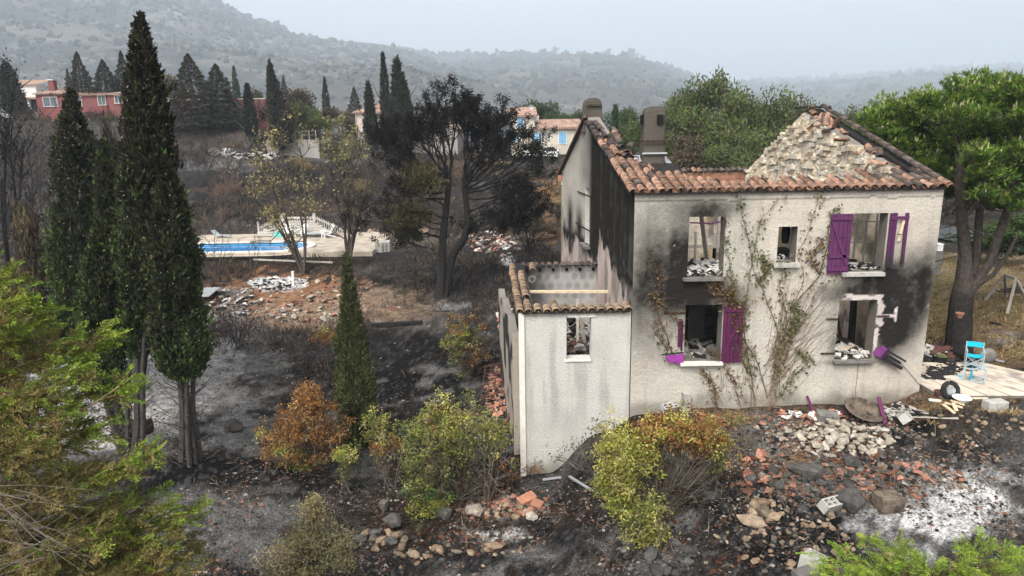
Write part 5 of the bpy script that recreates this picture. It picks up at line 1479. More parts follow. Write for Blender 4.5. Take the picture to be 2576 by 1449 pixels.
bush('weathered brown conifer shrub at the bottom edge', (800, 1500), [(785, 1290, 34, 50, 1500, [_c(.24, .2, .10), _c(.18, .15, .075), _c(.3, .25, .13)], 0), (770, 1370, 75, 60, 3200, [_c(.22, .185, .09), _c(.17, .15, .075), _c(.27, .22, .12)], -.2), (840, 1390, 60, 60, 2200, [_c(.18, .16, .08), _c(.22, .2, .1)], -.2), (700, 1420, 60, 50, 1500, [_c(.24, .2, .11), _c(.32, .27, .17)], -.3), (760, 1440, 110, 40, 2200, [_c(.19, .165, .08), _c(.24, .2, .1)], -.4)], leaf=(.10, .026), name='conifer_shrub', stems=16, mat='needle', up=.7)
bush('leafy sapling against the foot of the annex wall', (1510, 1190), [(1525, 1085, 34, 34, 130, OL, .1), (1500, 1070, 30, 30, 60, DB, .1)], stems=12, leaf=(.09, .045))
bush('burnt twiggy sapling at the annex wall corner', (1470, 1180), [(1465, 1120, 40, 36, 120, DB, .15), (1400, 1140, 26, 36, 40, DB, .15), (1500, 1130, 26, 40, 50, DB, .1)], stems=12, leaf=(.08, .04))
bush('rust coloured seedlings between the laurel bush and the annex', (1330, 1195), [(1330, 1170, 40, 24, 260, RU + OL, 0)], stems=10, leaf=(.07, .035))
bush('yellow weeds growing at the foot of the facade', (1850, 1065), [(1850, 1055, 60, 18, 300, [_c(.28, .2, .08), _c(.2, .13, .05), _c(.14, .16, .04)], 0), (1930, 1085, 30, 16, 160, YG + RU, 0)], stems=30, leaf=(.09, .02), name='dry_weeds', stemcol=_c(.3, .22, .11))
bush('dead brown weed clump among the rubble', (2010, 1180), [(2010, 1165, 55, 18, 160, [_c(.2, .11, .06), _c(.27, .18, .09)], 0)], stems=40, leaf=(.08, .015), name='dry_weeds', stemcol=_c(.22, .14, .08))

# --- conifers with flat sprays close to the camera
def frond_template(seedv):
    """one flat spray about 1 m long, along +X; returns base points, directions, lengths"""
    rg = np.random.default_rng(seedv)
    P, D, L = [], [], []
    for k in range(15):
        f = .08 + .9 * k / 15; side = 1 if k % 2 else -1
        ln = .42 * (1 - f) ** .75 + .07
        a = side * rg.uniform(.55, .85)
        d = np.array([math.cos(a), math.sin(a), rg.normal(0, .12)])
        for j in range(4):
            g = j / 4; ss = 1 if j % 2 else -1
            a2 = a + ss * rg.uniform(.35, .6) * (.4 + .6 * (1 - g))
            P.append(np.array([f, 0, 0]) + d * ln * g); D.append([math.cos(a2), math.sin(a2), rg.normal(0, .15)]); L.append(ln * .45 * (1 - g * .4) + .03)
    P.append(np.array([.95, 0, 0])); D.append([1, 0, 0]); L.append(.12)
    return np.array(P), norm(np.array(D)), np.array(L)
FR = [frond_template(k) for k in range(5)]
def fronds(nm, pos, dirs, sizes, cols, tipcols, droop=.1, w=.05):
    for p, d, s, c, tc in zip(pos, dirs, sizes, cols, tipcols):
        P, D, L = FR[rng.integers(0, 5)]
        x = norm(np.array(d)); z = norm(np.array([0, 0, 1.0]) + rng.normal(0, .45, 3)); y = norm(np.cross(z, x)); z = np.cross(x, y)
        Rm = np.stack([x, y, z], 0)
        t = P[:, 0:1]
        Q = P @ Rm * s + p
        Q[:, 2] -= droop * s * t[:, 0] ** 2
        col = c * (1 - t) + tc * t
        nm.leaves(Q, D @ Rm - np.array([0, 0, droop]), L * s * .95, w * s * rng.uniform(.8, 1.3, len(L)), col * rng.uniform(.7, 1.25, (len(L), 1)))
LYG = [_c(.19, .285, .03), _c(.26, .33, .045), _c(.13, .21, .026)]
LYB = [_c(.165, .135, .045), _c(.12, .095, .035), _c(.22, .165, .065), _c(.11, .115, .032)]
def spray_conifer(name, label, base, limbs_px, Yd, n_per, size, green=.5, mat='needle', cat='tree', boost=1.0, lift=.10):
    t = plant(name, label, cat, base)
    tr, nm = NM(), NM(); rg = np.random.default_rng(int(abs(base[0]) * 100))
    for (ax, ay, ady, bx, by, bdy, g) in limbs_px:
        a, e = atY(ax, ay, Yd + ady), atY(bx, by, Yd + bdy)
        tt = np.linspace(0, 1, 8)[:, None]; mid = (a + e) / 2 + np.array([0, 0, -.12]) + rg.normal(0, .05, 3)
        P = (1 - tt) ** 2 * a + 2 * tt * (1 - tt) * mid + tt ** 2 * e
        tr.tube(P, np.linspace(.035, .006, 8), 5, _c(.11, .08, .06), cap=False)
        ln = np.linalg.norm(e - a); n = max(7, int(n_per * ln))
        f = .22 + .80 * rng.random(n) ** .8
        f[:3] = (1.0, .97, .93)
        pos = np.stack([np.interp(f, tt[:, 0], P[:, i]) for i in range(3)], -1) + rng.normal(0, .085, (n, 3))
        ax_ = norm(e - a)
        dirs = ax_ * (.7 + .3 * f[:, None]) + rng.normal(0, .72, (n, 3)) * (1.15 - .7 * f[:, None]) + np.array([0, 0, lift])
        gm = rng.random(n) < g * (.12 + .85 * f ** 2.5)
        cols = pick(LYB, n); tips = np.where(gm[:, None], pick(LYG, n) * boost, pick(LYB, n) * 1.25)
        cols = np.where(gm[:, None], cols * .45 + tips * .55, cols)
        fronds(nm, pos, dirs, size * rng.uniform(.6, 1.2, n), cols, tips)
    tr.build('trunk' if cat == 'tree' else 'stems', M['bark'], parent=t)
    nm.build('foliage', M[mat], parent=t)
Lb = atY(-160, 1500, 9.2); Lb[2] = float(gz(Lb[0], Lb[1]))
ll = []
rq = np.random.default_rng(77)
for (bx, by, g) in ((18, 690, .95), (60, 755, .95), (112, 800, .9), (30, 800, .5), (80, 845, .4), (262, 848, .8), (165, 880, .6), (90, 905, .4), (190, 935, .75), (120, 985, .6), (316, 972, .85), (150, 1050, .5), (60, 1020, .3), (258, 1068, .75), (200, 1110, .4), (110, 1120, .2), (368, 1150, .7), (290, 1185, .3), (180, 1190, .2), (60, 1180, .2), (385, 1275, .9), (300, 1270, .5), (478, 1290, .95), (430, 1330, .5), (330, 1330, .4), (220, 1290, .2), (470, 1375, .3), (400, 1400, .35), (300, 1400, .3), (180, 1390, .15), (450, 1440, .2), (350, 1460, .2), (200, 1470, .1), (80, 1430, .05), (90, 1300, .05), (30, 1260, .1), (20, 1100, .2), (20, 930, .4), (250, 1350, .3), (140, 1250, .1), (30, 1380, .05)):
    ax = -150 + .15 * bx; ay = by + 60 + .14 * bx + rq.uniform(-20, 40)
    ll.append((ax, ay, .35, bx, by, rq.uniform(-.75, .55), g))
spray_conifer('leyland_cypress', 'near green and rust brown conifer filling the lower left corner', Lb, ll, 9.0, 38, .33)
tw = NM()
for k in range(46):
    p = atY(rq.uniform(-60, 60), rq.uniform(1220, 1449), 8.4); e = atY(rq.uniform(60, 260), rq.uniform(1180, 1449), 8.2 + rq.uniform(-.3, .3))
    tw.tube([p, (p + e) / 2 + rq.normal(0, .07, 3), e], [.006, .004, .0015], 3, _c(.15, .125, .105), cap=False)
e0, e1 = atY(150, 1050, 8.7), atY(300, 972, 8.4)
tw.tube([e0, (e0 + e1) / 2 + (0, 0, -.06), e1], [.014, .01, .006], 4, _c(.36, .24, .16))
tw.build('bare_twigs', M['bark'], parent=[o for o in COL.objects if o.name == 'leyland_cypress'][0])
Jb = gpt(2400, 1560)
jl = []
for (bx, by, g) in ((2070, 1392, .9), (2130, 1355, .9), (2200, 1338, .95), (2265, 1345, .9), (2160, 1400, .6), (2230, 1400, .5), (2310, 1375, .7), (2100, 1440, .7), (2180, 1450, .6), (2290, 1430, .5), (2370, 1400, .7), (2420, 1350, .9), (2480, 1330, .95), (2540, 1355, .95), (2590, 1380, .95), (2440, 1400, .7), (2520, 1410, .8), (2360, 1450, .7), (2450, 1460, .7), (2560, 1450, .8), (2250, 1480, .5), (2400, 1490, .6), (2500, 1490, .6), (2600, 1440, .9)):
    jl.append((2340 + (bx - 2340) * .30, 1500 + rq.uniform(-20, 40), .3, bx, by + 34, rq.uniform(-.6, .5), g + .6))
spray_conifer('juniper_bush', 'bright yellow green juniper in the lower right corner', Jb, jl, Jb[1] - .2, 46, .28, cat='bush', boost=1.35, lift=-.22)

# --- creeper on the facade
def creeper():
    b = np.array([7.6, YF - .06, -.4])
    t = plant('wall_creeper', 'half dead creeper fanning over the facade between the windows', 'creeper', b)
    rg = np.random.default_rng(15)
    st, lf = NM(), NM()
    def fx(px, py, off=.03): p = atY(px, py, YF); p[1] = YF - off; return p
    brown, wood = _c(.15, .10, .065), _c(.22, .17, .125)
    paths = [([(1935, 1030), (1945, 960), (1975, 880), (2010, 800), (2060, 720), (2110, 690)], .35, 'dead'), ([(1935, 1030), (1950, 930), (1960, 850), (1930, 760), (1900, 690), (1885, 600), (1870, 520), (1858, 478)], 1.0, 'g'), ([(1890, 1030), (1895, 960), (1880, 880), (1850, 780), (1850, 700), (1840, 620), (1838, 540)], 1.2, 'g'),
             ([(1900, 1030), (1890, 940), (1870, 840), (1880, 740), (1890, 640), (1905, 560), (1952, 500)], 1.0, 'g'), ([(1940, 1020), (1960, 930), (1990, 860), (1985, 780), (2020, 700), (2000, 640), (2030, 580), (2050, 510), (2055, 470)], .8, 'b'), ([(1985, 780), (2060, 690), (2075, 620), (2090, 540), (2105, 520)], .6, 'g'),
             ([(1800, 1030), (1790, 970), (1760, 930)], .8, 'b'), ([(1860, 1030), (1840, 960), (1800, 910), (1780, 880)], .8, 'b'), ([(1940, 1020), (2000, 950), (2050, 905), (2020, 880)], 1.0, 'g'), ([(1930, 1000), (1900, 900), (1860, 830), (1800, 740), (1770, 700)], 1.0, 'b'),
             ([(1700, 905), (1670, 850), (1640, 780), (1650, 700), (1620, 620)], .9, 'b'), ([(1740, 900), (1700, 800), (1660, 760), (1640, 740)], .5, 'b'), ([(1680, 900), (1655, 860), (1635, 820)], .3, 'g'), ([(1830, 690), (1800, 720), (1840, 740), (1870, 790)], 1.6, 'b'), ([(1850, 700), (1830, 760), (1860, 820)], 1.4, 'b'), ([(1950, 1000), (1960, 900), (1975, 800), (1960, 720), (1980, 650)], 1.0, 'g'), ([(2060, 690), (2040, 640), (2080, 600)], .9, 'b'), ([(1880, 940), (1850, 880), (1840, 830), (1850, 770)], 1.3, 'g'), ([(1900, 720), (1930, 680), (1905, 640)], 1.2, 'g'), ([(1960, 860), (2000, 830), (2010, 790), (1985, 760)], 1.1, 'g')]
    for (pp, dens, kind) in paths:
        P0 = np.array([fx(*p) for p in pp])
        s = np.linspace(0, 1, 30); k = np.linspace(0, 1, len(P0))
        P = np.stack([np.interp(s, k, P0[:, i]) for i in range(3)], -1)
        P[1:, 0] += np.cumsum(rg.normal(0, .018, 29)) * .8; P[1:-1, 2] += rg.normal(0, .012, 28)
        st.tube(P, np.linspace(.016, .005, 30), 4, (wood if pp[0][1] > 990 else brown) * rg.uniform(.7, 1.1), cap=False)
        for j in range(9 if kind != 'dead' else 16):
            i = rg.integers(5, 29); d = np.array([rg.normal(), 0, rg.uniform(-.2, 1.0)])
            q = P[i] + norm(d) * rg.uniform(.15, .5); q[1] = YF - .03
            st.tube([P[i], (P[i] + q) / 2 + (0, -.01, .03), q], [.005, .004, .002], 3, brown * rg.uniform(.6, 1.2), cap=False)
        n = int(150 * dens) if kind != 'dead' else 50
        ii = rg.integers(4, 30, n); Q = P[ii] + np.stack([rg.normal(0, .085, n), -np.abs(rg.normal(0, .03, n)), rg.normal(0, .08, n)], -1)
        Q[:, 1] = np.minimum(Q[:, 1], YF - .035)
        pal = [_c(.085, .10, .03), _c(.13, .135, .045), _c(.06, .075, .025), _c(.19, .16, .06)] if kind == 'g' else [_c(.12, .06, .03), _c(.08, .04, .025), _c(.17, .10, .045), _c(.16, .14, .05)]
        lf.leaves(Q, np.stack([rg.normal(0, .7, n), -.35 * np.ones(n), rg.normal(-.3, .6, n)], -1), rg.uniform(.05, .11, n), rg.uniform(.035, .075, n), pick(pal, n))
    # fan of dead runners
    for k in range(70):
        a = fx(1945 + rg.normal(0, 12), rg.uniform(870, 1000)); e = fx(rg.uniform(1960, 2120), rg.uniform(680, 860))
        m = (a + e) / 2 + (rg.normal(0, .1), 0, rg.normal(-.1, .1)); m[1] = YF - .03
        tt = np.linspace(0, 1, 7)[:, None]
        st.tube((1 - tt) ** 2 * a + 2 * tt * (1 - tt) * m + tt ** 2 * e, np.linspace(.006, .002, 7), 3, brown * rg.uniform(.6, 1.3), cap=False)
    for k in range(40):
        a = fx(rg.uniform(1790, 1960), rg.uniform(900, 1025)); e = a + np.array([rg.normal(0, .15), 0, rg.uniform(.2, .7)])
        st.tube([a, (a + e) / 2 + (rg.normal(0, .04), -.01, 0), e], [.005, .004, .002], 3, brown * rg.uniform(.6, 1.2), cap=False)
    st.build('stems', M['bark'], parent=t); lf.build('leaves', M['leaf'], parent=t)
creeper()

# --- bare and burnt shrubs and saplings
def bare(label, bx, by, tops, r=.03, depth=2, col=_c(.05, .045, .042), name='burnt_shrub', cat='shrub', leaves=None, kids=(2, 4), group=None, dy=.4, lsize=(.12, .06), up=.3):
    b = gpt(bx, by); Y = b[1]
    t = plant(name, label, cat, b, group); rg = np.random.default_rng(int(bx * 3 + by))
    tr, segs, tips = NM(), [], []
    for (px, py) in tops:
        e = atY(px, py, Y + rg.uniform(-dy, dy)); st = b + (rg.normal(0, .05), rg.normal(0, .05), -.1)
        mid = (st + e) / 2 + rg.normal(0, .06 * np.linalg.norm(e - st), 3)
        tt = np.linspace(0, 1, 8)[:, None]; P = (1 - tt) ** 2 * st + 2 * tt * (1 - tt) * mid + tt ** 2 * e
        segs.append((P, np.linspace(r, r * .3, 8))); ln = np.linalg.norm(e - st)
        for k in range(7):
            i = min(rg.integers(int(7 * up) + 1, 8), 7)
            grow(P[i], norm(P[i] - P[i - 1] + rg.normal(0, .5, 3)), ln * rg.uniform(.14, .28), r * .4, depth - 1, rg, kids, .55, .65, .2, .15, 4, segs, tips, max(.004, Y * .00016))
    limbs(tr, segs, col)
    tr.build('stems' if cat == 'shrub' else 'trunk', M['bark'], parent=t)
    if leaves:
        n, pal = leaves
        TP = np.array([p for p, d in tips]); k = rng.integers(0, len(TP), n)
        nm = NM(); nm.leaves(TP[k] + rng.normal(0, .14, (n, 3)), rand_dirs(n, .1), lsize[0] * rng.uniform(.6, 1.3, n), lsize[1], pick(pal, n), droop=.1)
        nm.build('foliage' if cat == 'shrub' else 'crown', M['leaf'], parent=t)
    return t
YL = [_c(.30, .24, .085), _c(.36, .29, .12), _c(.24, .22, .09)]
bare('black stemmed tree with yellow scorched leaves beside the pool', 765, 690, [(660, 440), (700, 400), (760, 395), (735, 480), (650, 500), (690, 540), (670, 470)], .09, 3, _c(.085, .07, .06), 'scorched_tree', 'tree', (1500, YL + [_c(.2, .18, .08)]), lsize=(.20, .10), dy=1.0, up=.55)
bare('bare forked burnt tree between the pool and the pine', 878, 668, [(840, 420), (870, 460), (900, 400), (905, 470), (930, 440), (850, 510)], .12, 3, _c(.075, .06, .05), 'burnt_tree', 'tree', (160, DB + YL), dy=1.0, lsize=(.2, .1))
bare('yellow leaved tree on the hillside below the pale house', 850, 450, [(840, 330), (870, 320), (890, 360), (820, 360), (860, 390), (890, 390)], .09, 3, _c(.10, .085, .07), 'scorched_tree', 'tree', (2000, [_c(.22, .2, .085), _c(.27, .23, .1), _c(.16, .16, .07)]), lsize=(.36, .2), dy=1.2)
bare('dark burnt thicket between the pine and the house', 1330, 640, [(1290, 560), (1310, 540), (1335, 530), (1360, 545), (1375, 580), (1320, 570), (1345, 560)], .05, 3, _c(.028, .027, .026), leaves=(700, BLK), dy=1.2)
bare('bare thorny shrub on the grey ash slope', 595, 880, [(565, 800), (590, 780), (620, 790), (640, 800), (605, 820), (655, 765)], .03, 3)
bare('bare black shrub beside the ochre bush', 770, 945, [(740, 860), (765, 840), (790, 850), (800, 880), (750, 890)], .03, 3, leaves=(60, DB))
bare('bare brown shrub under the rubble field', 855, 1000, [(810, 930), (835, 910), (860, 900), (880, 930), (700, 960), (760, 930)], .02, 2, leaves=(60, RU))
bare('burnt leafless tree at the left edge of the slope', 35, 760, [(10, 330), (30, 270), (60, 360), (80, 480), (5, 450), (100, 540)], .12, 3, _c(.03, .028, .028), 'burnt_tree', 'tree', (700, BLK), dy=.8, lsize=(.2, .1))
bare('grey leafless tree behind the wide cypress', 120, 620, [(70, 330), (110, 300), (150, 290), (180, 320), (60, 380), (140, 400)], .08, 3, _c(.09, .075, .07), 'burnt_tree', 'tree', (300, DB), dy=1.5, lsize=(.25, .12))
bare('thin burnt saplings on the bank below the pool', 545, 690, [(520, 600), (545, 570), (575, 600), (560, 580), (600, 620)], .03, 2, _c(.06, .05, .045))
bare('thin burnt saplings left of the pool edge', 640, 700, [(640, 590), (625, 610), (655, 600)], .03, 1, _c(.07, .06, .05))
bare('bare shrub at the right of the laurel bush', 1225, 1270, [(1215, 1140), (1235, 1120), (1250, 1110), (1265, 1150)], .035, 2, _c(.17, .14, .12))
bare('twiggy bush stump under the brown weed clump', 1665, 1400, [(1650, 1330), (1670, 1310), (1690, 1330), (1640, 1350)], .02, 2, _c(.07, .06, .05))
bare('reddish bare tree on the slope left of the stairs', 560, 560, [(540, 440), (570, 420), (590, 450), (550, 480)], .05, 3, _c(.14, .09, .07), 'burnt_tree', 'tree', (100, DB), dy=1, lsize=(.2, .1))
for k, (bx, by, px, py, lab) in enumerate(((700, 330, 745, 250, 'bare grey tree in front of the terrace railing'), (640, 350, 640, 245, 'leafless grey shrub tree beside the red garden wall'), (500, 470, 520, 350, 'charred bush on the slope under the tan terrace'), (930, 480, 940, 380, 'charred bush under the pale house'), (1010, 620, 1000, 520, 'black bare shrub behind the concrete planters'), (610, 470, 590, 380, 'charred bush below the burnt rubble line'))):
    bare(lab, bx, by, [(px - 30, py + 20), (px, py), (px + 30, py + 15), (px + 15, py + 30), (px - 15, py + 40)], .06, 3, _c(.05, .046, .045), 'burnt_shrub', 'shrub', (120, DB), dy=1.5, lsize=(.22, .11))

# --- distant trees: one template of each kind, copied
def tmpl_spruce(seed, pal):
    nm = NM(); rg = np.random.default_rng(seed); n = 5200
    t = rg.random(n) ** 1.35; a = rg.random(n) * 6.283
    whorl = 1 + .22 * np.sin(t * 75 + 1.2 * np.sin(a * 3 + seed))
    r = (1 - t) ** .85 * .22 * whorl * (.45 + .55 * rg.random(n) ** .5) * (1 + .9 * (vnoise(a * 1.7, t * 8, seed) - .5))
    P = np.stack([r * np.cos(a), r * np.sin(a), .06 + t * .94], -1)
    D = np.stack([np.cos(a), np.sin(a), np.full(n, -.15)], -1) + rg.normal(0, .35, (n, 3))
    nm.leaves(P, D, .06 * (1.2 - t), .018, pick(pal, n, .35), droop=.15)
    return nm
def tmpl_cyp(seed, pal):
    nm = NM(); cypress_geo(nm, 1.0, [(.12, .045), (.2, .075), (.45, .078), (.7, .055), (.88, .025), (1, .004)], 3200, lambda t, a, n: pick(pal, n, .35), (.045, .014), .25, seed=seed); return nm
def tmpl_round(seed, pal, lob=9, n=3600, leaf=(.05, .028), ragged_=.45):
    nm = NM(); rg = np.random.default_rng(seed)
    C0 = np.stack([rg.normal(0, .19, lob), rg.normal(0, .19, lob), rg.uniform(.38, .78, lob)], -1); R0 = rg.uniform(.14, .26, lob)
    k = rg.integers(0, lob, n); u = norm(rg.normal(size=(n, 3))) * (rg.random((n, 1)) ** ragged_)
    P = C0[k] + u * R0[k][:, None] * np.array([1, 1, .85])
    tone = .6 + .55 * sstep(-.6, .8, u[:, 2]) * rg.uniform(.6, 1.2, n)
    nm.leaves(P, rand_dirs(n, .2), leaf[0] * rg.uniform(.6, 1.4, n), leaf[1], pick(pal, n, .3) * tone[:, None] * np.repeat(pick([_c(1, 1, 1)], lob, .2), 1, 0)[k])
    return nm
def tmpl_trunk(hh, lim=0, seed=0):
    nm = NM(); rg = np.random.default_rng(seed)
    nm.tube([(0, 0, -.03), (.01, 0, hh * .5), (0, .01, hh)], [.022, .016, .006], 6, _c(.08, .068, .058))
    for k in range(lim):
        a = rg.random() * 6.28; z = rg.uniform(.15, .5)
        nm.tube([(0, 0, z), (.1 * math.cos(a), .1 * math.sin(a), z + .12), (.2 * math.cos(a), .2 * math.sin(a), z + .26)], [.01, .007, .003], 4, _c(.08, .068, .058), cap=False)
    return nm
SPD = [_c(.040, .043, .026), _c(.052, .045, .028), _c(.030, .034, .022), _c(.07, .055, .035)]
TPL = {}
def template(key, nm, tnm, crown_mat='far_leaf'):
    TPL[key] = (nm.mesh('crown', M[crown_mat]), tnm.mesh('trunk', M['bark']))
for k in range(3): template('spruce%d' % k, tmpl_spruce(60 + k, SPD), tmpl_trunk(.95))
for k in range(2): template('cyp%d' % k, tmpl_cyp(70 + k, [_c(.032, .036, .022), _c(.04, .038, .024), _c(.025, .027, .018)]), tmpl_trunk(.8, 5, k))
template('cypg', tmpl_cyp(75, [_c(.035, .055, .022), _c(.045, .065, .025)]), tmpl_trunk(.8))
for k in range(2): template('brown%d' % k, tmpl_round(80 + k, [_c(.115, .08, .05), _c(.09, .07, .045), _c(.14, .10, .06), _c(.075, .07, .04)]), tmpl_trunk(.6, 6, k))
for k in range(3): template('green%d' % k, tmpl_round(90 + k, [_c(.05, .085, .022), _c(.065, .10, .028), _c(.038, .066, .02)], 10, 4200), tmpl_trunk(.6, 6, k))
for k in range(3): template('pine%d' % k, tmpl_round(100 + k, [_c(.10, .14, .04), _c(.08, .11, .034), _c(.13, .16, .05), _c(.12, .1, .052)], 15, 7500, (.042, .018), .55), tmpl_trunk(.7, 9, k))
template('black0', tmpl_round(110, BLK + DB[:1], 9, 1500, (.05, .02), .7), tmpl_trunk(.75, 12, 5))
template('ochre', tmpl_round(112, [_c(.26, .2, .085), _c(.2, .15, .07), _c(.30, .24, .11)], 9, 2500), tmpl_trunk(.4, 5, 5))
def far_tree(key, name, label, px, tpy, bpy, Y, wpx=None, group=None):
    """tree whose top and foot stand at these frame heights at distance Y"""
    top = atY(px, tpy, Y); b = np.array([top[0], Y, float(gz(top[0], Y))])
    if bpy is not None: b[2] = min(b[2] + .0, b[2])
    h = top[2] - b[2]
    cm, tm = TPL[key]
    natural = {'s': .44, 'c': .15}.get(key[0], .85)
    if key.startswith('cyp'): natural = .155
    wx = (wpx * 2 * Y / FPX) / (natural * h) if wpx else 1.0
    t = thing(name, label, 'tree', b, random.random() * 6.28, group, (h * wx, h * wx, h))
    inst(cm, 'crown', t); inst(tm, 'trunk', t)
    return t
FT = [
 ('spruce0', 'spruce_tree', 'broad dark spruce left of the red house roof', 192, 130, 285, 100, 40), ('spruce1', 'spruce_tree', 'narrow dark spruce against the red house chimney', 168, 172, 285, 99, 17), ('spruce2', 'spruce_tree', 'low wide spruce over the middle of the red house', 256, 150, 290, 99, 46), ('spruce0', 'spruce_tree', 'pointed spruce just left of the tallest cypress', 303, 128, 285, 101, 34), ('spruce1', 'spruce_tree', 'small spruce in front of the white house', 47, 215, 300, 94, 18),
 ('spruce2', 'spruce_tree', 'tallest broad spruce at the right end of the red house', 472, 135, 312, 91, 62), ('spruce0', 'spruce_tree', 'second broad spruce beside the red garden wall', 541, 160, 312, 92, 54), ('brown0', 'scorched_tree', 'brown scorched tree between the tallest cypress and the broad spruce', 432, 160, 300, 100, 36),
 ('cyp0', 'cypress_tree', 'cypress at the very left edge of the photo', 12, 155, 300, 96, 20), ('cypg', 'cypress_tree', 'thin green cypress beyond the red garden wall', 588, 172, 246, 130, 9), ('cyp1', 'cypress_tree', 'brownish cypress at the end of the red garden wall', 621, 214, 340, 88, 14), ('cyp0', 'cypress_tree', 'tall thin cypress above the grey planter wall', 678, 155, 330, 92, 13), ('cyp1', 'cypress_tree', 'dark cypress with a bare foot beside the grey planter wall', 692, 205, 370, 84, 23),
 ('spruce1', 'spruce_tree', 'distant spruce behind the tall thin cypress', 712, 188, 240, 125, 18), ('cyp1', 'cypress_tree', 'far cypress tip above the brown trees', 816, 198, 240, 130, 8),
 ('brown1', 'scorched_tree', 'large brown scorched tree right of the thin cypresses', 765, 212, 350, 100, 66), ('brown0', 'scorched_tree', 'rust brown tree left of the pale pink house', 858, 262, 340, 102, 50), ('spruce2', 'spruce_tree', 'dark bushy spruce above the pale pink house roof', 890, 218, 280, 112, 26), ('pine0', 'black_pine', 'dark bare footed pine left of the yellow tree', 748, 238, 372, 86, 30), ('pine1', 'black_pine', 'second dark bare footed pine left of the yellow tree', 792, 252, 372, 87, 34),
 ('cyp0', 'cypress_tree', 'dark cypress standing before the pale pink house', 926, 205, 370, 84, 15), ('cyp1', 'cypress_tree', 'slim tall cypress with bare stems behind the charred pine', 963, 140, 350, 86, 12), ('cyp0', 'cypress_tree', 'stout tall cypress beside the slim bare stemmed one', 998, 146, 345, 86, 20), ('cyp1', 'cypress_tree', 'lower cypress leaning on the stout tall one', 1012, 190, 345, 87, 18),
 ('green0', 'green_tree', 'green tree behind the pale pink house', 920, 268, 300, 125, 36), ('green1', 'green_tree', 'bright green shrub tree behind the red garden wall', 590, 236, 260, 118, 22), ('brown1', 'scorched_tree', 'bushy brown tree above the end of the red wall', 640, 218, 270, 112, 34),
 ('green2', 'green_tree', 'round green tree behind the house with blue shutters', 1345, 248, 300, 110, 52), ('green0', 'green_tree', 'low bright green tree right of the satellite dish', 1408, 270, 300, 105, 46), ('green1', 'green_tree', 'bright green tree behind the left gable', 1462, 270, 310, 100, 40), ('cypg', 'cypress_tree', 'slim green cypress between the two chimneys', 1548, 268, 345, 78, 14),
 ('green2', 'green_tree', 'pale green tree between the two chimneys', 1585, 268, 350, 95, 48), ('green0', 'green_tree', 'green bush tree left of the tall chimney', 1600, 290, 390, 80, 40), ('pine2', 'pine_tree', 'pine right beside the tall chimney', 1685, 235, 420, 62, 72), ('pine0', 'pine_tree', 'grey topped tall pine behind the back wall', 1748, 150, 420, 66, 84), ('pine1', 'pine_tree', 'broad green pine behind the middle of the back wall', 1820, 178, 420, 60, 90), ('pine2', 'pine_tree', 'brownish pine left of the stone gable', 1895, 205, 420, 62, 84), ('pine0', 'pine_tree', 'dark green pine over the left slope of the stone gable', 1960, 225, 420, 66, 70), ('pine1', 'pine_tree', 'rust tinged pine peeping over the stone gable peak', 2062, 222, 420, 70, 62), ('pine2', 'pine_tree', 'low pine right of the stone gable peak', 2118, 255, 420, 74, 44), ('brown0', 'scorched_tree', 'brown scorched tree low behind the tall chimney', 1725, 300, 430, 56, 60), ('pine1', 'pine_tree', 'pine in the gap behind the back wall bricks', 1860, 300, 430, 54, 70),
 ('green0', 'green_tree', 'green tree far right behind the umbrella pine trunk', 2520, 560, 730, 33, 95), ('green1', 'green_tree', 'green bush tree at the right edge beyond the swing frame', 2600, 520, 720, 40, 95), ('black0', 'burnt_tree', 'burnt dark tree beyond the umbrella pine trunk', 2380, 500, 620, 46, 50), ('black0', 'burnt_tree', 'burnt dark tree at the right edge beyond the road', 2540, 440, 620, 48, 60), ('pine0', 'pine_tree', 'green pine beyond the right gable corner', 2400, 420, 600, 60, 70),
 ('black0', 'burnt_tree', 'thin burnt conifer spire left of the slim cypress', 240, 160, 700, 32, 22), ('ochre', 'scorched_bush', 'pale yellow bush before the red house windows', 288, 285, 320, 92, 24), ('ochre', 'scorched_bush', 'yellow topped bush on the hillside above the stairs', 758, 385, 430, 76, 26), ('ochre', 'scorched_bush', 'ochre bush on the bank below the white cars', 1385, 430, 470, 74, 18), ('ochre', 'scorched_bush', 'ochre bush against the left edge of the house', 1392, 500, 570, 58, 22), ('green2', 'green_bush', 'green bush on the bank below the white cars', 1360, 428, 455, 72, 12), ('ochre', 'scorched_bush', 'orange bush behind the crown of the charred pine', 1245, 395, 440, 78, 40),
 ('black0', 'burnt_tree', 'dark burnt tree on the slope right of the tan terrace', 655, 250, 345, 89, 26), ('ochre', 'scorched_bush', 'dry yellow bush beside the pool stairs', 905, 440, 520, 68, 24), ('brown0', 'scorched_bush', 'scorched brown bush at the foot of the left gable', 1378, 560, 640, 46, 26), ('brown1', 'scorched_tree', 'dull olive tree at the left edge behind the conifer', 30, 470, 760, 27, 56),
]
for (key, nme, lab, px, tpy, fpy, Y, w) in FT:
    far_tree(key, nme, lab, px, tpy, fpy, Y, w)
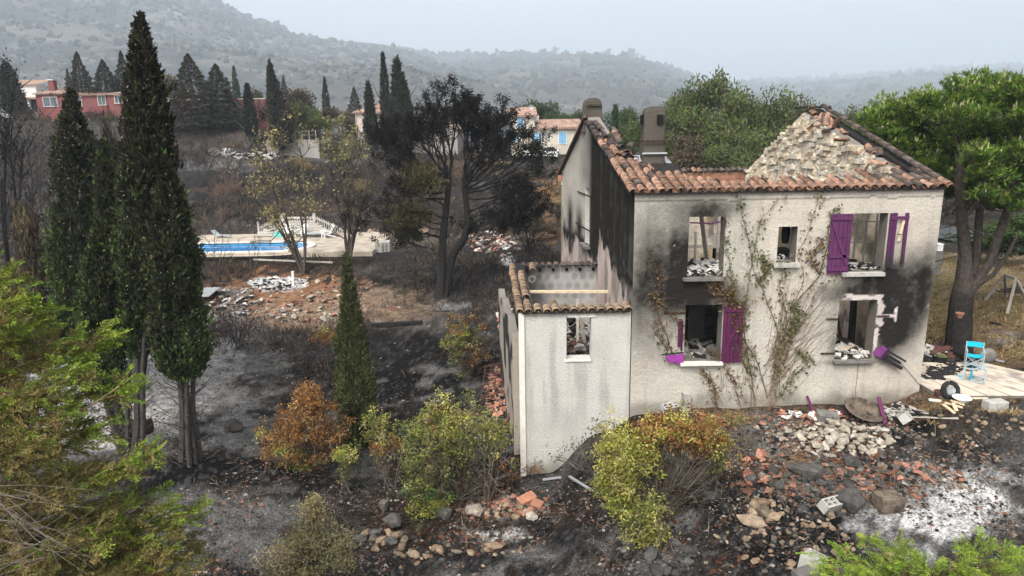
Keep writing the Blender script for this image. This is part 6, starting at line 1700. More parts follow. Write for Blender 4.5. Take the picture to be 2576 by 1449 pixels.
# pines along the skyline of the scrub hill
sky_x = [1165, 1192, 1215, 1262, 1370, 1400, 1455, 1470, 1525, 1585, 1578, 1610, 740, 756, 820, 1072, 1105, 1300, 1340, 1430, 1500]
sky_h = [14, 20, 12, 20, 16, 20, 12, 10, 22, 34, 22, 16, 20, 14, 12, 10, 8, 9, 8, 12, 10]
Xv, Yv, Zv, Tv, zr, aa = HILLS['scrub_hill']
for k, (px, hh) in enumerate(zip(sky_x, sky_h)):
    Yr = 2990.0; a = (px - CX) / FPX; x = a * Yr
    zt = np.interp(a, aa, zr)
    if px < 900: Yr = 2095.0; x = a * Yr; zt = np.interp(a, HILLS['mountain'][5], HILLS['mountain'][4])
    h = hh * Yr / FPX * 1.1
    t = thing('skyline_pine', 'tiny pine standing out on the skyline of the scrub hill' if px > 900 else 'tiny pine standing out on the mountain shoulder', 'tree', (x, Yr, zt - h * .14), random.random() * 6, 'pines on the skyline' if px > 900 else 'pines on the mountain shoulder', (h * .75, h * .75, h))
    inst(TPL['pine%d' % (k % 3)][0], 'crown', t); inst(TPL['pine%d' % (k % 3)][1], 'trunk', t)
# crest trees on the far wooded hill
Xv, Yv, Zv, Tv, zr, aa = HILLS['wooded_hill']
for k in range(34):
    px = 1930 + k * 20 + random.uniform(-8, 8); a = (px - CX) / FPX; h = random.uniform(24, 50)
    t = thing('skyline_tree', 'hazy tree on the crest of the far wooded hill', 'tree', (a * 4480, 4480, np.interp(a, aa, zr) - h * .3), random.random() * 6, 'trees on the far crest', (h * .8, h * .8, h * .7))
    inst(TPL['green%d' % (k % 3)][0], 'crown', t); inst(TPL['green%d' % (k % 3)][1], 'trunk', t)

# ------------------------------------------------------------------ houses on the rim
def ribbed(nm, A, B, C, D, pitch=.27, rows=7, amp=.06, mi=0):
    """roof slope with half round tile rows: A,B eave, D,C ridge"""
    A, B, C, D = [np.array(v, float) for v in (A, B, C, D)]
    n = max(4, int(np.linalg.norm(B - A) / pitch)) * 4
    u = np.linspace(0, 1, n + 1)[None, :, None]; v = np.linspace(0, 1, rows + 1)[:, None, None]
    P = (A * (1 - u) + B * u) * (1 - v) + (D * (1 - u) + C * u) * v
    up = norm(np.cross(B - A, D - A))
    P = P + up * (amp * np.abs(np.sin(np.arange(n + 1) / 4 * np.pi)))[None, :, None] + up * (.03 * rng.random((rows + 1, 1, 1)))
    m = n + 1
    i = np.arange(rows)[:, None] * m + np.arange(n)[None, :]
    nm.add(P.reshape(-1, 3), np.stack([i, i + 1, i + m + 1, i + m], -1).reshape(-1, 4), mi=mi)
    nm.add([A, B, B + (0, 0, -.12), A + (0, 0, -.12)], [[3, 2, 1, 0]], mi=mi)
def far_window(parent, x, y, z, w, h, frame='white', shutters=None, bars=1, depth=.05):
    """window on a wall that faces the camera (wall face at y)"""
    f = NM(); t = .07
    f.box((x, y - depth / 2, z + h / 2 + t / 2), (w + 2 * t, depth, t)); f.box((x, y - depth / 2, z - h / 2 - t / 2), (w + 3 * t, depth * 1.8, t))
    for s in (-1, 1): f.box((x + s * (w / 2 + t / 2), y - depth / 2, z), (t, depth, h))
    for k in range(bars): f.box((x - w / 2 + w * (k + 1) / (bars + 1), y - depth * .4, z), (.045, depth * .6, h))
    fo = f.build('window', M[frame], parent=parent)
    p = NM(); p.box((x, y - .004, z), (w, .018, h)); p.build('pane', M['glass'], parent=fo)
    if shutters == 'closed':
        for s in (-1, 1):
            q = NM(); q.box((x + s * w / 4, y - depth - .015, z), (w / 2 - .02, .04, h))
            for zz in (-.3, .0, .3): q.box((x + s * w / 4, y - depth - .045, z + zz * h), (w / 2 - .06, .02, .05))
            q.build('shutter', M['shut_blue'], parent=parent)
    elif shutters == 'open':
        q = NM(); q.box((x - w * .5 - .5, y - depth - .015, z), (.8, .04, h)); q.build('shutter', M['shut_blue'], parent=parent)
    return fo
def wall_block(parent, x0, x1, y0, y1, z0, z1, mat, name='wall'):
    nm = NM(); nm.box(((x0 + x1) / 2, (y0 + y1) / 2, (z0 + z1) / 2), (x1 - x0, y1 - y0, z1 - z0)); return nm.build(name, M[mat], parent=parent)
def X_(px, Y): return float(atY(px, 330, Y)[0])
def Z_(px, py, Y): return float(atY(px, py, Y)[2])

def blue_house():
    Y = 86.0
    x0, x1, x2 = X_(1285, Y), X_(1345, Y), X_(1459, Y)
    zb = 3.6
    h = thing('house', 'cream house of two heights with pale blue shutters and terracotta roofs', 'house', ((x0 + x2) / 2, Y, 4.2))
    ze, zr = Z_(1310, 291, Y), Z_(1310, 273, Y + 5)
    wall_block(h, x0, x1, Y, Y + 7, zb, ze, 'cream_wall')
    nm = NM(); nm.add([[x1, Y, ze], [x1, Y + 7, ze], [x1, Y + 5, zr + .0]], [[0, 1, 2]]); nm.add([[x0, Y, ze], [x0, Y + 7, ze], [x0, Y + 5, zr]], [[2, 1, 0]]); nm.build('gable_wall', M['cream_wall'], parent=h)
    nm = NM(); ribbed(nm, (x0 - .4, Y - .4, ze - .02), (x1 + .35, Y - .4, ze - .02), (x1 + .35, Y + 5, zr + .12), (x0 - .4, Y + 5, zr + .12)); ribbed(nm, (x1 + .35, Y + 7.4, ze), (x0 - .4, Y + 7.4, ze), (x0 - .4, Y + 5, zr + .1), (x1 + .35, Y + 5, zr + .1)); nm.build('roof', M['far_roof'], parent=h)
    ze2, zr2 = Z_(1400, 322, Y - 1), Z_(1400, 303, Y + 4)
    wall_block(h, x1 + .003, x2, Y - 1, Y + 6, zb, ze2, 'cream_wall')
    nm = NM(); nm.add([[x2, Y - 1, ze2], [x2, Y + 6, ze2], [x2, Y + 4, zr2]], [[0, 1, 2]]); nm.build('gable_wall', M['cream_wall'], parent=h)
    nm = NM(); ribbed(nm, (x1 - .05, Y - 1.45, ze2), (x2 + .35, Y - 1.45, ze2), (x2 + .35, Y + 4, zr2 + .12), (x1 + .01, Y + 4, zr2 + .12)); ribbed(nm, (x2 + .35, Y + 6.4, ze2), (x1, Y + 6.4, ze2), (x1, Y + 4, zr2 + .1), (x2 + .35, Y + 4, zr2 + .1)); nm.build('roof', M['far_roof'], parent=h)
    far_window(h, X_(1309, Y), Y, Z_(1309, 309, Y), .70, 1.15, 'white', 'closed')
    yb = Y - 1
    far_window(h, X_(1362, yb), yb, Z_(1362, 347, yb), .6, 1.0, 'white', None)
    q = NM(); q.box((X_(1348, yb), yb - .05, Z_(1348, 345, yb)), (.62, .05, 1.0)); q.build('shutter', M['shut_blue'], parent=h)
    far_window(h, X_(1381, yb), yb, Z_(1381, 341, yb), .30, .6, 'white', None, 0)
    far_window(h, X_(1415, yb), yb, Z_(1415, 347, yb), .86, 1.35, 'white', 'closed')
    far_window(h, X_(1298, Y), Y, Z_(1298, 345, Y), .7, .9, 'white', 'closed')
    nm = NM(); nm.lathe([(0.02, .16), (.2, .08), (.34, 0)], (0, 0, 0), 14)
    for k in range(len(nm.V)): nm.V[k] = np.stack([nm.V[k][:, 0], nm.V[k][:, 2] * 1, nm.V[k][:, 1]], -1) + np.array([X_(1336, Y + 4), Y + 3.6, Z_(1336, 270, Y + 4)])
    nm.bar((X_(1336, Y + 4), Y + 3.8, zr - .2), (X_(1336, Y + 4), Y + 3.8, Z_(1336, 270, Y + 4)), .06, .06); nm.build('satellite_dish', M['steel'], parent=h)
    nm = NM(); nm.box((x1 + .32, Y + 1.5, Z_(1358, 298, Y)), (.5, .8, .7)); nm.build('air_conditioner', M['white'], parent=h)
blue_house()

def red_house():
    Y = 96.0; h = thing('house', 'long single storey red house with white framed windows behind spruces', 'house', (X_(270, Y), Y, 9.6))
    x0, xm, x1 = X_(104, Y), X_(172, Y), X_(470, Y)
    zt, zb = Z_(140, 235, Y), 8.2
    wall_block(h, x0, xm, Y, Y + 8, zb, zt, 'red_wall'); wall_block(h, xm + .003, x1, Y + .4, Y + 8, zb, Z_(300, 236, Y), 'red_wall')
    zt2 = Z_(300, 236, Y)
    nm = NM(); ribbed(nm, (x0 - .3, Y - .3, zt), (xm + .3, Y - .3, zt), (xm + .3, Y + 4.4, zt + .95), (x0 + 1.6, Y + 4.4, zt + .95)); nm.build('roof', M['far_roof'], parent=h)
    nm = NM(); ribbed(nm, (xm, Y + .1, zt2), (x1 + .3, Y + .1, zt2), (x1 + .3, Y + 4.4, zt2 + .55), (xm, Y + 4.4, zt2 + .55)); nm.build('roof', M['far_roof'], parent=h)
    cxp = X_(151, Y + 2); nm = NM(); nm.box((cxp, Y + 2, (zt + Z_(151, 200, Y)) / 2), (.75, .75, Z_(151, 200, Y) - zt)); c_ = nm.build('chimney', M['red_wall'], parent=h)
    nm = NM(); nm.box((cxp, Y + 2, Z_(151, 198, Y)), (1.0, 1.0, .12)); nm.build('cap', M['white_wall'], parent=c_)
    for px, py, w, hh, y in ((139, 256, 1.8, 1.15, Y), (203, 255, 1.5, 1.15, Y + .4), (268, 252, .95, 1.2, Y + .4), (309, 250, .85, .95, Y + .4), (434, 257, 1.0, 1.15, Y + .4)):
        far_window(h, X_(px, y), y, Z_(px, py, y), w, hh, 'white_wall', None, 1, .10)
    w = thing('garden_wall', 'long red garden wall right of the red house', 'wall', (X_(600, Y - 2), Y - 2, 9))
    nm = NM(); xa, xb = X_(478, Y - 2), X_(725, Y - 2); zt = Z_(600, 250, Y - 2)
    nm.box(((xa + xb) / 2, Y - 2, (7.5 + zt) / 2), (xb - xa, .25, zt - 7.5)); nm.build('wall_face', M['red_wall'], parent=w)
    nm = NM(); nm.box(((xa + xb) / 2, Y - 2, zt + .05), (xb - xa + .06, .33, .09)); nm.build('coping', M['white_wall'], parent=w)
red_house()
def white_house():
    Y = 108.0; h = thing('house', 'white two level house with a pink tiled roof and dark porch at the left edge', 'house', (X_(65, Y), Y, 9.8))
    x0, x1 = X_(22, Y), X_(108, Y); zt = Z_(65, 213, Y)
    wall_block(h, x0, x1, Y, Y + 8, 8, zt, 'white_wall')
    nm = NM(); ribbed(nm, (x0 - .3, Y - .3, zt), (x1 + .3, Y - .3, zt), (x1 + .3, Y + 5, zt + 1.0), (x0 - .3, Y + 5, zt + 1.0)); nm.build('roof', M['far_roof'], parent=h)
    wall_block(h, X_(25, Y), X_(114, Y - 4), Y - 4, Y - .003, Z_(70, 249, Y - 4), Z_(70, 244, Y - 4), 'far_roof', 'porch_roof')
    for px in (28, 56, 84, 111): wall_block(h, X_(px, Y - 3.6) - .2, X_(px, Y - 3.6) + .2, Y - 3.8, Y - 3.4, 8, Z_(70, 249, Y - 4), 'white_wall', 'pillar')
    for px in (42, 72, 99): far_window(h, X_(px, Y), Y, Z_(px, 262, Y), 1.1, 1.7, 'grey_wall')
    far_window(h, X_(60, Y), Y, Z_(60, 228, Y), .9, .8, 'white')
white_house()
def pink_house():
    Y = 98.0; h = thing('house', 'pale pink house with a low tiled roof behind bare stemmed cypresses', 'house', (X_(960, Y), Y, 6))
    x0, x1 = X_(896, Y), X_(1040, Y); zt = Z_(960, 282, Y)
    wall_block(h, x0, x1, Y, Y + 9, 5.2, zt, 'pink_wall')
    nm = NM(); ribbed(nm, (x0 - .4, Y - .4, zt), (x1 + .4, Y - .4, zt), (x1 - 2, Y + 4.5, zt + 1.3), (x0 + 2.4, Y + 4.5, zt + 1.3)); nm.add([[x0 - .4, Y - .4, zt], [x0 + 2.4, Y + 4.5, zt + 1.3], [x0 - .4, Y + 9.4, zt]], [[0, 1, 2]]); nm.build('roof', M['far_roof'], parent=h)
    far_window(h, X_(985, Y), Y, Z_(985, 292, Y), 2.6, .6, 'pink_wall', None, 2); far_window(h, X_(955, Y), Y, Z_(955, 293, Y), .9, .7, 'pink_wall', None, 1)
    s = thing('garage', 'low grey garage with an orange door below the pale pink house', 'garage', (X_(925, 92), 92, 5.5))
    Yg = 92.0; xa, xb = X_(903, Yg), X_(950, Yg)
    wall_block(s, xa, xb, Yg, Yg + 4, 4.6, Z_(925, 332, Yg), 'grey_wall')
    nm = NM(); nm.box((X_(931, Yg), Yg - .03, Z_(931, 352, Yg)), (1.4, .06, 1.9)); nm.build('door', M['orange_door'], parent=s)
    nm = NM(); nm.box(((xa + xb) / 2, Yg + 1.9, Z_(925, 331, Yg)), (xb - xa + .4, 4.6, .16)); nm.build('roof', M['grey_wall'], parent=s)
    g = thing('house', 'plain grey gable end of a house half hidden by the charred pine', 'house', (X_(1040, 90), 90, 5))
    Yg = 90.0; xa, xb, xc = X_(978, Yg), X_(1150, Yg), X_(1060, Yg); ze, za = Z_(1000, 326, Yg), Z_(1050, 291, Yg)
    nm = NM(); V = [[xa, Yg, 4], [xb, Yg, 4], [xb, Yg, ze], [xc, Yg, za], [xa, Yg, ze], [xa, Yg + 10, 4], [xb, Yg + 10, 4], [xb, Yg + 10, ze], [xc, Yg + 10, za], [xa, Yg + 10, ze]]
    nm.add(V, [[0, 1, 2, 4]]); nm.add(V, [[4, 2, 3]]); nm.add(V, [[1, 6, 7, 2], [5, 0, 4, 9], [6, 5, 9, 7]]); nm.add(V, [[7, 9, 8]]); nm.build('wall', M['grey_wall'], parent=g)
    nm = NM(); ribbed(nm, (xb + .3, Yg - .2, ze - .1), (xb + .3, Yg + 10, ze - .1), (xc, Yg + 10, za + .05), (xc, Yg - .2, za + .05)); ribbed(nm, (xa - .3, Yg + 10, ze - .1), (xa - .3, Yg - .2, ze - .1), (xc, Yg - .2, za + .05), (xc, Yg + 10, za + .05)); nm.build('roof', M['far_roof'], parent=g)
pink_house()
def planter_wall():
    Y = 85.0; w = thing('retaining_wall', 'low grey block wall with posts below the brown trees', 'wall', (X_(735, Y), Y, 5))
    xa, xb = X_(668, Y), X_(800, Y); zt = Z_(735, 352, Y)
    nm = NM(); nm.box(((xa + xb) / 2, Y, (3.5 + zt) / 2), (xb - xa, .3, zt - 3.5)); nm.build('wall_face', M['grey_wall'], parent=w)
    for k in range(8):
        x = xa + .3 + k * (xb - xa - .6) / 7; nm = NM(); nm.box((x, Y, zt + .55), (.07, .07, 1.1)); nm.build('post', M['wood_grey'], parent=w)
    nm = NM()
    for z in (.55, 1.0): nm.box(((xa + xb) / 2, Y, zt + z), (xb - xa - .5, .03, .04))
    nm.build('rail', M['wood_grey'], parent=w)
planter_wall()

# ------------------------------------------------------------------ cars
def car(label, px, Y, w=1.8, rings=True):
    x = X_(px, Y); z = float(gz(x, Y)) + .02
    c = thing('parked_car', label, 'car', (x, Y, z), 0, 'white cars parked below the blue shuttered house')
    L = 4.1
    prof = [(-L / 2, .32, .62, .86), (-L / 2 + .12, .22, .74, .95), (-L / 2 + .9, .2, .88, 1.0), (-L / 2 + 1.25, .2, .93, 1.0), (.9, .2, .95, 1.0), (L / 2 - .3, .22, .93, .97), (L / 2, .4, .8, .88)]
    def loft(rows, mat, name, close=True):
        nm = NM(); V = []
        for (y, zb, zt, ws) in rows:
            hw = w / 2 * ws
            V += [(x - hw, Y + y, z + zb), (x + hw, Y + y, z + zb), (x + hw, Y + y, z + zb + (zt - zb) * .65), (x + hw * .88, Y + y, z + zt), (x - hw * .88, Y + y, z + zt), (x - hw, Y + y, z + zb + (zt - zb) * .65)]
        F = []
        for k in range(len(rows) - 1):
            F += [[6 * k + i, 6 * k + (i + 1) % 6, 6 * k + 6 + (i + 1) % 6, 6 * k + 6 + i] for i in range(6)]
        nm.add(V, F); nm.add(V, [[0, 1, 2, 3, 4, 5]]); nm.add(V, [[6 * len(rows) - 1 - i for i in range(6)]])
        return nm.build(name, M[mat], parent=c, smooth=False)
    loft(prof, 'car_white', 'body')
    def cab(rows, mat, name):
        nm = NM(); V = []
        for (y, hw, zz) in rows: V += [(x - hw, Y + y, z + zz), (x + hw, Y + y, z + zz)]
        nm.add(V, [[0, 1, 3, 2]]); return nm.build(name, M[mat], parent=c)
    g0, g1, r0, r1 = (-.85, .76, .93), (1.6, .74, .95), (-.1, .56, 1.33), (.85, .54, 1.34)
    cab([g0, r0], 'car_glass', 'windscreen'); cab([(r0[0], r0[1], r0[2]), (r1[0], r1[1], r1[2])], 'car_white', 'roof'); cab([r1, g1], 'car_glass', 'rear_window')
    for s in (-1, 1):
        nm = NM(); nm.add([[x + s * g0[1], Y + g0[0], z + g0[2]], [x + s * g1[1], Y + g1[0], z + g1[2]], [x + s * r1[1], Y + r1[0], z + r1[2]], [x + s * r0[1], Y + r0[0], z + r0[2]]], [[0, 1, 2, 3]]); nm.build('side_window', M['car_glass'], parent=c)
        nm = NM(); nm.box((x + s * .62, Y - L / 2 + .03, z + .64), (.34, .12, .13), (0, 0, s * .35)); nm.build('headlight', M['steel'], parent=c)
        nm = NM(); nm.box((x + s * .98, Y - .62, z + .98), (.2, .1, .13)); nm.build('wing_mirror', M['car_white'], parent=c)
        for yy in (-1.25, 1.25):
            nm = NM(); nm.tube([(x + s * .68, Y + yy, z + .31), (x + s * .90, Y + yy, z + .31)], .32, 14); wh = nm.build('wheel', M['rubber'], parent=c)
            nm = NM(); nm.tube([(x + s * .895, Y + yy, z + .31), (x + s * .915, Y + yy, z + .31)], .2, 12); nm.build('rim', M['steel'], parent=wh)
    nm = NM(); nm.box((x, Y - L / 2 - .012, z + .50), (.78, .05, .36)); nm.build('grille', M['dark'], parent=c)
    nm = NM(); nm.box((x, Y - L / 2 - .045, z + .44), (.5, .02, .11)); nm.build('number_plate', M['white'], parent=c)
    nm = NM(); nm.box((x, Y - L / 2 + .0, z + .27), (1.4, .06, .12)); nm.build('bumper_vent', M['dark'], parent=c)
    if rings:
        nm = NM()
        for k in range(4):
            a = np.linspace(0, 2 * np.pi, 12); nm.tube(np.stack([x - .09 + k * .06 + .042 * np.cos(a), np.full(12, Y - L / 2 - .045), z + .60 + .042 * np.sin(a)], -1), .008, 4)
        nm.build('grille_emblem', M['steel'], parent=c)
car('white car standing clear at the foot of the blue shuttered house', 1382, 83.5)
car('white car partly hidden by the burnt branches of the charred pine', 1331, 84.0, rings=False)

# ------------------------------------------------------------------ pool terrace
def pool():
    z = POOL_Z
    d = bpy.data.objects.new('pool_terrace', None); COL.objects.link(d); d.location = (-17.5, 52, z); d['kind'] = 'structure'
    x0, x1, y0, y1 = -26.0, -9.8, 47.8, 57.4
    px0, px1, py0, py1 = -26.0, -15.2, 48.7, 52.6; rad = (py1 - py0) / 2; ccx, ccy = px1 - rad, (py0 + py1) / 2
    sx, sy = 14, 9
    for i in range(sx):
        for j in range(sy):
            a0, a1 = x0 + (x1 - x0) * i / sx, x0 + (x1 - x0) * (i + 1) / sx; b0, b1 = y0 + (y1 - y0) * j / sy, y0 + (y1 - y0) * (j + 1) / sy
            cx_, cy_ = (a0 + a1) / 2, (b0 + b1) / 2
            if cx_ < ccx + .3 and py0 - .35 < cy_ < py1 + .35 : continue
            if cx_ >= ccx and math.hypot(cx_ - ccx, cy_ - ccy) < rad + .45: continue
            nm = NM(); nm.box((cx_, cy_, z - .175 + random.uniform(-.004, .004)), (a1 - a0 - .02, b1 - b0 - .02, .35)); nm.build('paving_slab', M['pool_deck'], parent=d)
    p = thing('swimming_pool', 'blue swimming pool with a rounded end among the burnt trees', 'pool', (-20, 50.6, z))
    a = np.linspace(-np.pi / 2, np.pi / 2, 25)
    outl = lambda r: np.concatenate([[[px0, ccy - r]], np.stack([ccx + r * np.cos(a), ccy + r * np.sin(a)], -1), [[px0, ccy + r]]])
    o1, o2 = outl(rad), outl(rad + .55)
    n = len(o1)
    nm = NM(); V = np.concatenate([np.c_[o1, np.full(n, z + .035)], np.c_[o2, np.full(n, z + .035)], np.c_[o1, np.full(n, z - .1)], np.c_[o2, np.full(n, z - .08)]])
    k = np.arange(n - 1)
    nm.add(V, np.concatenate([np.stack([k, k + 1, k + 1 + n, k + n], -1), np.stack([k, k + 2 * n, k + 1 + 2 * n, k + 1], -1), np.stack([k + n, k + n + 1, k + 1 + 3 * n, k + 3 * n], -1)])); nm.build('coping', M['coping'], parent=p)
    nm = NM(); V = np.concatenate([np.c_[o1, np.full(n, z - .02)], np.c_[o1, np.full(n, z - .30)]]); nm.add(V, np.stack([k, k + n, k + 1 + n, k + 1], -1)); nm.build('liner', M['liner'], parent=p)
    nm = NM(); c0 = np.array([[px0, ccy, z - .14]]); V = np.concatenate([np.c_[o1, np.full(n, z - .14)], c0]); nm.add(V, np.stack([k, k + 1, np.full(n - 1, n)], -1)); nm.build('water', M['water'], parent=p)
    o0 = outl(rad + .5); V = np.concatenate([np.c_[o0, np.full(n, z - .13)], np.c_[outl(rad + 1.7), np.full(n, z - .06)]])
    nm = NM(); nm.add(V, np.stack([k, k + 1, k + 1 + n, k + n], -1)); nm.build('pool_surround', M['pool_deck'], parent=d)
pool()
def on(px, py, z=None):
    d = ray(px, py)
    if z is None: return gpt(px, py)
    return VC + d * ((z - CAM_H) / d[2])
def stairs():
    Y = 57.6; z0 = POOL_Z
    t = thing('wooden_stairs', 'weathered white timber steps with a picket balustrade behind the pool', 'stairs', (X_(735, Y), Y, z0))
    gw = 'wood_white'
    xl, xr = X_(692, Y), X_(773, Y); xa, xb = X_(626, Y - .8), X_(850, Y - .8)
    zt = Z_(735, 548, Y)
    for x in (xl, xr): nm = NM(); nm.box((x, Y - .02, (z0 + Z_(735, 536, Y)) / 2), (.24, .2, Z_(735, 536, Y) - z0)); nm.build('post', M[gw], parent=t)
    for x, yy in ((xa, Y - .8), (xb, Y - .8)): nm = NM(); nm.box((x, yy, z0 + .55), (.13, .13, 1.1)); nm.build('post', M[gw], parent=t)
    nm = NM(); nm.bar((xl, Y, zt), (xr, Y, zt), .1, .17); nm.build('rail', M[gw], parent=t)
    nm = NM(); nm.bar((xl, Y, zt - .05), (xa, Y - .8, Z_(626, 572, Y)), .1, .14); nm.build('rail', M[gw], parent=t)
    nm = NM(); nm.bar((xr, Y, zt), (xb, Y - .8, Z_(850, 578, Y)), .1, .14); nm.build('rail', M[gw], parent=t)
    for k in range(12):
        x = xl + (xr - xl) * (k + .5) / 12; nm = NM(); nm.box((x, Y, zt - .42), (.075, .04, 1.0)); nm.build('baluster', M[gw], parent=t)
    for k in range(14):
        f = (k + .5) / 14
        for (xs, ze_, x_) in ((xl, Z_(626, 572, Y), xa), (xr, Z_(850, 578, Y), xb)):
            x = xs + (x_ - xs) * f; zz = zt + (ze_ - zt) * f; nm = NM(); nm.box((x, Y - .8 * f, zz - .28), (.07, .04, .95)); nm.build('baluster', M[gw], parent=t)
    for k in range(6):
        wdt = (xr - xl) + .3 + k * .75
        nm = NM(); nm.box(((xl + xr) / 2, Y - .25 - .32 * k, z0 + .98 - k * .17), (wdt, .34, .15)); nm.build('tread', M[gw], parent=t)
stairs()
def adirondack(label, px, py, rz):
    b = on(px, py, POOL_Z); t = thing('garden_chair', label, 'chair', (b[0], b[1], POOL_Z), rz, 'white slatted garden chairs by the pool')
    def add(nm, name): o = bpy.data.objects.new(name, nm.mesh(name, M['white'])); o.parent = t; COL.objects.link(o)
    for k in range(5):
        nm = NM(); x = -.24 + k * .12; nm.bar((x * .85, .30, .32), (x * 1.15, .62, 1.02 + .08 * (1 - abs(k - 2) / 2)), .10, .025, up=(0, 1, 0)); add(nm, 'slat')
    for k in range(5):
        nm = NM(); nm.box((0, -.25 + k * .13, .36 - .02 * k), (.56, .11, .025), (-.12, 0, 0)); add(nm, 'seat_slat')
    for s in (-1, 1):
        nm = NM(); nm.box((s * .37, .02, .57), (.14, .75, .03)); add(nm, 'armrest')
        nm = NM(); nm.box((s * .33, -.28, .28), (.05, .10, .57)); add(nm, 'leg')
        nm = NM(); nm.bar((s * .31, -.3, .38), (s * .30, .62, .04), .04, .12); add(nm, 'leg')
adirondack('white slatted garden chair left of the tree trunk by the stairs', 722, 597, .25)
adirondack('white slatted garden chair half behind the black tree trunk', 757, 597, -.4)
adirondack('white slatted garden chair turned sideways at the right of the stairs', 822, 598, -1.0)
def lounger(label, px, py, rz, mat, z=POOL_Z, name='sun_lounger', burnt=False):
    b = on(px, py, z); t = thing(name, label, 'lounger', (b[0], b[1], z), rz)
    def add(nm, n_, m): o = bpy.data.objects.new(n_, nm.mesh(n_, M[m])); o.parent = t; COL.objects.link(o)
    nm = NM(); 
    for s in (-1, 1): nm.bar((-.95, s * .32, .32), (.5, s * .32, .32), .045, .045); nm.bar((.5, s * .32, .32), (1.05, s * .32, .85), .045, .045)
    nm.bar((-.95, -.32, .32), (-.95, .32, .32), .045, .045); nm.bar((1.05, -.32, .85), (1.05, .32, .85), .045, .045)
    if burnt:
        for k in range(7): nm.bar((-.8 + k * .2, -.32, .32), (-.8 + k * .2, .32, .32), .02, .02)
    add(nm, 'frame', mat)
    if not burnt:
        nm = NM(); nm.box((-.22, 0, .34), (1.42, .6, .03)); add(nm, 'bed', mat); nm = NM(); nm.bar((.5, 0, .34), (1.04, 0, .86), .6, .03, up=(0, 0, 1)); add(nm, 'backrest', 'alu')
    for x in (-.8, .45):
        for s in (-1, 1): nm = NM(); nm.box((x, s * .32, .16), (.045, .045, .32)); add(nm, 'leg', mat)
    return t
lounger('pale grey sun lounger with raised back beside the right garden chair', 803, 596, .1, 'steel')
lounger('pale sun lounger at the far left of the pool', 560, 598, 2.9, 'steel').scale = (.8, .8, .7)
lounger('burnt black lounger frame at the near edge of the pool', 665, 618, .2, 'wood_char', burnt=True)
lounger('smaller burnt black lounger frame right of the first one', 745, 619, -.5, 'wood_char', burnt=True)
def heap_cloth():
    b = on(706, 594, POOL_Z); nm = NM(); n, m = 9, 18
    V = []
    for i in range(n):
        for j in range(m): 
            r = i / (n - 1); a = j / m * 6.283; V.append((b[0] + r * .8 * math.cos(a), b[1] + r * .5 * math.sin(a), b[2] + .34 * (1 - r ** 2) * (1 + .4 * math.sin(a * 3 + r * 5)) + .01))
    nm.add(V, [[i * m + j, i * m + (j + 1) % m, (i + 1) * m + (j + 1) % m, (i + 1) * m + j] for i in range(n - 1) for j in range(m)])
    tag(nm.build('pool_float', M['teal'], smooth=True), 'collapsed turquoise pool float in front of the garden chairs', 'pool float')
heap_cloth()
# stones, shards and blocks lying about
PALES = [_c(.35, .31, .245), _c(.28, .245, .195), _c(.40, .365, .31), _c(.24, .205, .165)]
BROWNS = [_c(.2, .145, .098), _c(.24, .178, .122), _c(.15, .12, .09), _c(.26, .2, .145)]
GREYS = [_c(.075, .072, .067), _c(.105, .097, .086), _c(.055, .052, .048)]
SM = {}
for nme, pal in (('pale', PALES), ('brown', BROWNS), ('grey', GREYS)):
    SM[nme] = [hull_mesh('stone', M['rock'], 300 + 17 * k + len(nme), 1, .8, .62, 26, pal[k % len(pal)]) for k in range(6)]
def tile_shard(seed):
    r_ = np.random.default_rng(seed); nm = NM()
    A = np.linspace(-.9, .6 + r_.random() * .6, 5); l0 = r_.uniform(.5, 1.0); rows = []
    for y, w in ((0, 1), (l0, r_.uniform(.5, 1))):
        for rr in (.40, .34): rows.append(np.stack([rr * np.sin(A) * w + r_.normal(0, .02, 5), np.full(5, y) + r_.normal(0, .07, 5), rr * np.cos(A) - .25], -1))
    V = np.concatenate(rows); F = []
    for k in range(4): F += [[k, k + 1, 10 + k + 1, 10 + k], [5 + k + 1, 5 + k, 15 + k, 15 + k + 1], [k + 1, k, 5 + k, 5 + k + 1], [10 + k, 10 + k + 1, 15 + k + 1, 15 + k]]
    F += [[0, 10, 15, 5], [4, 9, 19, 14]]
    nm.add(V, F); return nm.mesh('tile_shard', M['shard'])
SH = [tile_shard(k) for k in range(6)]
def scatter(kind, n, cx, cy, rx, ry, smin, smax, name, label, cat, group, sink=.12, pw=1.6, pile=0.0, tilt=.5):
    k = 0
    for q in range(n * 5):
        if k >= n: break
        u, v = random.uniform(-1, 1), random.uniform(-1, 1)
        if u * u + v * v > 1: continue
        p = gpt(cx + rx * u, cy + ry * v)
        if XL - .2 < p[0] < XR + .1 and p[1] > YF - .2: continue
        s = smin + (smax - smin) * random.random() ** pw
        m = random.choice(SH if kind == 'shard' else SM[kind])
        zz = p[2] + s * (.5 - sink) * .5 + pile * (1 - u * u - v * v) * random.random()
        o = inst(m, name, None, (p[0], p[1], zz), (random.uniform(-tilt, tilt), random.uniform(-tilt, tilt), random.uniform(0, 6.28)), (s * random.uniform(.8, 1.3), s, s * random.uniform(.7, 1.1)))
        tag(o, label, cat, group); k += 1
scatter('pale', 150, 2120, 1112, 125, 42, .11, .36, 'limestone_rubble', 'pale limestone piece in the stone heap below the facade', 'stone', 'limestone heap below the facade', pile=.38)
scatter('pale', 45, 2020, 1095, 75, 18, .10, .26, 'limestone_rubble', 'pale limestone piece trailing left of the stone heap', 'stone', 'limestone trailing left of the heap', pile=.1)
scatter('brown', 75, 1990, 1350, 190, 85, .09, .26, 'brown_stone', 'brown stone lying on the black ash in front of the rubble', 'stone', 'brown stones on the black ash')
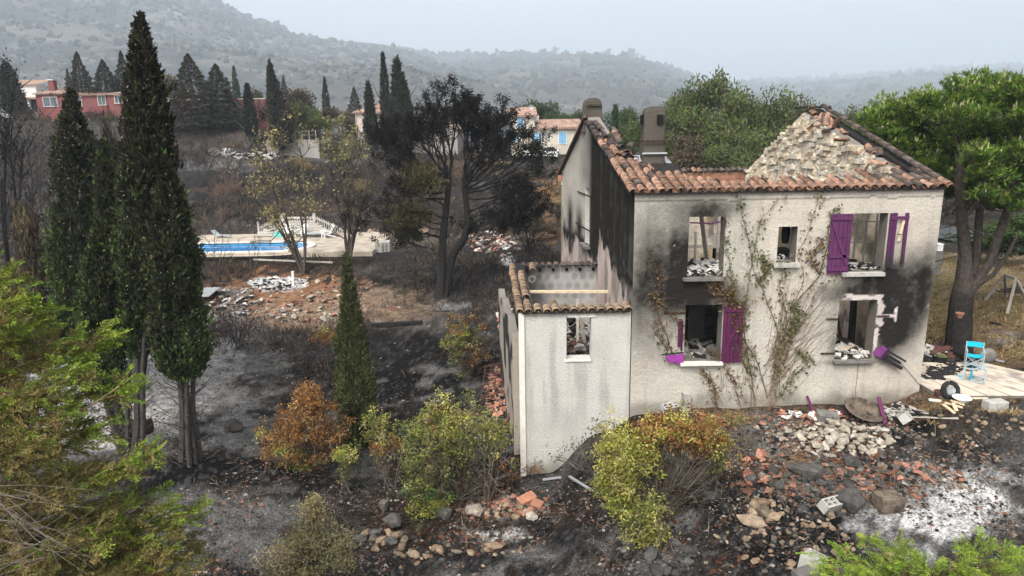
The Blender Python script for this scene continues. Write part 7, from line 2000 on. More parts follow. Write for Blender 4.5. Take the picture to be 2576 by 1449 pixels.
scatter('brown', 14, 1900, 1290, 60, 30, .2, .45, 'brown_stone', 'large brown stone beside the yellow laurel bush', 'stone', 'large brown stones beside the yellow bush')
scatter('shard', 60, 1960, 1195, 110, 55, .10, .34, 'tile_shard', 'broken terracotta tile piece in the rubble below the stone heap', 'tile shard', 'tile shards below the stone heap')
scatter('shard', 50, 2230, 1200, 150, 40, .10, .3, 'tile_shard', 'broken terracotta tile piece at the edge of the white ash', 'tile shard', 'tile shards at the white ash')
scatter('grey', 40, 2030, 1205, 150, 50, .15, .4, 'grey_stone', 'grey stone among the tile shards', 'stone', 'grey stones among the tile shards')
scatter('shard', 34, 1290, 1275, 75, 26, .12, .32, 'tile_shard', 'orange tile piece scattered below the annex wall', 'tile shard', 'tile shards below the annex')
scatter('brown', 34, 1270, 1280, 90, 28, .10, .3, 'brown_stone', 'brown stone among the tile pieces below the annex', 'stone', 'stones below the annex')
scatter('grey', 26, 1640, 1400, 110, 50, .15, .45, 'grey_stone', 'dark grey stone on the ash at the bottom of the photo', 'stone', 'dark stones at the bottom')
scatter('brown', 30, 1120, 1390, 200, 50, .10, .3, 'brown_stone', 'brown stone on the grey ash left of the white ash patch', 'stone', 'stones on the grey ash')
scatter('pale', 46, 760, 760, 190, 52, .15, .5, 'rubble_stone', 'pale stone on the orange earth field left of the pine', 'stone', 'stones on the orange earth')
scatter('shard', 26, 760, 770, 180, 50, .25, .55, 'tile_shard', 'tile piece on the orange earth field', 'tile shard', 'tile shards on the orange earth')
scatter('grey', 30, 745, 637, 160, 6, .25, .5, 'edging_stone', 'dark stone in the row edging the near side of the pool', 'stone', 'edging stones of the pool')
scatter('brown', 30, 930, 590, 150, 10, .3, .8, 'rubble_stone', 'brown stone behind the pool terrace', 'stone', 'stones behind the pool terrace')
scatter('pale', 26, 1220, 620, 90, 36, .2, .6, 'rubble_stone', 'pale stone scattered right of the pine trunk', 'stone', 'stones right of the pine trunk')
scatter('brown', 30, 2440, 1080, 140, 34, .1, .22, 'brown_stone', 'small stone on the scorched grass right of the facade', 'stone', 'small stones right of the facade')
scatter('shard', 22, 1900, 1062, 170, 14, .12, .3, 'tile_shard', 'tile piece at the foot of the facade', 'tile shard', 'tile shards at the facade foot')
def single(kind, px, py, s, label, name='boulder', cat='stone', rz=0, sc=(1, 1, 1), k=0):
    p = gpt(px, py); o = inst(SM[kind][k], name, None, (p[0], p[1], p[2] + s * .22 * sc[2]), (.15, .1, rz), tuple(.8 * s * v for v in sc)); tag(o, label, cat)
single('grey', 2135, 1285, .95, 'round dark boulder beside the hollow concrete block', sc=(1, .9, 1.3))
single('grey', 2030, 1200, 1.1, 'flat grey boulder in the middle of the rubble', sc=(1.4, .9, .7), k=1)
single('grey', 2142, 1178, .7, 'black rock below the limestone heap', k=2)
single('pale', 1193, 1300, .75, 'pale rock under the laurel bush', k=3)
single('grey', 1120, 1305, .7, 'mossy dark rock left of the pale rock under the laurel bush', k=1)
single('pale', 1338, 1308, .48, 'pale angular rock at the edge of the black ash', k=2)
single('grey', 985, 1330, .8, 'lichen covered grey rock right of the conifer shrub', k=4, sc=(1, .9, 1.1))
single('grey', 967, 1285, .6, 'upright dark rock above the lichen covered one', k=1, sc=(.8, .8, 1.4))
single('brown', 1242, 1380, .55, 'flat brown rock on the white ash', k=0, sc=(1.3, .8, .6))
single('brown', 1043, 1402, .42, 'ochre rock on the grey ash', k=3)
single('brown', 1890, 1322, .8, 'big sandy rock at the lower right of the yellow bush', k=3, sc=(1.2, .9, .7))
single('brown', 2245, 1415, .7, 'tan rock at the left edge of the juniper', k=1)
single('grey', 590, 1085, .9, 'brown rock on the pale ash near the cypress trunks', k=2)
for k in range(9):
    p = gpt(905 + k * 13 + (k % 3) * 4, 1362 - (k % 2) * 14 + k * .8); o = inst(SM['brown' if k % 3 else 'grey'][k % 6], 'wall_stone', None, (p[0], p[1], p[2] + .08), (.3, .2, k), (.42, .3, .34)); tag(o, 'lichened stone of the tumbled low wall right of the conifer shrub', 'stone', 'stones of the tumbled low wall')
# mounds of ash litter: loose cinders, chips and twigs too small to pick apart
def litter():
    V0, F0 = ICO1[0], ICO1[1]
    nm = NM(); n = 30000
    px = rng.uniform(380, 2576, n); py = 760 + 690 * rng.random(n) ** .8
    d = np.array([ray(a, b) for a, b in zip(px, py)])
    P = np.zeros((n, 3)); Yk = np.full(n, 20.0)
    for it in range(7):
        z = gz(d[:, 0] / d[:, 1] * Yk, Yk); Yk = np.clip((z - CAM_H) / d[:, 2] * d[:, 1], 9, 60)
    P = np.stack([d[:, 0] / d[:, 1] * Yk, Yk, gz(d[:, 0] / d[:, 1] * Yk, Yk)], -1)
    ok = ~((P[:, 0] > AX0 - .3) & (P[:, 0] < XR + .2) & (P[:, 1] > YF - .1)) & ~((P[:, 0] > XR) & (P[:, 1] > 17.2) & (P[:, 1] < 22))
    dens = fbm(P[:, 0] * .8, P[:, 1] * .8, 4, 401)
    ok &= rng.random(n) < sstep(.36, .62, dens)
    P = P[ok]; n = len(P)
    s = (.013 + .055 * rng.random((n, 1)) ** 3.5) * np.array([1, 1, .6]) * rng.uniform(.7, 1.4, (n, 3))
    tet = np.array([[1, 0, -.4], [-.6, .9, -.4], [-.5, -.9, -.3], [.1, .1, .8], [.6, .7, .2]]); FF = np.array([[0, 1, 4], [1, 3, 4], [3, 0, 4], [1, 2, 3], [2, 0, 3], [0, 2, 1]])
    an = rng.random(n) * 6.28; ca, sa_ = np.cos(an), np.sin(an)
    V = tet[None] * s[:, None, :]
    V = np.stack([V[..., 0] * ca[:, None] - V[..., 1] * sa_[:, None], V[..., 0] * sa_[:, None] + V[..., 1] * ca[:, None], V[..., 2]], -1) + P[:, None, :] + np.array([0, 0, .01])
    c = pick([_c(.13, .12, .11), _c(.11, .085, .065), _c(.04, .038, .036), _c(.025, .025, .025), _c(.2, .1, .065), _c(.26, .24, .21), _c(.07, .05, .04), _c(.02, .02, .02)], n)
    nm.add(V.reshape(-1, 3), (FF[None] + (np.arange(n) * 5)[:, None, None]).reshape(-1, 3), np.repeat(c, 5, 0))
    tag(nm.build('litter', M['rock'], loc=(0, 0, 0)), 'cinders, grit and stone chips strewn over the burnt ground', kind='stuff')
    # twigs and stalks
    nm = NM(); m = 6000
    Q = P[rng.integers(0, n, m)] + rng.normal(0, .25, (m, 3)) * (1, 1, 0); Q[:, 2] = gz(Q[:, 0], Q[:, 1])
    D = rng.normal(0, 1, (m, 3)) * (1, 1, .12); D[:, 2] = np.abs(D[:, 2]) + np.where(rng.random(m) < .35, .9, .03)
    nm.leaves(Q, D, rng.uniform(.12, .55, m), .014, pick([_c(.04, .035, .03), _c(.11, .08, .055), _c(.2, .155, .11), _c(.02, .02, .02)], m))
    tag(nm.build('twigs', M['rock'], loc=(0, 0, 0)), 'burnt twigs and stalks on the ground', kind='stuff')
litter()
def rubble_bed(cx, cy, rx, ry, n, pal, smax, label, seed):
    """a dense bed of small broken pieces lying in and on the ash"""
    rg = np.random.default_rng(seed)
    a = rg.random(n) * 6.283; r = rg.random(n) ** .6
    d = np.array([ray(cx + rx * q * math.cos(t), cy + ry * q * math.sin(t)) for q, t in zip(r, a)]); Yk = np.full(n, 16.0)
    for it in range(8): z = gz(d[:, 0] / d[:, 1] * Yk, Yk); Yk = np.clip((z - CAM_H) / d[:, 2] * d[:, 1], 9, 45)
    P = np.stack([d[:, 0] / d[:, 1] * Yk, Yk, gz(d[:, 0] / d[:, 1] * Yk, Yk)], -1)
    ok = ~((P[:, 0] > AX0 - .1) & (P[:, 0] < XR + .1) & (P[:, 1] > YF - .12)) & (rg.random(n) < sstep(.30, .55, fbm(P[:, 0] * 1.3, P[:, 1] * 1.3, 3, seed)))
    P = P[ok]; n = len(P)
    s = (.03 + smax * rg.random((n, 1)) ** 2.5) * rg.uniform(.6, 1.3, (n, 3)) * np.array([1, .8, .4])
    bx = np.array([[-1, -1, -1], [1, -.8, -1], [.9, 1, -1], [-.8, .9, -1], [-.8, -.7, 1], [.7, -.9, .8], [1, .8, 1], [-.9, .6, .9]]) / 2
    FF = np.array([[0, 3, 2, 1], [4, 5, 6, 7], [0, 1, 5, 4], [1, 2, 6, 5], [2, 3, 7, 6], [3, 0, 4, 7]])
    V = bx[None] * (1 + rg.normal(0, .15, (n, 8, 3))) * s[:, None, :]
    t, u = rg.random(n) * 6.283, rg.normal(0, .35, n)
    V = np.stack([V[..., 0] * np.cos(u)[:, None] + V[..., 2] * np.sin(u)[:, None], V[..., 1], -V[..., 0] * np.sin(u)[:, None] + V[..., 2] * np.cos(u)[:, None]], -1)
    V = np.stack([V[..., 0] * np.cos(t)[:, None] - V[..., 1] * np.sin(t)[:, None], V[..., 0] * np.sin(t)[:, None] + V[..., 1] * np.cos(t)[:, None], V[..., 2]], -1) + P[:, None, :] + np.array([0, 0, .015])
    c = np.array(pal)[rg.integers(0, len(pal), n)] * rg.uniform(.6, 1.25, (n, 1))
    nm = NM(); nm.add(V.reshape(-1, 3), (FF[None] + (np.arange(n) * 8)[:, None, None]).reshape(-1, 4), np.repeat(c, 8, 0))
    tag(nm.build('rubble', M['rock'], loc=(0, 0, 0)), label, kind='stuff')
TC, GRY, TNN, BKK = _c(.23, .11, .072), _c(.12, .115, .105), _c(.24, .2, .155), _c(.03, .028, .027)
rubble_bed(2040, 1185, 230, 75, 3200, [TC, TC * .6, GRY, GRY * .6, TNN, BKK, TNN * .6], .17, 'small broken tile and stone rubble below the limestone heap', 3)
rubble_bed(2060, 1085, 220, 34, 1600, [TNN, TNN * 1.3, GRY, TC * .7, BKK], .13, 'stone chips and grit round the limestone heap', 5)
rubble_bed(2260, 1210, 170, 50, 1100, [TC, TC * .7, GRY, _c(.3, .28, .26), BKK], .15, 'broken tile bits at the edge of the white ash', 7)
rubble_bed(1880, 1360, 260, 90, 650, [TNN * .7, GRY * .6, BKK, BKK, TC * .4], .10, 'small stones in the black ash', 9)
rubble_bed(1270, 1270, 130, 40, 900, [TC, TC * .6, TNN, GRY, BKK], .14, 'small tile and stone bits below the annex', 11)
rubble_bed(1080, 1340, 220, 70, 600, [TNN * .7, GRY * .7, BKK, TC * .5], .12, 'small stones in the grey ash', 13)
rubble_bed(2430, 1080, 170, 40, 900, [TNN * .8, GRY * .8, BKK, _c(.2, .13, .08)], .09, 'gravelly bits on the scorched grass', 15)
rubble_bed(780, 755, 240, 62, 1500, [_c(.36, .3, .24), TC, GRY, TNN, BKK], .26, 'stone and tile bits on the orange earth', 17)
def brush():
    """low burnt brush over the slopes behind, and dry grass at the right"""
    nm = NM(); n = 5200
    Yk = np.exp(rng.uniform(math.log(30), math.log(100), n)); a = rng.uniform(-.78, .09, n); x = a * Yk
    den = fbm(x * .22, Yk * .22, 4, 501)
    ok = (rng.random(n) < sstep(.38, .6, den)) & ~((x > -27) & (x < -8) & (Yk > 46) & (Yk < 60))
    ppx, ppy = proj(np.stack([x, Yk, gz(x, Yk)], -1))
    ok &= ~((np.hypot((ppx - 760) / 240, (ppy - 750) / 60) < 1) | (ppx > 1400))
    x, Yk = x[ok], Yk[ok]; n = len(x); K = 9
    X2 = np.repeat(x, K) + rng.normal(0, .35, n * K); Y2 = np.repeat(Yk, K) + rng.normal(0, .35, n * K)
    P = np.stack([X2, Y2, gz(X2, Y2) - .02], -1); far = sstep(25, 80, Y2)
    D = rng.normal(0, .6, (n * K, 3)); D[:, 2] = np.abs(D[:, 2]) + .5
    c = np.repeat(pick([_c(.035, .032, .03), _c(.055, .042, .034), _c(.1, .07, .045), _c(.15, .105, .06), _c(.06, .055, .05), _c(.03, .03, .03)], n, .35), K, 0)
    nm.leaves(P, D, rng.uniform(.3, .9, n * K) * (.5 + far), .035 + .07 * far, c)
    tag(nm.build('burnt_brush', M['rock'], loc=(0, 0, 0)), 'charred low brush and stubble on the hillside', kind='stuff')
    nm = NM(); n = 9000
    px = rng.uniform(2290, 2600, n); py = rng.uniform(640, 900, n); d = np.array([ray(a, b) for a, b in zip(px, py)]); Yk = np.full(n, 26.0)
    for it in range(7): z = gz(d[:, 0] / d[:, 1] * Yk, Yk); Yk = np.clip((z - CAM_H) / d[:, 2] * d[:, 1], 9, 60)
    P = np.stack([d[:, 0] / d[:, 1] * Yk, Yk, z], -1)
    px2 = rng.uniform(2100, 2576, 2600); py2 = rng.normal(1048, 12, 2600); d2 = np.array([ray(a, b) for a, b in zip(px2, py2)]); Y2 = np.full(2600, 17.0)
    for it in range(7): z2 = gz(d2[:, 0] / d2[:, 1] * Y2, Y2); Y2 = np.clip((z2 - CAM_H) / d2[:, 2] * d2[:, 1], 9, 60)
    P2 = np.stack([d2[:, 0] / d2[:, 1] * Y2, Y2, z2], -1); P2 = P2[fbm(P2[:, 0] * 1.2, P2[:, 1] * 1.2, 3, 9) > .5]
    P = np.concatenate([P, P2]); P = P[~((P[:, 0] < XR + .1) & (P[:, 1] > YF - .1))]; n = len(P)
    P = P[fbm(P[:, 0] * .5, P[:, 1] * .5, 3, 77) > .42]; n = len(P)
    D = rng.normal(0, .7, (n, 3)); D[:, 2] = np.abs(D[:, 2]) + .4
    nm.leaves(P - (0, 0, .01), D, rng.uniform(.08, .2, n), .02, pick([_c(.36, .27, .13), _c(.28, .2, .1), _c(.22, .2, .09), _c(.3, .17, .09), _c(.42, .33, .18)], n))
    tag(nm.build('dry_grass', M['rock'], loc=(0, 0, 0)), 'dry yellow grass right of the house', kind='stuff')
brush()
def chips(cx, cy, rx, ry, n, label, mats=('chip', 'chip', 'wood_char', 'steel'), s0=.08, s1=.4):
    nm = NM()
    for k in range(n):
        a = random.random() * 6.28; r = random.random() ** .6; p = gpt(cx + rx * r * math.cos(a), cy + ry * r * math.sin(a)); s = random.uniform(s0, s1)
        nm.box(p + (0, 0, .05 + .16 * (1 - r) * random.random()), (s, s * random.uniform(.3, .9), s * random.uniform(.06, .3)), (random.uniform(-.5, .5), random.uniform(-.5, .5), random.uniform(0, 3)), mi=random.randrange(len(mats)))
    tag(nm.build('debris', [M[m] for m in mats], loc=None), label, kind='stuff')
chips(700, 716, 80, 16, 200, 'white plaster and tin debris on the orange earth'); chips(585, 765, 70, 36, 90, 'grey debris left of the orange earth', ('chip', 'concrete_dark', 'wood_char'))
chips(1270, 800, 16, 40, 120, 'roof tile rubble heaped beside the annex', ('shard', 'shard', 'wood_char', 'chip'), .12, .35); chips(1250, 990, 26, 60, 160, 'broken tiles strewn along the annex side', ('shard', 'shard', 'tile_old', 'wood_char'), .1, .3)
chips(1230, 610, 60, 26, 130, 'scorched junk right of the pine', ('chip', 'wood_char', 'concrete_dark', 'rust', 'shard'), .15, .6); chips(640, 396, 60, 10, 90, 'white rubble on the burnt hillside', ('chip', 'chip', 'wood_char'), .3, 1.0); chips(560, 385, 40, 8, 50, 'pale rubble below the tan terrace', ('chip', 'concrete_dark'), .3, .9)
chips(2365, 890, 40, 14, 80, 'burnt junk heaped at the pine foot', ('rust', 'wood_char', 'chip', 'rust'), .1, .45); chips(2250, 1045, 70, 14, 90, 'charred wood and chips at the facade foot', ('wood_char', 'wood_char', 'chip', 'wood_grey'), .06, .3); chips(2040, 1050, 90, 10, 80, 'charred scraps at the facade foot', ('wood_char', 'chip', 'shard'), .05, .22)

# ------------------------------------------------------------------ single things
def block_mesh():
    nm = NM(); w, d, h, t = .5, .2, .2, .03
    for s in (-1, 1): nm.box((0, s * (d / 2 - t / 2), h / 2), (w, t, h))
    for k in range(4): nm.box((-w / 2 + t / 2 + k * (w - t) / 3, 0, h / 2), (t, d - 2 * t - .002, h - .004))
    nm.box((0, 0, h / 2), (w - .08, t * .6, h - .01)); nm.box((0, 0, .012), (w - .02, d - .02, .02))
    return nm.mesh('concrete_block', M['concrete'])
BLK_M = block_mesh()
def put_block(px, py, rot, label, s=1.0, dz=.02):
    p = gpt(px, py); o = inst(BLK_M, 'concrete_block', None, (p[0], p[1], p[2] + dz), rot, s); tag(o, label, 'concrete block'); return o
put_block(2084, 1285, (.45, .1, .5), 'hollow concrete block with open cells beside the round boulder', 1.25, .06)
put_block(1716, 1036, (0, 1.57, .2), 'hollow concrete block standing upright against the facade', 1.0, .28)
put_block(1682, 1040, (.5, 0, .4), 'hollow concrete block tipped over left of the upright one', 1.0, .08)
put_block(2268, 1062, (.8, .2, .9), 'broken hollow concrete block right of the old dish', 1.2, .06)
def solid_block(px, py, size, rz, label, mat='concrete', tilt=(0, 0), name='concrete_block', cat='concrete block', dz=0):
    p = gpt(px, py); nm = NM(); nm.box((0, 0, size[2] / 2), size); o = inst(nm.mesh(name, M[mat]), name, None, (p[0], p[1], p[2] - .02 + dz), (tilt[0], tilt[1], rz)); md = o.modifiers.new('bevel', 'BEVEL'); md.width = .015; tag(o, label, cat)
solid_block(2501, 1032, (.55, .3, .26), .1, 'solid pale concrete block lying on the scorched grass')
solid_block(2040, 1432, (.5, .42, .34), .8, 'pale concrete cube wrapped in dry string at the bottom edge', tilt=(.1, .15))
solid_block(2028, 1470, (.45, .4, .3), .4, 'grey concrete cube cut by the bottom edge of the photo', 'concrete_dark')
solid_block(2232, 1280, (.55, .42, .36), .1, 'burnt wooden stump block at the edge of the white ash', 'stump', name='burnt_stump', cat='stump')
solid_block(2077, 1062, (.55, .35, .3), -.1, 'grey lump of concrete at the facade foot', 'concrete_dark', (.15, .1))
for k in range(4):
    solid_block(950 + k * 9, 634 - k, (.28, .75, .75), .1, ('leftmost', 'second', 'third', 'rightmost')[k] + ' upright concrete planter block at the end of the pool terrace', 'concrete', name='planter_block')
solid_block(1326, 1262, (.5, .3, .2), .5, 'broken stack of hollow orange bricks below the annex corner', 'brick', (.2, -.2), 'brick_chunk', 'bricks'); solid_block(1350, 1275, (.32, .26, .17), -.4, 'smaller chunk of orange bricks beside the broken stack', 'brick', (.3, .2), 'brick_chunk', 'bricks')
solid_block(2462, 1002, (.42, .2, .04), .1, 'thin pale tile lying beside the white basin', 'wood_pale', name='loose_tile', cat='tile'); solid_block(2352, 1010, (.3, .12, .05), -.4, 'small pale wedge of stone near the facade corner', 'coping', name='loose_tile', cat='tile')
def beam(pa, pb, w, h, mat, name, label, cat, za=.05, zb=.05):
    a, b = gpt(*pa), gpt(*pb); nm = NM(); nm.bar(a + (0, 0, za), b + (0, 0, zb), w, h, col=PURD * 1.3 if mat == 'purple' else (1, 1, 1)); tag(nm.build(name, M[mat]), label, cat)
beam((935, 824), (1062, 819), .16, .12, 'wood_char', 'charred_plank', 'long charred plank on the black slope', 'plank', .1, .15)
beam((640, 672), (838, 674), .10, .10, 'wood_grey', 'fence_pole', 'long pale pole lying on the bank below the pool', 'pole', .5, .35)
beam((738, 724), (740, 724), .12, .12, 'white', 'white_post', 'short white post upright in the plaster debris', 'post', 0, 1.0)
beam((700, 712), (732, 722), .08, .06, 'white', 'white_plank', 'white plank lying in the plaster debris', 'plank', .15, .1)
beam((2206, 1040), (2228, 1075), .10, .04, 'purple', 'purple_plank', 'purple shutter board leaning on the ground right of the old dish', 'plank', .45, .03)
beam((2215, 1038), (2335, 1048), .07, .03, 'wood_grey', 'long_batten', 'long pale batten at the foot of the facade corner', 'plank', .08, .05)
beam((2240, 1052), (2410, 1058), .09, .03, 'wood_grey', 'long_batten', 'long grey batten in front of the pale one', 'plank', .05, .04)
beam((2028, 1022), (2050, 1048), .07, .03, 'purple', 'purple_plank', 'purple splinter at the foot of the creeper', 'plank', .3, .03)
beam((2090, 1040), (2140, 1046), .07, .03, 'purple', 'purple_plank', 'purple board lying left of the old dish', 'plank', .05, .05)
for k, (a, b) in enumerate((((2372, 1022), (2402, 1045)), ((2375, 1024), (2420, 1035)), ((2390, 1020), (2424, 1030)), ((2395, 1030), (2405, 1044)))):
    beam(a, b, .09, .03, 'wood_pale', 'pale_batten', ('longest', 'second', 'third', 'shortest')[k] + ' pale wooden batten in the little heap before the white basin', 'plank', .05 + .03 * k, .04 + .02 * k)
beam((1366, 1212), (1412, 1209), .05, .05, 'steel', 'metal_rod', 'short pale rod at the foot of the annex wall', 'rod'); beam((1432, 1214), (1490, 1240), .05, .05, 'steel', 'metal_rod', 'long metal rod between the annex wall and the yellow bush', 'rod', .15, .05)
beam((2345, 905), (2430, 880), .22, .06, 'rust', 'rusty_sheet', 'curved strip of rusty sheet metal at the pine foot', 'sheet', .15, .35); beam((2376, 890), (2450, 915), .14, .1, 'wood_char', 'charred_plank', 'charred beam lying at the pine foot', 'plank', .2, .1)
beam((1272, 1090), (1305, 1062), .1, .08, 'rust', 'rusty_beam', 'rusty brown beam leaning on the annex corner', 'beam', .3, .9); beam((1288, 1130), (1300, 1050), .1, .08, 'wood_char', 'charred_plank', 'black charred post leaning against the annex side', 'plank', .1, .9)
beam((2480, 905), (2525, 915), .04, .04, 'steel', 'metal_rod', 'thin pale rod on the dry grass beside the blue chair', 'rod'); beam((2490, 815), (2515, 822), .07, .05, 'wood_char', 'charred_stick', 'black stick on the dry grass', 'stick')
def corrugated():
    p = gpt(497, 752); nm = NM(); n = 28
    x = np.linspace(-1.0, 1.0, n); V = np.concatenate([np.stack([x, np.full(n, y), .05 * np.abs(np.sin(np.arange(n) * 1.2)) + .10 * (y + 1) + .25], -1) for y in (-.8, 0, .8)]) + p
    k = np.arange(n - 1); nm.add(V, np.concatenate([np.stack([k + r * n, k + 1 + r * n, k + 1 + (r + 1) * n, k + (r + 1) * n], -1) for r in (0, 1)]))
    o = nm.build('corrugated_sheet', M['steel']); o.modifiers.new('solid', 'SOLIDIFY').thickness = .01; tag(o, 'crumpled corrugated metal sheet right of the cypress clump', 'metal sheet')
corrugated()
def barrel():
    p = gpt(320, 1118); t = thing('oil_barrel', 'rusty brown barrel lying on the pale ash behind a cypress trunk', 'barrel', (p[0], p[1] + .6, p[2] + .26), .12)
    nm = NM(); nm.lathe([(0, -.43), (.27, -.43), (.28, -.4), (.275, -.16), (.29, -.14), (.275, -.12), (.275, .12), (.29, .14), (.275, .16), (.28, .4), (.27, .43), (0, .43)], seg=22)
    me = nm.mesh('drum', M['rust'], smooth=True); o = inst(me, 'drum', t, rot=(0, math.pi / 2, 0))
    nm = NM(); nm.lathe([(.262, .40), (.29, .42), (.29, .45), (.262, .45)], seg=22); inst(nm.mesh('rim', M['iron']), 'rim', t, rot=(0, math.pi / 2, 0)); inst(bpy.data.meshes[o.data.name], 'drum', t, (0, 0, 0), (0, math.pi / 2, 0)) if False else None
barrel()
def metal_rack():
    t = thing('metal_rack', 'long rusted metal rack lying on the tile rubble beside the annex', 'rack', gpt(1240, 1000))
    A, B, C, D = gpt(1210, 1030) + (0, 0, .4), gpt(1262, 1020) + (0, 0, .45), gpt(1268, 945) + (0, 0, .5), gpt(1222, 948) + (0, 0, .45)
    nm = NM()
    for a, b in ((A, B), (B, C), (C, D), (D, A)): nm.tube([a, b], .02, 5)
    nm.build('frame', M['rust'], parent=t)
    for k in range(9):
        f = (k + .5) / 9; nm = NM(); nm.tube([A + (D - A) * f, B + (C - B) * f], .012, 4); nm.build('rung', M['rust'], parent=t)
    for f in (.33, .66): nm = NM(); nm.tube([A + (B - A) * f, D + (C - D) * f], .014, 4); nm.build('bar', M['rust'], parent=t)
metal_rack()
def side_wall():
    t = thing('low_wall', 'low sooty garden wall running back beside the annex', 'wall', (-.3, 20.5, -2))
    wall('wall_face', [(-.02, 19.2), (-.50, 24.6)], -2.6, lambda u: 1.75 - .30 * np.asarray(u, float) ** .9 * 0 - .1 * np.sin(np.asarray(u) * 3), .22, norm(np.array([1.0, .08])), [], .15, lambda U, Z: np.where((fbm(U, Z, 3, 4) > .52)[..., None], _c(.05, .046, .042), _c(.36, .32, .27)), inner_col, t, [M['stucco'], M['plaster']])
side_wall()
# paved terrace at the right corner of the house
def terrace():
    d = bpy.data.objects.new('terrace', None); COL.objects.link(d); d.location = (13.8, 19.2, .16); d['kind'] = 'structure'
    A, B, C_, D_ = np.array([11.62, 17.55]), np.array([16.6, 17.35]), np.array([14.5, 20.2]), np.array([11.5, 20.3])
    nu, nv = 8, 5
    for i in range(nu):
        for j in range(nv):
            def q(u, v): return (A * (1 - u) + B * u) * (1 - v) + (D_ * (1 - u) + C_ * u) * v
            e = .006
            c4 = [q(i / nu + e, j / nv + e), q((i + 1) / nu - e, j / nv + e), q((i + 1) / nu - e, (j + 1) / nv - e), q(i / nu + e, (j + 1) / nv - e)]
            zt = .235 + random.uniform(-.003, .003); V = [[*p, zt] for p in c4] + [[*p, .05] for p in c4]
            nm = NM(); nm.add(V, [[0, 1, 2, 3], [4, 5, 1, 0], [5, 6, 2, 1], [6, 7, 3, 2], [7, 4, 0, 3]]); nm.build('paving_slab', M['slab'], parent=d)
    nm = NM()
    V = [[*p, .222] for p in (A, B, C_, D_)] + [[*p, -.1] for p in (A, B, C_, D_)]; nm.add(V, [[0, 1, 2, 3], [4, 5, 1, 0], [5, 6, 2, 1], [6, 7, 3, 2], [7, 4, 0, 3]]); nm.build('bedding', M['concrete_dark'], parent=d)
    nm = NM()
    for k in range(80):
        cx_, cy_ = random.choice(((2365, 925), (2385, 935), (2420, 925), (2350, 945))); p = on(cx_ + random.gauss(0, 20), cy_ + random.gauss(0, 5), .24); s = random.uniform(.03, .16)
        nm.box(p + (0, 0, .012), (s * random.uniform(1, 2.5), s, .02), (random.uniform(-.2, .2), 0, random.uniform(0, 3)))
    tag(nm.build('charred_scraps', M['wood_char'], loc=None), 'charred scraps scattered on the terrace', kind='stuff')
terrace()
TZ = .24
def director_chair(label, px, py, rz, fallen=False):
    p = on(px, py, TZ); t = thing('folding_chair', label, 'chair', (p[0], p[1], TZ), rz, 'turquoise folding chairs on the terrace', .82)
    Rm = Matrix.Rotation(math.radians(-92), 4, 'X') @ Matrix.Rotation(.0, 4, 'Z') if fallen else Matrix.Identity(4)
    def add(nm, n_, m):
        o = bpy.data.objects.new(n_, nm.mesh(n_, M[m])); o.parent = t; COL.objects.link(o)
        if fallen: o.matrix_local = Matrix.Translation((0, -.1, .28)) @ Rm
    for s in (-1, 1):
        nm = NM(); nm.bar((s * .27, -.22, 0), (s * .27, -.22, .62), .03, .03); nm.bar((s * .27, .22, 0), (s * .27, .26, .88), .03, .03); nm.bar((s * .27, -.25, .01), (s * .27, .25, .01), .03, .03); add(nm, 'side_frame', 'alu')
        nm = NM(); nm.box((s * .27, -.02, .64), (.05, .5, .03)); add(nm, 'armrest', 'alu')
        
        for yy in (-.2, .2): nm = NM(); nm.bar((s * .26, yy, .03), (-s * .26, yy + .01 * s, .43), .025, .025); add(nm, 'crossed_leg', 'alu')
    nm = NM()
    n = 7; xs = np.linspace(-.26, .26, n)
    V = np.concatenate([np.stack([xs, np.full(n, y), .45 - .04 * (1 - (xs / .26) ** 2)], -1) for y in (-.22, .22)]); k = np.arange(n - 1); nm.add(V, np.stack([k, k + 1, k + 1 + n, k + n], -1)); nm.add(V - (0, 0, .012), np.stack([k + n, k + 1 + n, k + 1, k], -1)); add(nm, 'seat', 'turq')
    nm = NM(); V = np.concatenate([np.stack([xs, .25 + .03 * (1 - (xs / .26) ** 2), np.full(n, z)], -1) for z in (.68, .88)]); nm.add(V, np.stack([k, k + 1, k + 1 + n, k + n], -1)); nm.add(V + (0, .012, 0), np.stack([k + n, k + 1 + n, k + 1, k], -1)); add(nm, 'backrest', 'turq')
director_chair('turquoise canvas folding chair standing at the pine foot', 2448, 922, -.5)
director_chair('turquoise canvas folding chair tipped over on the terrace', 2470, 960, .9, True)
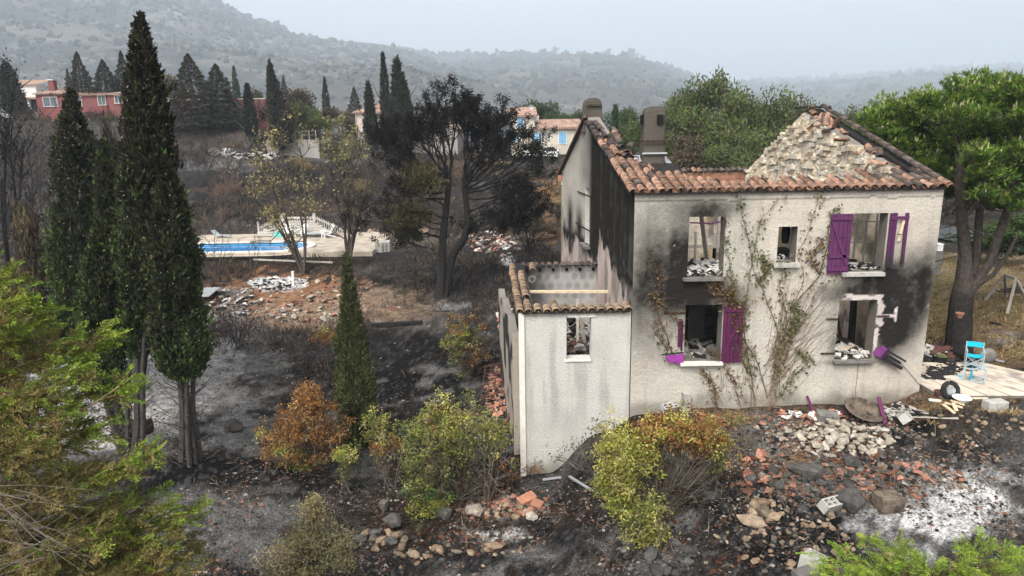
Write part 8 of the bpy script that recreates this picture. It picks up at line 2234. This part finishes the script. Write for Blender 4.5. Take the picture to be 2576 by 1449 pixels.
def pots():
    p = on(2364, 912, .2); t = thing('plant_pot', 'black pot with a pale leafed plant at the terrace edge', 'plant pot', (p[0], p[1], p[2] - .02))
    nm = NM(); nm.lathe([(0, 0), (.17, 0), (.2, .2), (.215, .2), (.215, .23), (.18, .23), (.17, .19), (0, .19)], p - (0, 0, .02), 20); nm.build('pot', M['rubber'], parent=t, smooth=False)
    nm = NM(); n = 90; nm.leaves(p + rng.normal(0, .06, (n, 3)) * (1, 1, .3) + (0, 0, .2), rand_dirs(n, .7), rng.uniform(.08, .18, n), .05, pick([_c(.3, .32, .16), _c(.14, .2, .06), _c(.42, .42, .3)], n), droop=.3); nm.build('plant', M['leaf'], parent=t)
    p = gpt(2418, 1016); nm = NM(); nm.lathe(np.array([(0, .0), (.22, 0), (.28, .18), (.34, .20), (.345, .235), (.33, .245), (.26, .235), (.2, .09), (0, .08)]) * .68, p, 28); tag(nm.build('white_basin', M['white'], smooth=True), 'round white plastic basin on the ground right of the facade', 'basin')
    p = gpt(2388, 1003); t = thing('scrap_motor', 'burnt black round motor with a metal hub beside the white basin', 'motor', p + (0, 0, .2))
    a = np.linspace(0, 2 * np.pi, 22); nm = NM(); nm.tube(np.stack([p[0] + .2 * np.cos(a), p[1] + .06 * np.sin(a), p[2] + .22 + .2 * np.sin(a)], -1), .065, 8); nm.build('casing', M['rubber'], parent=t, smooth=True)
    nm = NM(); nm.tube([(p[0], p[1] - .05, p[2] + .22), (p[0], p[1] + .06, p[2] + .22)], .12, 12); nm.build('hub', M['steel'], parent=t)
    p = gpt(2362, 998); nm = NM(); nm.lathe([(0, 0), (.1, 0), (.14, .16), (.12, .17), (0, .15)], p, 14); tag(nm.build('rusty_can', M['rust']), 'small rusty can left of the burnt wheel', 'can')
    q = atY(2412, 800, 20.0); nm = NM(); nm.lathe([(0, 0), (.06, .01), (.10, .13), (.125, .14), (.125, .17), (.10, .17), (.08, .05), (0, .05)], q + (0, -.02, 0), 16)
    tag(nm.build('flower_pot', M['flower_pot']), 'terracotta flower pot hanging on the charred pine trunk', 'flower pot')
    p = gpt(2482, 912); nm = NM(); V0, F0 = ICO2; nm.add(V0 * np.array([.28, .12, .26]) + p + (0, 0, .2), F0); tag(nm.build('grey_cushion', M['concrete_dark'], smooth=True), 'grey burnt cushion behind the standing turquoise chair', 'cushion')
    p = gpt(2168, 1052); t = thing('old_dish', 'old round rusty dish leaning against the foot of the facade', 'dish', p)
    nm = NM(); nm.lathe([(.02, -.06), (.2, -.05), (.36, .0), (.46, .06), (.5, .09), (.52, .10), (.5, .12), (.44, .09), (.2, -.02), (0, -.03)], seg=26)
    me = nm.mesh('bowl', M['stump'], smooth=True); inst(me, 'bowl', t, (0, -.05, .16), (.30, .12, 0))
    a = np.linspace(0, 2 * np.pi, 26); nm = NM(); nm.tube(np.stack([.5 * np.cos(a), .5 * np.sin(a), 0 * a], -1), .02, 5); inst(nm.mesh('ring', M['iron']), 'ring', t, (.05, -.15, .12), (.35, -.1, 0))
    nm = NM(); nm.tube([(9.62, YF - .05, 1.0), (9.60, YF - .06, .2), (9.65, YF - .08, -.2)], .006, 4); tag(nm.build('hanging_wire', M['iron']), 'thin wire hanging from the lower right window sill', 'wire')
pots()
def right_side():
    # road, mailbox, swing
    pts = [on(2330, 600, .55), on(2395, 612, .5), on(2420, 690, .55), on(2330, 655, .55)]
    nm = NM(); L = [(24.5, 60), (25.5, 45), (26.2, 40), (29, 36), (36, 33), (60, 31)]; Rr = [(28, 62), (29.2, 47), (30.2, 43), (32.5, 40), (38, 37.5), (60, 36)]
    V = []; 
    for (a, b) in zip(L, Rr):
        for f in np.linspace(0, 1, 5): x = a[0] * (1 - f) + b[0] * f; y = a[1] * (1 - f) + b[1] * f; V.append((x, y, float(gz(x, y)) + .09))
    nm.add(V, [[5 * i + j, 5 * i + j + 1, 5 * i + j + 6, 5 * i + j + 5] for i in range(len(L) - 1) for j in range(4)]); tag(nm.build('road', M['asphalt'], loc=(0, 0, 0)), kind='structure')
    p = gpt(2352, 690); t = thing('mailbox', 'small white mailbox on a stone gate post beyond the house corner', 'mailbox', p)
    zt = atY(2352, 630, p[1])[2]
    nm = NM(); nm.box((p[0], p[1], (p[2] + zt) / 2 - .05), (.34, .34, zt - p[2])); nm.build('stone_post', M['concrete_dark'], parent=t)
    nm = NM(); nm.box((p[0], p[1], zt + .14), (.26, .34, .3)); nm.box((p[0], p[1], zt + .31), (.3, .38, .04)); nm.build('box', M['white'], parent=t)
    p = gpt(2520, 775); t = thing('swing_frame', 'wooden A frame swing with a dark bench on the dry grass', 'swing', p)
    Y = p[1]; a, b = atY(2528, 692, Y + .8), atY(2556, 702, Y - .2)
    for k, (pa, pb) in enumerate(((a, gpt(2478, 758)), (a, gpt(2530, 745)), (b, gpt(2534, 790)), (b, gpt(2590, 770)))): nm = NM(); nm.bar(pa, pb, .09, .09); nm.build('leg', M['wood_grey'], parent=t)
    nm = NM(); nm.bar(a, b, .1, .1); nm.build('top_beam', M['wood_grey'], parent=t)
    for k in range(4): q = gpt(2525 + k * 12, 762 + 3 * k); nm = NM(); nm.bar(q + (0, .5, .35 + .1 * k), q + (.9, .3, .3 + .1 * k), .14, .03); nm.build('bench_slat', M['wood_char'], parent=t)
right_side()
